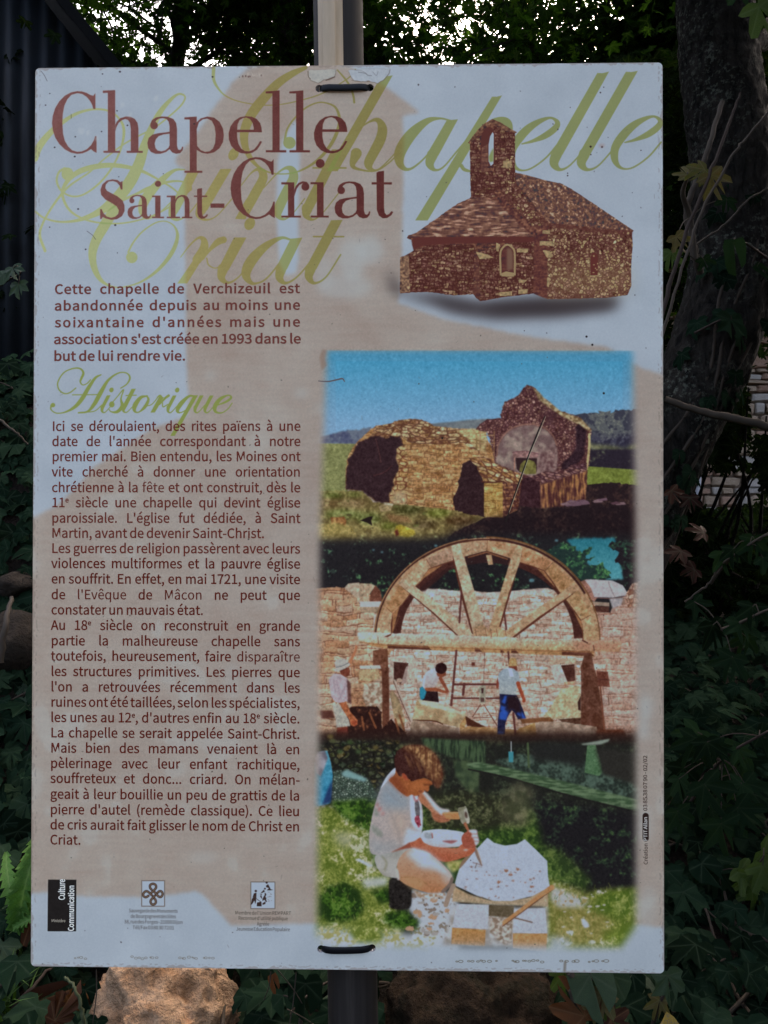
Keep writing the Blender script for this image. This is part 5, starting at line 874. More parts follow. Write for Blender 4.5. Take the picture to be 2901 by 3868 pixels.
def leafy(name, stops, vein=(.2, .24, .14), vein_amt=.5, rough=.6, transl=.25, tcol=None, spot=None, spec=.1):
    """leaf: colour differs from leaf to leaf, pale veins, light through the blade"""
    m, n, l, b = mat(name, rough=rough, spec=spec)
    oi = n.new('ShaderNodeObjectInfo'); at1 = n.new('ShaderNodeAttribute'); at1.attribute_name = 'tint'; at2 = n.new('ShaderNodeAttribute'); at2.attribute_name = 'vein'
    ad = n.new('ShaderNodeMath'); ad.operation = 'ADD'; l.new(oi.outputs['Random'], ad.inputs[0]); l.new(at1.outputs['Fac'], ad.inputs[1])
    fr = n.new('ShaderNodeMath'); fr.operation = 'FRACT'; l.new(ad.outputs[0], fr.inputs[0])
    r = ramp(n, stops); r.color_ramp.interpolation = 'LINEAR'; l.new(fr.outputs[0], r.inputs[0]); c = r.outputs[0]
    tc = n.new('ShaderNodeTexCoord').outputs['Object']
    f = noise(n, l, 55, 4, .6, tc); fr2 = ramp(n, [(.3, (.7, .7, .7)), (.7, (1.2, 1.2, 1.15))]); l.new(f.outputs[0], fr2.inputs[0])
    c = mixc(n, l, 1., c, fr2.outputs[0], 'MULTIPLY')
    if spot:
        g = noise(n, l, 22, 5, .7, tc); rr = ramp(n, [(.52, (0, 0, 0)), (.6, (1, 1, 1))]); l.new(g.outputs[0], rr.inputs[0]); c = mixc(n, l, rr.outputs[0], c, spot)
    pw = n.new('ShaderNodeMath'); pw.operation = 'POWER'; l.new(at2.outputs['Fac'], pw.inputs[0]); pw.inputs[1].default_value = 7
    ml = n.new('ShaderNodeMath'); ml.operation = 'MULTIPLY'; l.new(pw.outputs[0], ml.inputs[0]); ml.inputs[1].default_value = vein_amt
    c = mixc(n, l, ml.outputs[0], c, vein)
    l.new(c, b.inputs['Base Color'])
    if transl:
        t = n.new('ShaderNodeBsdfTranslucent'); l.new(mixc(n, l, 1., c, tcol or (1.6, 1.9, .8), 'MULTIPLY'), t.inputs[0])
        mx = n.new('ShaderNodeMixShader'); mx.inputs[0].default_value = transl
        l.new(b.outputs[0], mx.inputs[1]); l.new(t.outputs[0], mx.inputs[2]); l.new(mx.outputs[0], n['Material Output'].inputs[0])
    return m
# ---- leaves
def leaf_template(half, curl=.12, fold=.1, seed=0):
    """half: (angle, radius, is_tip) from the tip round to the stalk"""
    rg = random.Random(seed); pts = []
    for s in (1, -1):
        for a, r, tip in (half if s == 1 else half[::-1]):
            if s == -1 and a == 0: continue
            r *= rg.uniform(.93, 1.07); t = math.radians(90 - s*a + (rg.uniform(-3, 3) if 0 < a < 160 else 0))
            pts.append((r*math.cos(t), r*math.sin(t), tip))
    V = [(0, 0, 0)]; vein = [1.]
    for x, y, tip in pts:
        r = math.hypot(x, y); V.append((x, y, -curl*r*r + (-fold*.3 if tip else fold)*r*.8 + rg.uniform(-.02, .02))); vein.append(1. if tip else 0.)
    n = len(pts); F = [(0, 1+i, 1+(i+1) % n) for i in range(n-1)]
    return np.array(V, np.float32), np.array(F, np.int32), np.array(vein, np.float32)
def finer(T, seed=0):
    """the same leaf with a ring of points half way out, for leaves seen close"""
    V, F, vn = T; rg = np.random.default_rng(seed); n = len(V)-1; mid = V[1:]*.55; mid[:, 2] = V[1:, 2]*.42 + np.where(vn[1:] > .5, -.012, .022) + rg.normal(0, .008, n)
    V2 = np.vstack([V[:1], mid, V[1:]]).astype(np.float32); v2 = np.concatenate([[1.], vn[1:], vn[1:]*.9]).astype(np.float32); F2 = []
    for i in range(n-1): F2 += [(0, 1+i, 2+i), (1+i, 1+n+i, 2+n+i), (1+i, 2+n+i, 2+i)]
    return V2, np.array(F2, np.int32), v2
IVY = [(0, 1, 1), (11, .80, 0), (24, .58, 0), (36, .66, 0), (48, .80, 1), (62, .60, 0), (78, .46, 0), (98, .58, 1), (122, .46, 0), (150, .30, 0), (172, .14, 0)]
IVY2 = [(0, 1, 1), (14, .82, 0), (30, .70, 0), (50, .68, 1), (75, .58, 0), (100, .55, 1), (130, .44, 0), (160, .25, 0), (174, .12, 0)]
MAPLE = [(0, 1, 1), (10, .93, 0), (16, .72, 0), (22, .50, 0), (32, .62, 0), (40, .86, 0), (47, .92, 1), (56, .80, 0), (64, .54, 0), (74, .42, 0), (88, .56, 0), (100, .62, 1), (116, .46, 0), (140, .30, 0), (168, .12, 0)]
OVAL = [(0, 1, 1), (12, .86, 0), (24, .66, 0), (45, .46, 0), (80, .34, 0), (120, .28, 0), (165, .12, 0)]
OAK = [(0, 1, 1), (10, .9, 0), (14, .68, 0), (24, .74, 1), (34, .66, 0), (34, .46, 0), (52, .50, 1), (66, .42, 0), (72, .28, 0), (100, .30, 1), (140, .20, 0), (170, .08, 0)]
SMALL = [(0, 1, 1), (22, .55, 0), (45, .72, 1), (80, .42, 0), (120, .38, 0)]
T_IVY = [leaf_template(IVY, seed=1), leaf_template(IVY2, .16, .08, 2), leaf_template(IVY, .05, .15, 3), leaf_template(IVY2, .2, .05, 4)]
T_MAP = [leaf_template(MAPLE, .14, .08, 5), leaf_template(MAPLE, .22, .05, 6), leaf_template(MAPLE, .05, .14, 7)]
T_OVAL = [leaf_template(OVAL, .15, .12, 8)]
T_OAK = [leaf_template(OAK, .3, .2, 9), leaf_template(OAK, .1, .3, 10)]
T_SMALL = [leaf_template(SMALL, .15, .1, 12)]
def leaf_meshes(temps, m):
    out = []
    for k_, T_ in enumerate(temps):
        V, F, vn = finer(T_, k_) if len(T_[0]) < 26 else T_
        me = np_mesh(V, F, {'vein': vn, 'tint': np.zeros(len(V))}); me.materials.append(m); out.append(me)
    return out
def leaf_frame(pos, nrm, tip, size):
    """matrix of a leaf: z = blade normal, y = towards the tip"""
    z = Vector(nrm).normalized(); y = Vector(tip) - z*Vector(tip).dot(z)
    if y.length < 1e-4: y = Vector((0, 0, -1)).cross(z)
    y.normalize(); x = y.cross(z)
    return Matrix(((x.x*size, y.x*size, z.x*size, pos[0]), (x.y*size, y.y*size, z.y*size, pos[1]), (x.z*size, y.z*size, z.z*size, pos[2]), (0, 0, 0, 1)))
def leaf_mass(temps, Ms):
    """many small leaves in one mesh"""
    Vs = []; Fs = []; vn = []; tn = []; o = 0
    Ms = np.array([np.array(M) for M in Ms], np.float32); k = NR.integers(0, len(temps), len(Ms))
    for j, (V, F, v) in enumerate(temps):
        A = Ms[k == j]
        if not len(A): continue
        P = np.einsum('mij,vj->mvi', A[:, :3, :3], V) + A[:, None, :3, 3]
        Vs.append(P.reshape(-1, 3)); Fs.append((F[None] + (np.arange(len(A))*len(V))[:, None, None] + o).reshape(-1, 3)); o += len(A)*len(V)
        vn.append(np.tile(v, len(A))); tn.append(np.repeat(NR.random(len(A)), len(V)))
    return np_mesh(np.vstack(Vs), np.vstack(Fs), {'vein': np.concatenate(vn), 'tint': np.concatenate(tn)})
def rvec(s=1.): return Vector(NR.normal(0, s, 3))

# ================================================================ the ground and the bank behind the sign
def sst(x, a, b): t = np.clip((x-a)/(b-a), 0, 1); return t*t*(3-2*t)
def ground_h(x, y):
    x = np.asarray(x, float); y = np.asarray(y, float)
    left = 1 - sst(x, -.45, .35)
    h = sst(y, .22, 1.5)*(.34 + .78*left) + .25*sst(y, 1.5, 4.5) - .75*sst(-y, .25, 1.3)
    h += .025*np.sin(5.1*x+1.3)*np.cos(4.3*y) + .012*np.sin(13*x)*np.sin(11*y+.7)
    return h
def ground_normal(x, y):
    e = .02; return Vector((-(ground_h(x+e, y)-ground_h(x-e, y))/(2*e), -(ground_h(x, y+e)-ground_h(x, y-e))/(2*e), 1)).normalized()
def uneven(lo, hi, n, c=0., k=3.):
    t = np.linspace(-1, 1, n); s = np.sign(t)*np.abs(t)**k
    return np.where(s < 0, c + (c-lo)*s, c + (hi-c)*s)
gx, gy = np.meshgrid(uneven(-60, 60, 150), uneven(-60, 90, 190, .8))
gz = ground_h(gx, gy)
gV = np.c_[gx.ravel(), gy.ravel(), gz.ravel()]; nx_ = gx.shape[1]; ii = np.arange(gx.size).reshape(gx.shape)
gF = np.stack([ii[:-1, :-1], ii[:-1, 1:], ii[1:, 1:], ii[1:, :-1]], -1).reshape(-1, 4)
m_soil = rocky('leaf_mould_soil', [(.004, .003, .002), (.010, .007, .0045), (.020, .014, .009), (.010, .010, .005)], 5, .95, 1., 'Object', 70)
g = link('ground', np_mesh(gV, gF), m_soil); g['kind'] = 'structure'; g['label'] = 'dark leaf mould ground rising into an ivy covered bank'

# ================================================================ the information sign
BW, BH = .70, .70*1.4337
def board_xz(p):
    """layout (photograph 1659 wide) -> place on the face of the board, in metres"""
    c = to_canvas(p); return np.c_[c[:, 0]/CW*BW - BW/2, ZC + BH/2 - c[:, 1]/CH*BH]
img = bpy.data.images.new('printed_layout', CW, CH, alpha=False, float_buffer=False)
LAMINATE_TINT = np.array((.77, .78, .70), np.float32)        # white laminate, colour warmed to offset the blue skylight
_alb = np.clip(srgb_lin(canvas)/srgb_lin(PAPER)*LAMINATE_TINT, 0, .9)
_enc = np.where(_alb <= .0031308, _alb*12.92, 1.055*np.power(np.maximum(_alb, 1e-6), 1/2.4)-.055)
_px = np.ones((CH, CW, 4), np.float32); _px[..., :3] = _enc[::-1]
img.pixels.foreach_set(_px.ravel()); img.update(); img.pack()
del _alb, _enc, _px
m_print, n, l, b = mat('printed_laminate', rough=.5, spec=.12)
ti = n.new('ShaderNodeTexImage'); ti.image = img; ti.interpolation = 'Cubic'; l.new(ti.outputs[0], b.inputs['Base Color'])
_tc = n.new('ShaderNodeTexCoord'); bump(n, l, b, noise(n, l, 9, 2, .5, _tc.outputs['Object']).outputs[0], .05, .01)
m_edge, n, l, b = mat('worn_board_edge', (.5, .47, .45), .7)
_tc = n.new('ShaderNodeTexCoord').outputs['Object']; r = ramp(n, [(.38, (.12, .085, .07)), (.5, (.5, .47, .45)), (.7, (.66, .65, .65))]); l.new(noise(n, l, 70, 5, .7, _tc).outputs[0], r.inputs[0]); l.new(r.outputs[0], b.inputs['Base Color'])
m_ink = {}
def ink(c):
    if c not in m_ink:
        a = srgb_lin(np.array(c))/srgb_lin(np.array(PAPER))*LAMINATE_TINT
        m_ink[c] = mat('printing_ink', tuple(float(v) for v in a), .5, .12)[0]
    return m_ink[c]
sign = empty('information_sign', (0.004, .035, float(ground_h(0, .035))), 'white printed information board strapped to a dark upright post', 'information sign')
# face with the four strap slots cut out of it
def slot_loop(cx, cz, r):
    return [(cx + r*math.cos(t), cz + r*math.sin(t)) for t in np.linspace(0, 2*math.pi, 14, endpoint=False)]
def board_outline(r=.005, k=5):
    o = []
    for cx, cz, a0 in ((BW/2-r, ZC+BH/2-r, 0), (-BW/2+r, ZC+BH/2-r, 90), (-BW/2+r, ZC-BH/2+r, 180), (BW/2-r, ZC-BH/2+r, 270)):
        for i in range(k+1): t = math.radians(a0 + 90*i/k); o.append((cx+r*math.cos(t), cz+r*math.sin(t)))
    return o
strap_ends = []
for (x0, y0), (x1, y1) in (((690, 191), (800, 189)), ((693, 2050), (803, 2048))):
    p = board_xz([(x0, y0), (x1, y1)]); strap_ends.append(p)
TH = .0055
bm = bmesh.new(); edges = []
for loop in [board_outline()] + [slot_loop(p[0], p[1], .0042) for e in strap_ends for p in e]:
    vs = [bm.verts.new((x, 0, z)) for x, z in loop]
    edges += [bm.edges.new((vs[i], vs[(i+1) % len(vs)])) for i in range(len(vs))]
bmesh.ops.triangle_fill(bm, use_beauty=True, edges=edges)
front = list(bm.faces); ext = bmesh.ops.extrude_face_region(bm, geom=front)
bmesh.ops.translate(bm, vec=(0, TH, 0), verts=[v for v in ext['geom'] if isinstance(v, bmesh.types.BMVert)])
bmesh.ops.recalc_face_normals(bm, faces=bm.faces)
uv = bm.loops.layers.uv.new('UVMap')
for f in bm.faces:
    isf = all(abs(v.co.y) < 1e-6 for v in f.verts); f.material_index = 0 if isf else 1
    for lp in f.loops: lp[uv].uv = ((lp.vert.co.x+BW/2)/BW, (lp.vert.co.z-ZC+BH/2)/BH)
me = bm_mesh(bm, False); me.materials.append(m_print); me.materials.append(m_edge)
board = link('board', me, None, sign)
# ---- lettering, one object for each printed line
try:
    FONT = bpy.data.fonts.load(os.path.join(bpy.utils.system_resource('DATAFILES', path='fonts'), 'Noto Sans CJK Regular.woff2'))
    FX = 1.0
except Exception:
    FONT = None; FX = .80
def word_mesh(txt, weight=0., track=1.):
    cu = bpy.data.curves.new('word', 'FONT'); cu.body = txt; cu.size = 1; cu.offset = weight; cu.space_character = track; cu.resolution_u = 3
    if FONT: cu.font = FONT
    o = bpy.data.objects.new('word', cu); COL.objects.link(o)
    dg = bpy.context.evaluated_depsgraph_get(); ev = o.evaluated_get(dg); me = ev.to_mesh()
    V = np.array([v.co[:2] for v in me.vertices], float).reshape(-1, 2)*(FX, 1); F = [tuple(p.vertices) for p in me.polygons]
    ev.to_mesh_clear(); bpy.data.objects.remove(o); bpy.data.curves.remove(cu)
    return V, F
_cap = word_mesh('H')[0]; CAPK = .66/float(_cap[:, 1].max()-_cap[:, 1].min()); H_MAX = float(_cap[:, 0].max())*CAPK
_wc = {}
def word(txt, weight=0., track=1.):
    """outline of a word at size 1, with ^x^ set small and raised; returns points, faces, width"""
    k = (txt, weight, track)
    if k in _wc: return _wc[k]
    if track > 1.5 or track < .5:            # spaced out: letters set one by one
        V, F, x = [], [], 0.
        for ch in txt:
            v, f = word_mesh('H'+ch+'H', weight/CAPK); h, _f = word_mesh('HH', weight/CAPK); v = v*CAPK; h = h*CAPK
            hw = (word_mesh('H', weight/CAPK)[0]*CAPK)[:, 0]; adv = v[:, 0].max() - h[:, 0].max()
            keep = (v[:, 0] > hw.max()+1e-4) & (v[:, 0] < v[:, 0].max()-(hw.max()-hw.min())-1e-4)
            ids = np.cumsum(keep)-1; fo = [tuple(int(ids[a]) for a in q) for q in f if all(keep[a] for a in q)]
            vv = v[keep] - (hw.min(), 0) - ((h[:, 0].max()-h[:, 0].min())-(hw.max()-hw.min()), 0) + (x, 0)
            F += [tuple(a+len(V) for a in q) for q in fo]; V += [tuple(p) for p in vv]; x += adv + track
        V = np.array(V); V[:, 0] -= V[:, 0].min(); _wc[k] = (V, F, float(V[:, 0].max())); return _wc[k]
    V, F, x = [], [], 0.
    for i, s in enumerate(txt.split('^')):
        if not s: continue
        wt = min(weight, .004) if any(c in s for c in 'êâîôû') else weight          # accents must not swell into each other
        v, f = word_mesh(s, (wt + (.008 if i % 2 else 0))/CAPK, track); e = word_mesh(s+'H', 0., track)[0][:, 0]*CAPK; v = v*CAPK; lo, hi = .07, e.max() - H_MAX - .07      # set by the letters' own side bearings
        if i % 2: v = v*.52 + (0, .33); lo, hi = lo*.52, hi*.52
        v = v - (lo, 0) + (x, 0)
        F += [tuple(a+len(V) for a in q) for q in f]; V += [tuple(p) for p in v]; x = x + hi - lo + .10
    _wc[k] = (np.array(V), F, x - .10); return _wc[k]
def line_mesh(words, x0, x1, size, xs, weight, track, space=.22, justify=True):
    ws = [word(w, weight, track) for w in words]
    nat = sum(w[2] for w in ws)*size*xs; gaps = len(ws)-1
    sp = (x1-x0-nat)/gaps if justify and gaps else space*size*xs
    V, F, x = [], [], x0
    for v, f, wd in ws:
        F += [tuple(a+len(V) for a in q) for q in f]; V += [(x+p[0]*size*xs, p[1]*size) for p in v]; x += wd*size*xs + sp
    return np.array(V), F, x
def place_line(V, F, origin, col, rot=0., name='text_line', dy=.00018):
    c, s = math.cos(rot), math.sin(rot)
    me = bpy.data.meshes.new('text'); me.from_pydata([(origin[0]+x*c-y*s, -dy, origin[1]+x*s+y*c) for x, y in V], [], F); me.update()
    me.materials.append(ink(col)); return link(name, me, None, board)
MPU = BW/1361                                # metres for one layout unit
BODY = """Ici se déroulaient, des rites païens à une|date de l'année correspondant à notre|premier mai. Bien entendu, les Moines ont|vite cherché à donner une orientation|chrétienne à la fête et ont construit, dès le|11^e^ siècle une chapelle qui devint église|paroissiale. L'église fut dédiée, à Saint|Martin, avant de devenir Saint-Christ.#|Les guerres de religion passèrent avec leurs|violences multiformes et la pauvre église|en souffrit. En effet, en mai 1721, une visite|de l'Evêque de Mâcon ne peut que|constater un mauvais état.#|Au 18^e^ siècle on reconstruit en grande|partie la malheureuse chapelle sans|toutefois, heureusement, faire disparaître|les structures primitives. Les pierres que|l'on a retrouvées récemment dans les|ruines ont été taillées, selon les spécialistes,|les unes au 12^e^, d'autres enfin au 18^e^ siècle.|La chapelle se serait appelée Saint-Christ.|Mais bien des mamans venaient là en|pèlerinage avec leur enfant rachitique,|souffreteux et donc... criard. On mélan-|geait à leur bouillie un peu de grattis de la|pierre d'autel (remède classique). Ce lieu|de cris aurait fait glisser le nom de Christ en|Criat.#""".split('|')
BASE_Y = [931.7, 964.3, 996.9, 1030.1, 1063.8, 1096.4, 1129.7, 1162.3, 1195.2, 1227.8, 1261.1, 1295.1, 1328, 1361.3, 1394.6, 1427.6, 1460.9, 1494.2, 1527.1, 1560.2, 1593.4, 1626.3, 1659.3, 1691.8, 1725.9, 1759.2, 1792.1, 1824.7]
SZ = 31.0*MPU; WT = .012; TR = 1.0
left = board_xz([(114.7, 931.7), (109.0, 1824.7)])[:, 0]; right = board_xz([(649.8, 931.7), (643.2, 1792)])[:, 0]
X0, X1 = float(left.mean()), float(right.mean())
_nat = max(sum(word(w, WT, TR)[2] for w in ln.split()) + .27*(len(ln.split())-1) for ln in BODY if '#' not in ln)*SZ
XS = (X1-X0)/_nat
for i, (ln, by) in enumerate(zip(BODY, BASE_Y)):
    t = i/27; z = board_xz([(114-5*t, by)])[0, 1]
    V, F, _ = line_mesh(ln.replace('#', '').split(), X0, X1, SZ, XS, WT, TR, .30, '#' not in ln)
    place_line(V, F, (0, z), (84, 27, 16) if i > 8 else (94, 40, 32))
BOLD = [("Cette chapelle de Verchizeuil est", 635.7, .032), ("abandonnée depuis au moins une", 671.5, .04), ("soixantaine d'années mais une", 707.7, .085), ("association s'est créée en 1993 dans le", 743.9, .0), ("but de lui rendre vie.#", 780.1, .0)]
XSB = (X1-X0-.0015)/((sum(word(w_, .02, 1.)[2] for w_ in BOLD[3][0].split())+.25*7)*SZ)
for ln, by, tr in BOLD:
    V, F, _ = line_mesh(ln.replace('#', '').split(), X0+.0015, X1, SZ, XSB, .02, tr if tr else 1., .30, '#' not in ln)
    if '#' in ln: V[:, 0] = X0+.0015 + (V[:, 0]-X0-.0015)*1.0
    place_line(V, F, (0, board_xz([(117, by)])[0, 1]), (102, 55, 50))
def small_text(txt, cx, by, size, width, col, rot=0., weight=.0, anchor=.5):
    V, F, w = line_mesh(txt.split(), 0, 0, 1, 1, weight, 1., .24, False); w = V[:, 0].max()
    V = V*(width*MPU/w, size*MPU) - (anchor*width*MPU, 0)
    p = board_xz([(cx, by)])[0]; place_line(V, F, p, col, rot)
W6 = (196, 202, 208)
small_text('Culture', 139.5, 1944, 20, 44, W6, math.pi/2, .03, 0); small_text('Communication', 159, 2011, 18.5, 97, W6, math.pi/2, .03, 0); small_text('Ministère', 126, 1992.5, 9, 30, (150, 146, 138), 0, .015)
GR = (84, 74, 68)
for txt, y, w_ in (('Sauvegarde des Monuments', 1971.5, 105), ('de Bourgogne et des Sites', 1983.5, 98), ('38, rue des Forges - 21000 Dijon', 1995.5, 126), ('Tél/Fax 03 80 30 72 01', 2007.8, 89)): small_text(txt, 331, y, 11.3, w_, GR, 0, .004)
for txt, y, w_ in (("Membre de l'Union REMPART", 1976, 120), ("Reconnue d'utilité publique", 1987.5, 106), ('Agréée', 1999.5, 26), ('Jeunesse Education Populaire', 2011, 115)): small_text(txt, 568, y, 11.3, w_, GR, 0, .004)
DK = (64, 46, 42)
small_text('Création', 1398.5, 1866, 12.5, 44, DK, math.pi/2, .012, 0); small_text('PTIT Allan', 1397.5, 1815, 11.5, 50, (180, 180, 182), math.pi/2, .014, 0); small_text('03 85 38 07 90 - 02/02', 1397.5, 1750, 12.5, 117, DK, math.pi/2, .012, 0)
# ---- straps through the slots, post, cable cover
m_strap, n, l, b = mat('black_nylon_strap', (.006, .006, .007), .45, .22)
m_post, n, l, b = mat('dark_weathered_tube', (.05, .045, .042), .6, .12)
_tc = n.new('ShaderNodeTexCoord'); mp = n.new('ShaderNodeMapping'); mp.inputs['Scale'].default_value = (60, 60, 2.5); l.new(_tc.outputs['Object'], mp.inputs[0])
r = ramp(n, [(.3, (.016, .014, .012)), (.6, (.034, .029, .025)), (.75, (.07, .06, .05))]); q = noise(n, l, 1, 5, .6, mp.outputs[0]); l.new(q.outputs[0], r.inputs[0]); l.new(r.outputs[0], b.inputs['Base Color']); bump(n, l, b, q.outputs[0], .15, .002)
m_cover, n, l, b = mat('cream_plastic', (.42, .38, .32), .5, .3)
_tc = n.new('ShaderNodeTexCoord'); mp = n.new('ShaderNodeMapping'); mp.inputs['Scale'].default_value = (40, 40, 5); l.new(_tc.outputs['Object'], mp.inputs[0])
r = ramp(n, [(.3, (.48, .36, .22)), (.7, (.70, .53, .34))]); l.new(noise(n, l, 1.5, 6, .65, mp.outputs[0]).outputs[0], r.inputs[0]); l.new(r.outputs[0], b.inputs['Base Color'])
for e in strap_ends:
    V = []; F = []; N_ = 24
    for i in range(N_+1):
        t = i/N_; x = e[0, 0] + (e[1, 0]-e[0, 0])*t; z = e[0, 1] + (e[1, 1]-e[0, 1])*t - .0009*math.sin(math.pi*t)
        bow = -.0030*min(1, 4*t*(1-t)*1.6) + .0035*(max(0, .06-t)/.06 + max(0, t-.94)/.06)
        h = .0036
        for dy, dz in ((bow, h), (bow-.0006, h*.8), (bow-.0006, -h*.8), (bow, -h), (bow+.0012, -h), (bow+.0012, h)): V.append((x, dy, z+dz))
    for i in range(N_):
        for k in range(6): F.append((i*6+k, i*6+(k+1) % 6, (i+1)*6+(k+1) % 6, (i+1)*6+k))
    link('strap', np_mesh(V, F, smooth=False), m_strap, sign)
P_TOP = at(731, 60, .90); P_BOT = at(762, 2150, .895)
pd = (P_TOP - P_BOT); pb = P_BOT - pd*((P_BOT.z - (float(ground_h(0.02, .04))-.25))/pd.z); pt = P_BOT + pd*1.55
post = None
PR = .0290
V, F = tube([pb + (pt-pb)*t for t in np.linspace(0, 1, 14)], [PR]*14, 28); V += [tuple(pt + Vector((0, 0, .004)))]; F3 = [(13*28+k, 13*28+(k+1) % 28, len(V)-1, len(V)-1) for k in range(28)]
bm = bmesh.new(); bv = [bm.verts.new(v) for v in V]
for f in F: bm.faces.new([bv[i] for i in f])
for f in F3: bm.faces.new([bv[i] for i in f[:3]])
post = link('post', bm_mesh(bm), m_post, sign)
# cover strip with a grooved front, standing on the tube above the board
prof = [(-.0125, .012), (-.0125, -.0015), (-.0118, -.0022), (-.0070, -.0030), (-.0066, -.0075), (-.0060, -.0082), (.0068, -.0082), (.0074, -.0075), (.0078, -.0030), (.0148, -.0022), (.0155, -.0015), (.0155, .012)]
def along(t): return pb + (pt-pb)*t
tz0 = (ZC + .2 - pb.z)/(pt.z-pb.z)
V = []; F = []
for i, t in enumerate(np.linspace(tz0, .995, 8)):
    c = along(t) + Vector((-.0085, -PR+.0005, 0))
    V += [(c.x+px_, c.y+py_, c.z) for px_, py_ in prof]
for i in range(7):
    for k in range(len(prof)-1): F.append((i*12+k, i*12+k+1, (i+1)*12+k+1, (i+1)*12+k))
link('cable_cover', np_mesh(V, F, smooth=False), m_cover, post)
def view_xy(p):
    q = RM @ np.array((p[0], ZC-p[2], p[1])) + _T; return (q[0]/q[2]*F_PX+384)*1659/768, (q[1]/q[2]*F_PX+512)*1659/768
# ================================================================ boulders
def boulder_mesh(seed, sx, sy, sz, rough=.16, sub=4, flat=0.):
    bm = bmesh.new(); bmesh.ops.create_icosphere(bm, subdivisions=sub, radius=1)
    rg = np.random.default_rng(seed); K = rg.normal(0, 1, (16, 3)); ph = rg.uniform(0, 6.28, 16)
    cut = [(Vector(rg.normal(0, 1, 3)).normalized(), rg.uniform(.62, .9)) for _ in range(9)]
    for v in bm.verts:
        p = v.co.copy()
        for d, h in cut:
            e = p.dot(d)-h
            if e > 0: p -= d*e*.85
        s = 0.
        for i in range(16): s += math.sin(p.dot(Vector(K[i]))*(1.3+i*.75)+ph[i])/(1.3+i*.6)
        p *= 1 + rough*s*.45
        if sub > 4:
            q = p*3.1 + Vector((seed, 0, 0)); p *= 1 + .11*mnoise.turbulence(q, 5, False) - .08 + .055*mnoise.turbulence(q*3.4, 5, True)
        v.co = (p.x*sx, p.y*sy, p.z*sz)
    return bm_mesh(bm)
m_tan = rocky('tan_limestone', [(.08, .036, .016), (.33, .18, .09), (.50, .33, .20), (.40, .20, .10), (.62, .49, .35)], 9, .92, 1., 'Object', 38)
m_brown = rocky('brown_mossy_stone', [(.012, .007, .004), (.034, .021, .012), (.056, .035, .019), (.026, .022, .011), (.08, .045, .024)], 16, .95, 1., 'Object', 90)
m_grey = rocky('grey_brown_stone', [(.013, .010, .008), (.038, .029, .021), (.027, .024, .018)], 7, .95, .9, 'Object', 60)
def boulder(name, seed, c, s, m, label, rot=0., sub=4, rough=.16, group=None):
    o = link(name, boulder_mesh(seed, *s, rough, sub), m, None, Matrix.Translation(c) @ Matrix.Rotation(rot, 4, 'Z')); return tag(o, label, 'boulder', group)
c = at(368, 2250, 1.10); boulder('boulder', 3, c, (.150, .115, .140), m_tan, 'pale orange tan limestone boulder standing below the left half of the board', .4, 6, .2)
c = at(1010, 2250, 1.12); boulder('boulder', 8, c, (.165, .14, .135), m_brown, 'dark brown rough boulder just right of the post foot', 1.1, 6, .2)
for i, (dx, dy, dep, s, lab) in enumerate([(25, 1400, 1.62, (.085, .08, .075), 'brown grey boulder between ivy leaves halfway down the bank'), (38, 1265, 1.72, (.05, .05, .03), 'small flat grey boulder under the ivy, higher on the bank'), (120, 2080, 1.28, (.06, .05, .04), 'small dark boulder half hidden behind the lower left corner of the board'), (470, 2140, 1.2, (.05, .05, .05), 'small dark boulder wedged beside the big tan boulder')]):
    boulder('boulder', 20+i, at(dx, dy, dep), s, m_grey, lab, i*1.3, 3)

# ================================================================ corrugated shed at the left
m_tin, n, l, b = mat('old_galvanised_sheet', (.05, .06, .068), .55, .15)
_tc = n.new('ShaderNodeTexCoord'); mp = n.new('ShaderNodeMapping'); mp.inputs['Scale'].default_value = (3, 3, .8); l.new(_tc.outputs['Object'], mp.inputs[0])
r = ramp(n, [(.35, (.003, .0035, .004)), (.6, (.012, .015, .018)), (.8, (.010, .008, .006))]); l.new(noise(n, l, 2, 6, .65, mp.outputs[0]).outputs[0], r.inputs[0]); l.new(r.outputs[0], b.inputs['Base Color'])
SH_Y = 2.35
pA, pB = at(60, -45, 3.2), at(235, 173, 3.2)         # sloping verge of the gable
shed = empty('shed', (-2.2, SH_Y, .9), 'dark shed of corrugated metal sheets with a sloping verge behind the bank', 'shed')
slope = (pB.z-pA.z)/(pB.x-pA.x)
def verge(x): return min(pA.z + slope*(x-pA.x), 4.2)
def corrugated(x0, x1, y, z0, top, pitch=.076, amp=.011):
    xs = np.arange(x0, x1+1e-6, pitch/8); V = []; F = []
    for x in xs:
        yy = y - amp*math.sin(2*math.pi*x/pitch); zt = max(top(x), z0+.01)
        V += [(x, yy, z0), (x, yy, zt), (x, yy+.003, zt), (x, yy+.003, z0)]
    for i in range(len(xs)-1):
        for k in range(4): F.append((i*4+k, i*4+(k+1) % 4, (i+1)*4+(k+1) % 4, (i+1)*4+k))
    return np_mesh(V, F)
x_end = pA.x + (1.0-pA.z)/slope
xs_ = [-3.9, -3.15, -2.4, -1.65, -.9, x_end]
for i in range(len(xs_)-1):
    if xs_[i+1]-xs_[i] > .05: link('corrugated_sheet', corrugated(xs_[i]-.02, xs_[i+1]+.02, SH_Y+.004*(i % 2), .55, verge), m_tin, shed)
bm = bmesh.new()
A_, B_ = Vector((pA.x-.62, SH_Y-.10, verge(pA.x-.62)+.03)), Vector((x_end+.08, SH_Y-.10, 1.0))
dd = (B_-A_).normalized(); nn = Vector((-dd.z, 0, dd.x)); nn = nn if nn.z > 0 else -nn
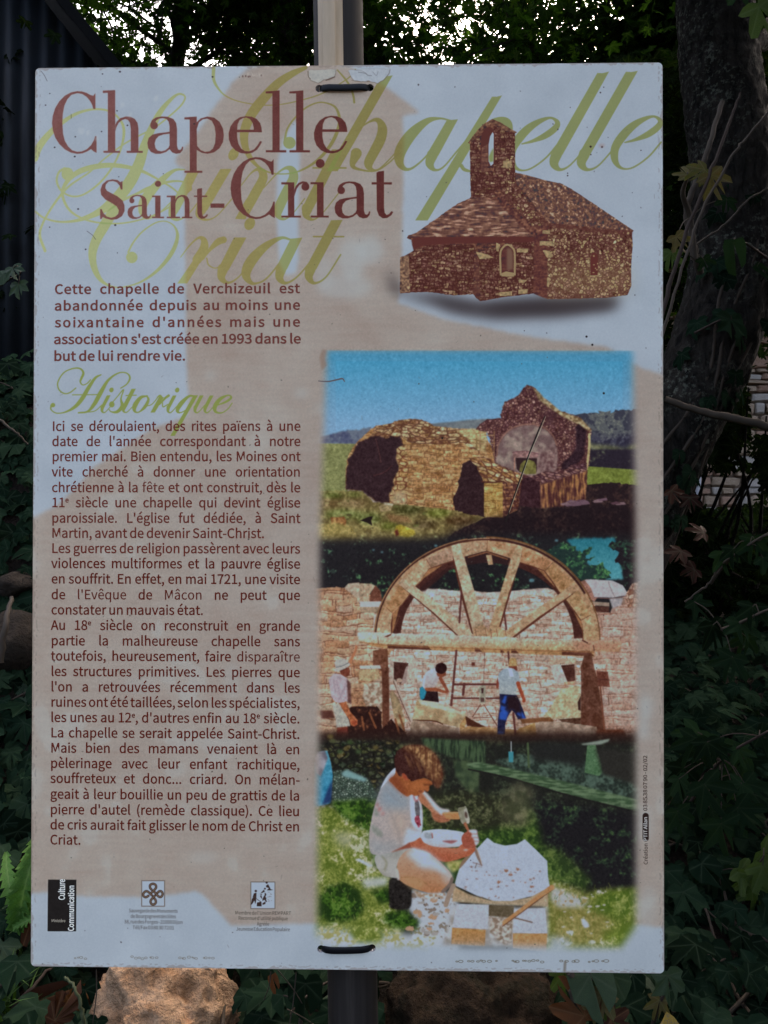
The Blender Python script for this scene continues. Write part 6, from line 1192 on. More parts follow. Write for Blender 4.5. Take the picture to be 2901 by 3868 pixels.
vs = [bm.verts.new(p) for p in (A_, B_, B_+nn*.04, A_+nn*.04)]; f = bm.faces.new(vs); e = bmesh.ops.extrude_face_region(bm, geom=[f]); bmesh.ops.translate(bm, vec=(0, 2.6, 0), verts=[v for v in e['geom'] if isinstance(v, bmesh.types.BMVert)]); bmesh.ops.recalc_face_normals(bm, faces=bm.faces)
link('roof', bm_mesh(bm, False), mat('silhouette_roof_edge', (.006, .006, .006), .9, .05)[0], shed)  # verge silhouette put into the colour, darker than the sheets

# ================================================================ stone house far behind at the right
m_stone = []
for nm, cs in (('buff_wall_stone', [(.34, .25, .17), (.46, .36, .26), (.52, .44, .34)]), ('pink_wall_stone', [(.32, .20, .14), (.44, .29, .21), (.48, .36, .28)]), ('pale_wall_stone', [(.44, .42, .38), (.56, .53, .48), (.5, .45, .38)])): m_stone.append(rocky(nm, cs, 5, .9, .7, 'Object', 30))
m_mortar = rocky('lime_mortar', [(.16, .12, .09), (.26, .20, .15)], 12, .95, .4)
m_fascia = mat('grey_painted_wood', (.5, .5, .52), .6)[0]; m_roof = rocky('brown_roof_tile', [(.12, .07, .05), (.22, .13, .09)], 8)
HY = 8.2
house = empty('stone_house', (4.5, HY, .55), 'house of coursed buff stone glimpsed between trunk and hedge', 'house')
def block(name, x0, x1, y0, y1, z0, z1, m, par):
    bm = bmesh.new(); bmesh.ops.create_cube(bm, size=1)
    for v in bm.verts: v.co = ((v.co.x+.5)*(x1-x0)+x0, (v.co.y+.5)*(y1-y0)+y0, (v.co.z+.5)*(z1-z0)+z0)
    return link(name, bm_mesh(bm, False), m, par)
HZ = at(1470, 560, 9.0).z
wall = block('wall', 1.6, 7.5, HY+.03, HY+5, -.2, HZ, m_mortar, house)
def stone_mesh(seed):
    bm = bmesh.new(); bmesh.ops.create_cube(bm, size=1); bmesh.ops.bevel(bm, geom=bm.edges[:], offset=.17, segments=1, affect='EDGES', profile=.6)
    rg = random.Random(seed)
    for v in bm.verts: v.co += Vector((rg.uniform(-.05, .05), rg.uniform(-.08, .08), rg.uniform(-.11, .11)))
    return bm_mesh(bm, False)
ST = [stone_mesh(i) for i in range(5)]
sx0, sx1, sz0, sz1 = 3.15, 4.75, .15, HZ-.15
stuffV = []; stuffF = []; cnt = 0
z = -.15; rowi = 0
while z < HZ-.02:
    h = RND.choice((.06, .08, .10, .13, .16))*RND.uniform(.9, 1.1); x = 1.6 + RND.uniform(-.1, 0)
    while x < 7.5:
        wd = RND.uniform(.10, .40); hh = h*RND.uniform(.72, .95); M = Matrix.Translation((x+wd/2, HY+RND.uniform(-.012, .02), z+h/2+RND.uniform(-.008, .008))) @ Matrix.Rotation(RND.uniform(-.05, .05), 4, 'Y') @ Matrix.Diagonal((wd*RND.uniform(.86, .95), .10, hh, 1))
        if sx0 < x < sx1 and sz0 < z < sz1 and cnt < 300:
            me = ST[RND.randrange(5)]; o = bpy.data.objects.new('stone', me); COL.objects.link(o); o.parent = wall
            o.matrix_basis = M
            if not me.materials: me.materials.append(m_stone[0])
            o.material_slots[0].link = 'OBJECT'; o.material_slots[0].material = m_stone[RND.choices((0, 1, 2), (5, 3, 2))[0]]; cnt += 1
        else:
            me = ST[RND.randrange(5)]; k = len(stuffV)
            stuffV += [tuple(M @ v.co) for v in me.vertices]; stuffF += [tuple(i+k for i in p.vertices) for p in me.polygons]
        x += wd
    z += h
me = bpy.data.meshes.new('mesh'); me.from_pydata(stuffV, [], stuffF); me.update(); o = link('stone_courses', me, m_stone[0], wall); o['kind'] = 'stuff'
# eaves: boards, rafter ends, tiles, downpipe
for i, x in enumerate(np.arange(1.7, 7.4, .55)):
    bm = bmesh.new(); bmesh.ops.create_cube(bm, size=1)
    for v in bm.verts: v.co = (v.co.x*.10, v.co.y*.75, v.co.z*.14)
    link('rafter', bm_mesh(bm, False), m_fascia, house, Matrix.Translation((x, HY-.25, HZ+.02)) @ Matrix.Rotation(.45, 4, 'X'))
block('fascia', 1.5, 7.6, HY-.62, HY-.58, HZ-.27, HZ-.05, m_fascia, house)
bm = bmesh.new()
vs = [bm.verts.new(p) for p in ((1.4, HY-.66, HZ-.10), (7.7, HY-.66, HZ-.10), (7.7, HY+2.4, HZ+1.35), (1.4, HY+2.4, HZ+1.35))]; f = bm.faces.new(vs)
e = bmesh.ops.extrude_face_region(bm, geom=[f]); bmesh.ops.translate(bm, vec=(0, -.02, .07), verts=[v for v in e['geom'] if isinstance(v, bmesh.types.BMVert)]); bmesh.ops.recalc_face_normals(bm, faces=bm.faces)
link('roof', bm_mesh(bm, False), m_roof, house)
p = at(1498, 1130, 9.0); link('downpipe', tube_mesh([(p.x, HY-.09, -.1), (p.x, HY-.09, 1.5), (p.x+.02, HY-.09, HZ-.2)], .05, .05, 10), m_fascia, house)

# ================================================================ the leaning tree at the right
m_bark, n, l, b = mat('lichen_bark', rough=.95, spec=.1)
_tc = n.new('ShaderNodeTexCoord').outputs['Object']; mp = n.new('ShaderNodeMapping'); mp.inputs['Scale'].default_value = (1, 1, .35); l.new(_tc, mp.inputs[0])
q1 = noise(n, l, 38, 6, .7, mp.outputs[0], .6); q2 = noise(n, l, 5, 4, .6, _tc); q3 = noise(n, l, 70, 5, .7, _tc)
r1 = ramp(n, [(.35, (.008, .007, .006)), (.55, (.035, .03, .024)), (.75, (.06, .052, .042))]); l.new(q1.outputs[0], r1.inputs[0])
r2 = ramp(n, [(.52, (0, 0, 0)), (.62, (1, 1, 1))]); l.new(q3.outputs[0], r2.inputs[0]); r3 = ramp(n, [(.45, (0, 0, 0)), (.62, (.8, .8, .8))]); l.new(q2.outputs[0], r3.inputs[0])
l.new(mixc(n, l, mixc(n, l, 1., r2.outputs[0], r3.outputs[0], 'MULTIPLY'), r1.outputs[0], (.16, .17, .13)), b.inputs['Base Color']); bump(n, l, b, q1.outputs[0], 1., .03)
m_dbark = rocky('dark_bark', [(.006, .005, .004), (.02, .016, .012), (.03, .026, .02)], 14, .95, 1., 'Object', 60)
TD = 2.3
tp = [at(1290, 1330, TD+.05), at(1345, 1180, TD+.03), at(1420, 1000, TD), at(1512, 815, TD), at(1572, 640, TD), at(1588, 470, TD), at(1573, 300, TD), at(1550, 140, TD), at(1540, 0, TD), at(1525, -250, TD+.05), at(1490, -600, TD+.15), at(1500, -1000, TD+.3)]
def trunk_mesh(pts, r0, r1, n=72, m=22, amp=.07, seed=0):
    """trunk with ridged bark and knots"""
    P = curve_pts(pts, m); R = np.linspace(r0, r1, len(P)); V, F = tube(P, R, n); out = []
    for i, v in enumerate(V):
        c = Vector(P[i//n]); v = Vector(v); q = Vector((v.x*17, v.y*17, v.z*4.5))
        h = .10*(mnoise.turbulence(q, 4, True) - .9) + .05*mnoise.turbulence(v*34, 3, False) + .09*mnoise.noise(v*3.2+Vector((seed, 0, 0)))
        out.append(tuple(c + (v-c)*(1 + h)))
    return np_mesh(out, F)
tree = empty('leaning_tree', (tp[0].x, tp[0].y, tp[0].z), 'nearest tree, its thick lichen spotted trunk leaning right of the board', 'tree')
trunk = link('trunk', trunk_mesh(tp, .145, .098, seed=3), m_bark, tree)
BR = [([tp[8]+Vector((.02, 0, .0)), at(1640, -180, TD-.1), at(1800, -420, TD-.3), at(2000, -600, TD-.5)], .05, .02), ([tp[9], at(1380, -500, TD-.2), at(1100, -760, TD-.5), at(800, -900, TD-.6)], .05, .018), ([tp[10], at(1600, -1050, TD+.6), at(1700, -1400, TD+1.2)], .05, .02), ([tp[7]+Vector((.08, .05, 0)), at(1680, 40, TD+.3), at(1850, -60, TD+.7)], .035, .012)]
for P_, a_, c_ in BR: link('branch', tube_mesh(P_, a_, c_, 8, 6, .12, 5, .012), m_bark, trunk)
m_canopy = leafy('canopy_leaf', [(0, (.004, .008, .002)), (.4, (.008, .016, .003)), (.8, (.014, .028, .005)), (1., (.026, .042, .008))], vein_amt=.1, transl=.42, tcol=(1.5, 2.1, .7), rough=.6, spec=0)
def crown_mats(centres, spread, count, size, droop=.4):
    Ms = []
    for _ in range(count):
        c = centres[NR.integers(len(centres))]; p = Vector(c) + Vector(NR.normal(0, 1, 3))*np.array(spread).mean() if np.isscalar(spread) else Vector(c) + Vector(NR.normal(0, 1, 3)*np.array(spread))
        nrm = rvec(.7) + Vector((0, -.35, .8)); tip = rvec(.6) + Vector((0, 0, -droop))
        Ms.append(leaf_frame(p, nrm, tip, size*NR.uniform(.6, 1.25)))
    return Ms
cc = [at(NR.uniform(1450, 1800), NR.uniform(-900, 20), TD+NR.uniform(-.2, .9)) for _ in range(40)] + [at(NR.uniform(300, 1500), NR.uniform(-1100, -320), TD+NR.uniform(-.6, .8)) for _ in range(50)]
o = link('crown', leaf_mass(T_MAP, crown_mats(cc, .14, 3000, .042)), m_canopy, tree); o['kind'] = 'stuff'

# ================================================================ trees behind, seen against the sky
def back_tree(x, y, base_z, height, lean, seed, n_leaf, leaf, label, low=.35, rad=1.5, tr=.10):
    rg = np.random.default_rng(seed); root = empty('tree', (x, y, base_z), label, 'tree', None)
    P = [Vector((x, y, base_z-.2)), Vector((x+lean*.3, y+.05, base_z+height*.3)), Vector((x+lean*.7, y, base_z+height*.65)), Vector((x+lean, y-.05, base_z+height))]
    tk = link('trunk', tube_mesh(P, tr, tr*.3, 10, 5, .08, seed, .02), m_dbark, root); C = curve_pts(P, 10); parts = []; cl = []
    for k in range(24):
        t = rg.uniform(low, .98); s = Vector(C[int(t*(len(C)-1))]); az = rg.uniform(0, 6.28); L = rad*rg.uniform(.5, 1.1)*(1.15-.5*t)
        d = Vector((math.cos(az)*L, math.sin(az)*L*.8, L*rg.uniform(.0, .8))); mid = s + d*.5 + Vector(rg.normal(0, .08, 3)); e_ = s + d
        parts.append(tube(curve_pts([s, mid, e_], 4), np.linspace(tr*.32*(1.1-t*.6), .008, 9), 5, wob=.1, seed=k))
        for q in (.45, .65, .8, .92, 1.05):
            w_ = s + d*q + Vector(rg.normal(0, .13, 3)); cl.append(w_)
            f_ = w_ + Vector(rg.normal(0, .25, 3)); parts.append(tube(curve_pts([s+d*max(.2, q-.25), w_, f_], 2), np.linspace(.012, .004, 5), 4, seed=k)); cl.append(f_)
    V, F = join_parts(parts); link('branches', np_mesh(V, F), m_dbark, root)
    o = link('crown', leaf_mass(T_MAP[:2] + T_SMALL, crown_mats(cl, .145, n_leaf, leaf)), m_canopy, root); o['kind'] = 'stuff'
    return root
back_tree(-1.75, 4.6, .9, 4.6, .3, 1, 11500, .054, 'leafy tree against the sky beside the shed verge', rad=1.5)
back_tree(-.55, 4.2, .9, 4.8, -.15, 2, 11000, .054, 'leafy tree with the widest gap of white sky, left of the post', rad=1.35)
back_tree(.75, 4.6, .8, 4.9, .2, 4, 22000, .058, 'dense leafy tree directly right of the post top', rad=1.5)
back_tree(1.75, 4.4, .7, 4.7, .1, 5, 19000, .058, 'dense dark tree between the board corner and the leaning trunk', rad=1.3)
back_tree(3.1, 5.2, .6, 5.0, -.1, 6, 12000, .058, 'leafy tree right of the leaning trunk in front of the house', low=.55, rad=1.3)
back_tree(-3.3, 5.8, .9, 5.5, .2, 8, 10000, .06, 'tall leafy tree rising behind the shed roof', rad=1.8, tr=.13)
# low growth that closes the view under the crowns
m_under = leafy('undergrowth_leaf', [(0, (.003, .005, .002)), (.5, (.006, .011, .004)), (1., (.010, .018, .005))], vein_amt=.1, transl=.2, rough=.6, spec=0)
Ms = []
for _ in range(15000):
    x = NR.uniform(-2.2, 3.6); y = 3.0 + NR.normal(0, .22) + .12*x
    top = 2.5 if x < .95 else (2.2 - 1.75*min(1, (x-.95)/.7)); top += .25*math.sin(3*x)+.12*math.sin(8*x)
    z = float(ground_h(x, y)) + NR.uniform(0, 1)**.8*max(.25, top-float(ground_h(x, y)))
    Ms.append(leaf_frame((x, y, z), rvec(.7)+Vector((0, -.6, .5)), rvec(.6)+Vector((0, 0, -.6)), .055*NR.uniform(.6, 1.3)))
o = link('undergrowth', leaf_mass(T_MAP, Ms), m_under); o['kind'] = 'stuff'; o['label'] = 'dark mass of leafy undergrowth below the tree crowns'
# unseen shrub added right of the frame, blocks skylight and darkens that side
shr = empty('unseen_shade_shrub', (1.5, .4, float(ground_h(1.5, .4))), 'unseen leafy shrub added beyond the right edge to shade the ground beside the board', 'shrub')
Ms = []
while len(Ms) < 6500:
    p = Vector((NR.uniform(.55, 2.3), NR.uniform(-.5, 1.5), NR.uniform(.15, 2.9))); dx, dy = view_xy(p)
    if dx < 1740 and dy > -60: continue
    if p.x < .75 and p.z < 1.7: continue
    Ms.append(leaf_frame(p, rvec(.6)+Vector((-.3, -.5, .6)), rvec(.6)+Vector((0, 0, -.6)), .055*NR.uniform(.6, 1.3)))
o = link('foliage', leaf_mass(T_MAP, Ms), m_under, shr); o['kind'] = 'stuff'
parts = []
for i in range(9):
    a = Vector((1.5+.1*math.cos(i), .4+.1*math.sin(i), float(ground_h(1.5, .4))-.05)); e_ = Vector((NR.uniform(1.2, 2.2), NR.uniform(-.4, 1.3), NR.uniform(1.2, 2.6))); parts.append(tube(curve_pts([a, (a+e_)/2+rvec(.08), e_], 5), np.linspace(.018, .004, 11), 6, seed=i))
V, F = join_parts(parts); link('stems', np_mesh(V, F), m_dbark, shr)
# leafy screen between board and leaning trunk, with holes towards house and sky
Ms = []
holes = [(1462, 700, 34, 60), (1478, 585, 40, 62), (1452, 690, 20, 30), (1500, 575, 25, 40), (1640, 800, 50, 140), (1655, 900, 40, 60), (1600, 1080, 60, 110), (1530, 1065, 40, 60), (1640, 1180, 60, 40), (1450, 400, 16, 14), (1650, 320, 16, 50)]
for _ in range(5200):
    dx, dy = NR.uniform(1330, 1760), NR.uniform(120, 1330)
    if any(((dx-a)/rx)**2 + ((dy-b_)/ry)**2 < NR.uniform(.35, 1.25) for a, b_, rx, ry in holes): continue
    dep = NR.uniform(2.55, 3.3); p = at(dx, dy, dep)
    Ms.append(leaf_frame(p, rvec(.6)+Vector((0, -.7, .5)), rvec(.6)+Vector((0, 0, -.7)), .045*NR.uniform(.6, 1.3)))
thk = empty('hedge_shrub', at(1500, 1300, 2.9), 'dark leafy shrub behind the leaning trunk with gaps towards the house', 'shrub')
o = link('foliage', leaf_mass(T_MAP, Ms), m_under, thk); o['kind'] = 'stuff'
parts = []
for i in range(26):
    a = at(NR.uniform(1400, 1640), 1300+NR.uniform(-40, 60), 2.95); e_ = at(NR.uniform(1440, 1720), NR.uniform(820, 1180), 2.8+NR.uniform(-.2, .3)); m_ = (a+e_)/2 + rvec(.05)
    parts.append(tube(curve_pts([a, m_, e_], 4), np.linspace(.010, .003, 9), 5, seed=i))
V, F = join_parts(parts); link('stems', np_mesh(V, F), m_dbark, thk)

# ================================================================ ivy
m_ivy = leafy('ivy_leaf', [(0, (.005, .010, .0055)), (.35, (.008, .018, .010)), (.7, (.013, .027, .015)), (1., (.021, .037, .019))], vein=(.045, .065, .04), vein_amt=.55, transl=.1, rough=.6, spec=0)
m_ivym = leafy('ivy_leaf_mass', [(0, (.005, .010, .0055)), (.35, (.008, .018, .010)), (.7, (.013, .027, .015)), (1., (.021, .037, .019))], vein=(.03, .045, .028), vein_amt=.4, transl=.06, spec=0)
m_ivyb = leafy('bright_ivy_leaf', [(0, (.02, .038, .018)), (1., (.034, .056, .028))], vein=(.08, .10, .06), vein_amt=.5, transl=.15, rough=.45)
m_stem = mat('ivy_stem', (.05, .036, .024), .8)[0]
L_IVY = leaf_meshes(T_IVY, m_ivy); L_IVYB = leaf_meshes(T_IVY[:2], m_ivyb)
def add_leaf(meshes, M, par, base, name='leaf'):
    o = bpy.data.objects.new(name, meshes[RND.randrange(len(meshes))]); COL.objects.link(o); o.parent = par; o.matrix_basis = Matrix.Translation(-Vector(base)) @ M; return o
def visible(p, m=70):
    dx, dy = view_xy(p); return -m < dx < 1659+m and -m < dy < 2212+m and not (95 < dx < 1415 and 165 < dy < 2075)
def over_rock(p):
    dx, dy = view_xy(p); return dy > 2060 and (225 < dx < 525 or 825 < dx < 1190)
def bank_ivy(label, n, xr, yr, size, limit, name='ivy', seed=0, bright=.0):
    rg = np.random.default_rng(seed); root_p = (sum(xr)/2, sum(yr)/2, float(ground_h(sum(xr)/2, sum(yr)/2))); root = empty(name, root_p, label, 'ivy')
    near = []; far = []
    for _ in range(n):
        x, y = rg.uniform(*xr), rg.uniform(*yr); z = float(ground_h(x, y)) + abs(rg.normal(0, .035)) + .008
        if over_rock((x, y, z)): continue
        nm = ground_normal(x, y)*.8 + Vector((rg.normal(0, .35), -.45+rg.normal(0, .3), .15+rg.normal(0, .3))); tip = Vector((rg.normal(0, .6), -.5+rg.normal(0, .3), -.7))
        M = leaf_frame((x, y, z), nm, tip, size*rg.uniform(.55, 1.25)); (near if visible((x, y, z)) else far).append(M)
    near.sort(key=lambda M: (Vector(M.col[3][:3])-CAM_POS).length)
    for M in near[:limit]: add_leaf(L_IVYB if RND.random() < bright else L_IVY, M, root, root_p)
    if far or near[limit:]:
        o = link('leaf_mass', leaf_mass(T_IVY, far + near[limit:]), m_ivym, root); o['kind'] = 'stuff'
    parts = []
    for i in range(40):
        x, y = rg.uniform(*xr), rg.uniform(*yr); P_ = []
        for k in range(5): P_.append((x, y, float(ground_h(x, y))+.012+abs(rg.normal(0, .012)))); x += rg.normal(0, .06); y += rg.normal(.03, .06)
        parts.append(tube(curve_pts(P_, 4), np.linspace(.0035, .0015, 17), 5, seed=i))
    V, F = join_parts(parts); link('runners', np_mesh(V, F), m_stem, root)['kind'] = 'stuff'; return root
bank_ivy('ivy with pale veined leaves creeping over the steep left bank', 2600, (-1.55, -.33), (.32, 2.1), .050, 280, seed=1, bright=.06)
bank_ivy('low ivy round the boulders below the board', 900, (-.62, .52), (.10, .62), .046, 260, seed=2, bright=.12)
bank_ivy('dark ivy carpeting the shaded ground right of the board', 2600, (.36, 1.9), (.14, 1.9), .046, 290, seed=3, bright=.05)
# ground cover where no single leaf can be told apart, and woodland that closes the view
Ms = []
for _ in range(7000):
    x, y = NR.uniform(-4., 3.2), NR.uniform(-.75, 2.6); y = min(y, 2.25) if x < -.5 else y
    if -.6 < x < .5 and y < .12 and abs(NR.normal()) < .6: continue
    z = float(ground_h(x, y)) + .006 + abs(NR.normal(0, .012))
    if over_rock((x, y, z)): continue
    Ms.append(leaf_frame((x, y, z), ground_normal(x, y)+rvec(.3), rvec(.6)+Vector((0, -.4, -.4)), .05*NR.uniform(.5, 1.2)))
o = link('ground_ivy', leaf_mass(T_IVY, Ms), m_ivym); o['kind'] = 'stuff'; o['label'] = 'low ivy and leaf litter covering the ground'
Ms = []
for _ in range(9000):
    a = NR.uniform(math.radians(20), math.radians(205)); R_ = NR.uniform(13, 17); h = NR.uniform(0, 1); top = 4.2+1.3*math.sin(a*7)+.8*math.sin(a*17)
    if 1.0 < R_*math.cos(a) < 10 and math.sin(a) > 0 and a < math.radians(88): continue
    Ms.append(leaf_frame((R_*math.cos(a), R_*math.sin(a), .2+h*top), rvec(.7)+Vector((0, 0, .5)), rvec(.7)+Vector((0, 0, -.6)), .42*NR.uniform(.6, 1.3)))
o = link('woodland', leaf_mass(T_SMALL, Ms), m_under); o['kind'] = 'stuff'; o['label'] = 'far belt of dark woodland round the clearing'
# ivy climbing the leaning trunk
root_p = tp[2]; iv = empty('ivy', root_p, 'ivy climbing the leaning trunk beside the right edge of the board', 'ivy')
C = curve_pts(tp[:7], 14)
for k in range(90):
    t = NR.beta(1.2, 2.2); c = Vector(C[int(t*(len(C)-1))]); ang = NR.uniform(-2.6, -.5) if NR.random() < .7 else NR.uniform(-3.6, -2.2)
    off = Vector((math.cos(ang), math.sin(ang), 0))*(.155-.05*t + abs(NR.normal(0, .012)))
    add_leaf(L_IVY, leaf_frame(c+off, off.normalized()+rvec(.25)+Vector((0, -.15, .2)), rvec(.3)+Vector((-.2, 0, -1)), .052*NR.uniform(.6, 1.2)), iv, root_p)
parts = []
for k in range(5):
    P_ = [];
    for i in range(0, len(C), 6): c = Vector(C[i]); ang = -1.9+.35*k+.2*math.sin(i*.2+k); P_.append(c + Vector((math.cos(ang), math.sin(ang), 0))*(.148-.05*i/len(C)))
    parts.append(tube(curve_pts(P_, 3), np.linspace(.007, .004, 3*(len(P_)-1)+1), 6, seed=k))
V, F = join_parts(parts); link('runners', np_mesh(V, F), m_stem, iv)['kind'] = 'stuff'
for (dx, dy, dep, s) in ((1604, 560-20, 2.1, .055), (1592, 712, 2.08, .055)): pass

# ================================================================ field maple shoots at the right, single leaves one by one
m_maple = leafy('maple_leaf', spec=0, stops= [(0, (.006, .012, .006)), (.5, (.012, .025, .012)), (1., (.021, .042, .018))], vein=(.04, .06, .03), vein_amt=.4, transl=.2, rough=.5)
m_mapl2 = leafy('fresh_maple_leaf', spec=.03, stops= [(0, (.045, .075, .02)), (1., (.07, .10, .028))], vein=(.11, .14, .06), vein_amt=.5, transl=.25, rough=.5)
m_fade = leafy('spotted_fading_maple_leaf', [(0, (.07, .075, .024)), (1., (.10, .08, .032))], vein=(.2, .17, .09), vein_amt=.4, transl=.25, rough=.6, spot=(.10, .055, .025))
m_dead = leafy('dead_brown_leaf', [(0, (.035, .013, .006)), (.5, (.08, .03, .010)), (1., (.13, .055, .016))], vein=(.22, .12, .05), vein_amt=.4, transl=.15, rough=.6, tcol=(1.5, 1., .6))
m_yell = leafy('yellow_leaf', [(0, (.30, .18, .03)), (1., (.36, .24, .05))], vein=(.4, .3, .1), vein_amt=.4, transl=.2, rough=.5, spot=(.16, .14, .1))
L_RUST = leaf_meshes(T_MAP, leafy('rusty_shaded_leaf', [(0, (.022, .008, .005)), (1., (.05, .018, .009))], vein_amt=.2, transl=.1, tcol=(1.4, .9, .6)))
L_MAP, L_MAP2, L_FADE, L_DEAD, L_OAK, L_YEL, L_OVAL = leaf_meshes(T_MAP, m_maple), leaf_meshes(T_MAP, m_mapl2), leaf_meshes(T_MAP, m_fade), leaf_meshes(T_OVAL+T_MAP[:1], m_dead), leaf_meshes(T_OAK, m_dead), leaf_meshes(T_OVAL, m_yell), leaf_meshes(T_OVAL, m_maple)
m_twig = mat('brown_twig', (.045, .03, .022), .85)[0]; m_ptwig = mat('pale_twig', (.065, .05, .036), .85)[0]; m_gtwig = mat('green_brown_shoot', (.06, .07, .03), .7)[0]
def shoot(label, path, leaves, name='maple_shoot', r=(.004, .0015), mt=None, cat='shoot', size=.05):
    P_ = [at(*p) for p in path]; root = empty(name, P_[0], label, cat)
    link('stem', tube_mesh(P_, r[0], r[1], 6, 6, seed=len(leaves)), mt or m_twig, root)
    for dx, dy, dep, s, kind, tipa in leaves:
        p = at(dx, dy, dep); ta = math.radians(tipa)
        tip = _dirw((math.cos(ta), math.sin(ta), 0)) + rvec(.12); nrm = _dirw((0, -.35, -1)) + rvec(.17)
        M = leaf_frame(p, nrm, tip, s); add_leaf(kind, M, root, P_[0])
        k = min(range(len(P_)), key=lambda i: (P_[i]-p).length); q = P_[k]
        link('stalk', tube_mesh([q, (q+p)/2+Vector((0, 0, .01)), p], .0012, .0008, 5, 3), mt or m_twig, root)
    return root
def cluster(x0, x1, y0, y1, dep, n, s, kinds, seed):
    rg = np.random.default_rng(seed); out = []
    for _ in range(n): out.append((rg.uniform(x0, x1), rg.uniform(y0, y1), dep+rg.uniform(-.12, .12), s*rg.uniform(.7, 1.2), kinds[rg.integers(len(kinds))], rg.uniform(40, 140)))
    return out
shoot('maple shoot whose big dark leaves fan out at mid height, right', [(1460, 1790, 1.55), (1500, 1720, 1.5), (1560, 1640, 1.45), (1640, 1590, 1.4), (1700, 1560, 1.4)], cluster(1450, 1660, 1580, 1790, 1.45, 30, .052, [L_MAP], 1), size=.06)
shoot('maple shoot with four hanging leaves on a pale twig', [(1560, 1360, 1.5), (1600, 1345, 1.45), (1640, 1325, 1.42), (1700, 1300, 1.4)], [(1600, 1345, 1.45, .05, L_MAP, 80), (1626, 1310, 1.43, .048, L_MAP, 95), (1540, 1350, 1.5, .06, L_MAP, 70), (1582, 1420, 1.46, .055, L_MAP, 110), (1612, 1375, 1.5, .045, L_MAP, 100), (1500, 1300, 1.55, .045, L_MAP, 60)], mt=m_ptwig)
shoot('maple shoot under the thin pale twig at the right edge', [(1535, 1260, 1.6), (1570, 1215, 1.55), (1620, 1175, 1.5), (1680, 1140, 1.5)], [(1585, 1185, 1.52, .04, L_MAP, 100), (1560, 1195, 1.55, .045, L_MAP, 70), (1630, 1165, 1.5, .05, L_MAP, 100), (1648, 1205, 1.5, .04, L_MAP, 60)], mt=m_ptwig)
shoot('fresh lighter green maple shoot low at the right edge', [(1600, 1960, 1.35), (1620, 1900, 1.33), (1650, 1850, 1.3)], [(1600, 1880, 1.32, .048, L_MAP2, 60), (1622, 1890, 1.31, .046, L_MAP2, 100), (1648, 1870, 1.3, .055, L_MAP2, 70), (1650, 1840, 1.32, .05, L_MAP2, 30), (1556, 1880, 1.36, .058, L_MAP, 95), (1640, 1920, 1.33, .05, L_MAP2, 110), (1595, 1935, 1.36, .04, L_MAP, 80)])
shoot('maple shoot with yellowing spotted leaves before the trunk', [(1500, 560, 1.7), (1490, 470, 1.68), (1475, 420, 1.65), (1484, 385, 1.62)], [(1536, 378, 1.5, .050, L_FADE, 60), (1522, 366, 1.52, .042, L_FADE, 150), (1461, 520-8, 1.6, .042, L_FADE, 60), (1486, 378, 1.62, .036, L_FADE, 250), (1512, 382, 1.6, .03, L_MAP, 20), (1450, 545, 1.62, .04, L_MAP2, 110), (1570, 430, 1.66, .04, L_MAP, 110), (1520, 560, 1.7, .035, L_MAP, 80)], mt=m_ptwig, r=(.008, .004))
shoot('big green maple leaf shoot hanging in at the upper right corner', [(1760, -60, 1.3), (1700, -10, 1.28), (1650, 20, 1.25)], [(1640, 15, 1.22, .062, L_MAP2, 70), (1668, -15, 1.24, .06, L_MAP2, 40), (1600, -40, 1.3, .05, L_MAP, 80)])
shoot('maple shoot lost in shadow beside the lower right of the board', [(1445, 1960, 1.5), (1460, 1900, 1.5), (1500, 1850, 1.48)], cluster(1440, 1560, 1800, 2000, 1.5, 14, .055, [L_MAP], 4))
shoot('ivy like shoot with a crinkled leaf under the right board corner', [(1400, 2260, 1.05), (1420, 2180, 1.03), (1450, 2120, 1.0)], [(1442, 2108, .99, .040, L_IVYB, 80), (1470, 2115, 1.0, .03, L_IVY, 60), (1425, 2160, 1.02, .026, L_FADE, 100)], name='ivy_shoot')
shoot('ivy shoot with two broad leaves hanging below the board, right of the brown boulder', [(1330, 2300, 1.02), (1300, 2200, 1.0), (1270, 2120, .98)], [(1275, 2105, .975, .054, L_IVYB, 70), (1325, 2110, .99, .046, L_IVYB, 110), (1250, 2150, 1.0, .032, L_IVY, 100), (1218, 2100, 1.02, .034, L_MAP2, 80), (1300, 2150, .97, .034, L_FADE, 110), (1262, 2180, 1.0, .04, L_IVY, 80), (1320, 2190, 1.0, .025, L_MAP2, 60)], name='ivy_shoot')
shoot('single ivy leaf on a thin stalk left of the post foot', [(640, 2300, 1.03), (650, 2200, 1.02), (655, 2150, 1.0)], [(660, 2125, .99, .042, L_IVY, 100), (612, 2150, 1.03, .03, L_IVY, 70)], name='ivy_shoot')
shoot('lone three lobed ivy leaf across the middle of the leaning trunk', [(1500, 720, 2.14), (1560, 690, 2.12), (1580, 690, 2.1)], [(1578, 690, 2.1, .085, L_IVY, 85)], name='ivy_shoot')
shoot('long oval leaf hanging before the leaning trunk', [(1660, 560, 2.0), (1610, 525, 1.98), (1588, 520, 1.97)], [(1585, 525, 1.95, .085, L_OVAL, 75), (1635, 575, 2.0, .05, L_OVAL, 30)], name='hanging_shoot')
shoot('ivy sprig of three leaves below the shed wall at the left edge', [(-30, 640, 1.6), (10, 610, 1.55), (45, 590, 1.5)], [(28, 580, 1.5, .035, L_IVYB, 60), (40, 615, 1.5, .035, L_IVYB, 90), (8, 595, 1.52, .03, L_IVYB, 120)], name='ivy_shoot')
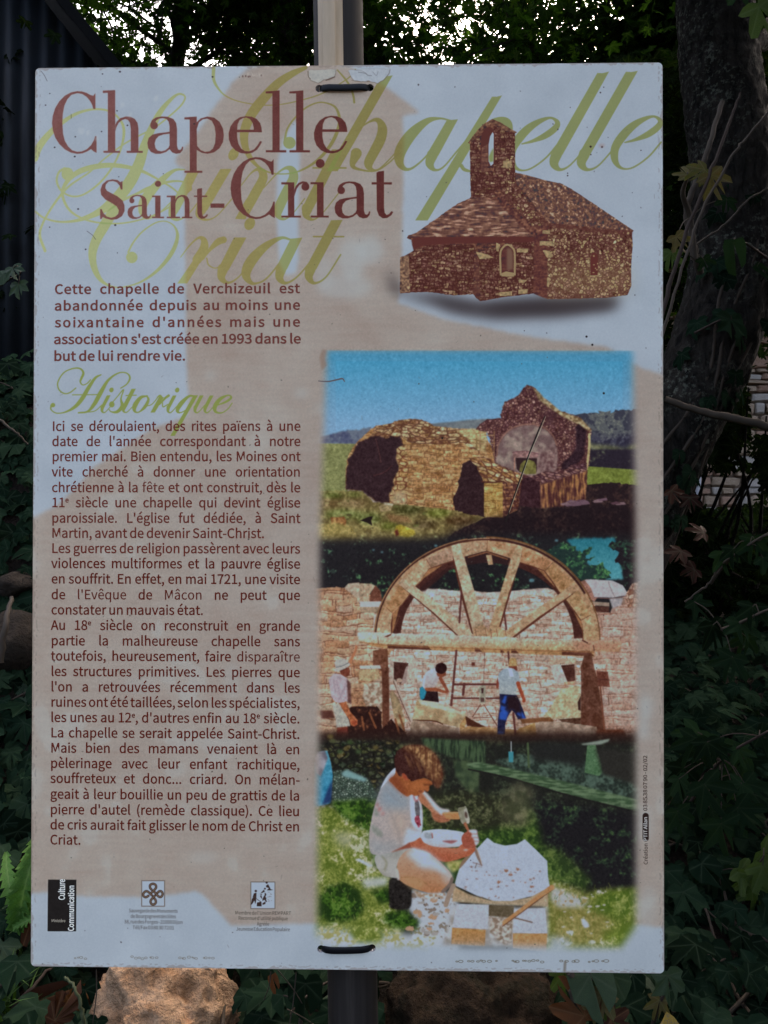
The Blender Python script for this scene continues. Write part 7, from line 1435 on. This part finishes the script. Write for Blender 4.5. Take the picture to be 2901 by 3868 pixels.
# bare twigs
m_stick = mat('weathered_stick', (.07, .056, .042), .9, .05)[0]
def twig(label, path, r0, r1, m=None, jit=.001):
    P_ = [at(*p) for p in path]; o = link('bare_twig', tube_mesh(P_, r0, r1, 7, 8, .08, abs(int(path[0][0])), jit), m or m_twig); return tag(o, label, 'twig')
twig('long grey brown branch slanting across the lower trunk to the right edge', [(1436, 862, 1.9), (1520, 890, 1.88), (1590, 905, 1.86), (1720, 935, 1.84)], .008, .0115, m_stick, .0008)
twig('red brown straight twig rising right from the board edge', [(1425, 700, 1.5), (1470, 610-70, 1.5), (1530, 385, 1.5), (1585, 240, 1.55), (1600, 200, 1.56)], .0045, .0022, m_twig, .001)
twig('thinner twig crossing over the straight one towards the corner', [(1430, 725, 1.45), (1500, 590-90, 1.45), (1570, 355, 1.45), (1620, 290, 1.46), (1700, 190, 1.48)], .003, .0022, m_ptwig, .001)
twig('thick forked grey stick behind the yellowing leaves', [(1512, 590, 1.75), (1500, 540, 1.72), (1483, 460, 1.7), (1500, 400, 1.7), (1530, 320, 1.7), (1560, 220, 1.75)], .009, .005, m_ptwig)
twig('thin grey stem bowed across the trunk to the upper right', [(1480, 545, 1.8), (1560, 490, 1.8), (1620, 430, 1.8), (1680, 395, 1.8)], .003, .002, m_ptwig)
twig('pale twig running up under the maple shoot at the right edge', [(1480, 1300, 1.62), (1530, 1262, 1.58), (1560, 1220, 1.55), (1640, 1165, 1.5), (1700, 1140, 1.5)], .0025, .002, m_ptwig)
twig('short upright stick between brown boulder and hanging ivy', [(1250, 2260, .99), (1240, 2180, .985), (1238, 2120, .98), (1228, 2098, .98)], .0045, .0045, m_ptwig)
twig('dark stick lying on the ground at the lower left corner', [(-20, 2240, 1.1), (60, 2140, 1.12), (140, 2070, 1.2), (200, 2040, 1.25)], .003, .0018)
twig('leaning dead stick on the left bank', [(0, 1430, 1.5), (12, 1350, 1.5), (25, 1290, 1.55)], .007, .004, m_ptwig)
twig('thin root like twig on the left bank under the shed', [(-10, 900, 1.7), (30, 930, 1.7), (60, 960, 1.72)], .003, .002, m_ptwig)
twig('curved green shoot left of the tan boulder', [(182, 2260, 1.02), (180, 2200, 1.0), (165, 2140, 1.0), (140, 2110, 1.02)], .003, .0015, m_gtwig)
for i, (a, b_) in enumerate([((208, 2095), (200, 2210)), ((585, 2100), (570, 2160)), ((640, 2100), (615, 2260)), ((600, 2095), (660, 2180)), ((620, 2180), (680, 2215))]):
    o = link('dry_grass_stalk', tube_mesh([at(*a, .96), at((a[0]+b_[0])/2+4, (a[1]+b_[1])/2, .97), at(*b_, .99)], .0008, .0006, 5, 4), m_ptwig); tag(o, ['dry grass stalk before the left side of the tan boulder', 'short dry grass stalk right of the tan boulder, the farther left', 'longest dry grass stalk bending below the board left of the post', 'dry grass stalk crossing the longest one', 'pale dry grass stalk lowest beside the ivy leaf'][i], 'grass stalk', 'dry grass stalks under the board')
# fallen leaves
def fallen(label, dx, dy, dep, s, kind, tipa, tilt=.5):
    p = at(dx, dy, dep); ta = math.radians(tipa); M = leaf_frame(p, _dirw((.2, -tilt, -1))+rvec(.2), _dirw((math.cos(ta), math.sin(ta), .1)), s)
    o = bpy.data.objects.new('fallen_leaf', kind[RND.randrange(len(kind))]); COL.objects.link(o); o.matrix_basis = M; tag(o, label, 'leaf', 'dead leaves on the ground')
for a in [('curled orange brown oak leaf left of the tan boulder', 118, 2205, 1.03, .05, L_OAK, -55), ('darker brown oak leaf overlapping the orange one', 150, 2165, 1.08, .045, L_OAK, -20), ('broad dull brown dead leaf in the lower left', 75, 2165, 1.1, .06, L_DEAD, -10), ('brown leaf tucked behind the lower left board edge', 66, 1990, 1.18, .04, L_DEAD, 60),
          ('yellow oval leaf with grey spots below the right board corner', 1436, 2215, 1.0, .055, L_YEL, 60), ('orange brown leaf in the dark right of the board', 1495, 1990, 1.45, .06, L_DEAD, 80), ('rusty leaf beside the orange one in the dark', 1548, 1985, 1.45, .05, L_DEAD, 20), ('small orange leaf scrap at the right edge', 1652, 2165, 1.3, .03, L_YEL, 170), ('thin yellowed leaf hanging upright in the dark right', 1562, 2030, 1.4, .05, L_YEL, 88),
          ('brown leaf low between ivy in the right corner', 1500, 2095, 1.35, .04, L_DEAD, 45), ('pinkish brown leaf under the broad hanging ivy', 1262, 2195, .97, .05, L_DEAD, 240), ('second pinkish brown leaf further right under the ivy', 1318, 2205, .97, .035, L_DEAD, 30), ('brown leaf curled left of the post at the board edge', 588, 2110, 1.04, .022, L_DEAD, 80), ('small tan leaf below the bright dandelion', 22, 1850, 1.3, .03, L_DEAD, 50)]: fallen(*a)
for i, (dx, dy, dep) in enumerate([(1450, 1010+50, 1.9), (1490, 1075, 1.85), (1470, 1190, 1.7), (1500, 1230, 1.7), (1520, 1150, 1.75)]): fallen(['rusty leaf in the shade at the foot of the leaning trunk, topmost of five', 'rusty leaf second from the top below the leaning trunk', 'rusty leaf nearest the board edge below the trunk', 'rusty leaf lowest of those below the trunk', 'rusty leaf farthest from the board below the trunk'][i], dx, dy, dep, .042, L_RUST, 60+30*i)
# dandelion rosette and grass at the left edge
m_dand = leafy('dandelion_leaf', [(0, (.05, .12, .02)), (.5, (.07, .16, .03)), (1., (.09, .19, .04))], vein=(.2, .3, .1), vein_amt=.6, transl=.25, rough=.5)
def toothed(L=1., seed=0):
    rg = random.Random(seed); V = [(0, 0, 0)]; vn = [1.]; F = []; K = 9
    rows = []
    for i in range(K*2+1):
        t = i/(K*2); w_ = (.025+.085*math.sin(math.pi*min(1, t*.9+.08))**.8)*(1.15 if i % 2 else .5)*rg.uniform(.8, 1.2); z = .25*math.sin(t*1.9)-.28*t*t
        k = len(V); V += [(-w_, t-(.05 if i % 2 else 0), z+.04), (0, t, z), (w_, t-(.05 if i % 2 else 0), z+.04)]; vn += [0, 1, 0]; rows.append(k)
    for a, c in zip(rows[:-1], rows[1:]): F += [(a, a+1, c+1), (a, c+1, c), (a+1, a+2, c+2), (a+1, c+2, c+1)]
    return np.array(V, np.float32), np.array(F, np.int32), np.array(vn, np.float32)
L_DAND = leaf_meshes([toothed(seed=i) for i in range(4)], m_dand)
bp = at(38, 2010, 1.16); dan = empty('dandelion', bp, 'bright green dandelion rosette at the left edge by the lower board', 'weed')
for tipx, tipy, s in ((64, 1790, .13), (46, 1770, .145), (10, 1880, .10), (-20, 1930, .09), (68, 1890, .10), (22, 1790, .13), (75, 1960, .06), (-35, 1860, .11), (52, 1850, .12), (34, 1840, .12)):
    tip = (at(tipx, tipy, 1.08)-bp).normalized(); add_leaf(L_DAND, leaf_frame(bp+rvec(.006), _dirw((.1, -.5, -1))+rvec(.25), tip, s), dan, bp)
m_grass = leafy('grass_blade', [(0, (.05, .10, .02)), (1., (.08, .14, .035))], vein_amt=0, transl=.2)
def grass_clump(label, dx, dy, dep, n, L, spread):
    p = at(dx, dy, dep); V = []; F = []; root = tag(link('grass_tuft', bpy.data.meshes.new('mesh'), None), label, 'grass')
    for i in range(n):
        a = p + Vector((NR.normal(0, spread), NR.normal(0, spread), -.02)); az = NR.uniform(0, 6.28); d = Vector((math.cos(az), math.sin(az), 0)); ll = L*NR.uniform(.5, 1.2); sd = Vector((-d.y, d.x, 0))*.0028; k = len(V)
        for j in range(5):
            t = j/4; c = a + d*ll*(.15*t+.5*t*t) + Vector((0, 0, ll*(t-.45*t*t))); V += [tuple(c-sd*(1.05-t)), tuple(c+sd*(1.05-t))]
        for j in range(4): F.append((k+2*j, k+2*j+1, k+2*j+3, k+2*j+2))
    me = np_mesh(V, F, {'vein': np.zeros(len(V)), 'tint': np.repeat(NR.random(n), 10)}); me.materials.append(m_grass); root.data = me
grass_clump('tuft of green grass blades in the lower left corner', 5, 2170, 1.1, 26, .11, .015)
grass_clump('small tuft of grass under the dandelion at the left edge', 15, 2040, 1.2, 22, .09, .02)
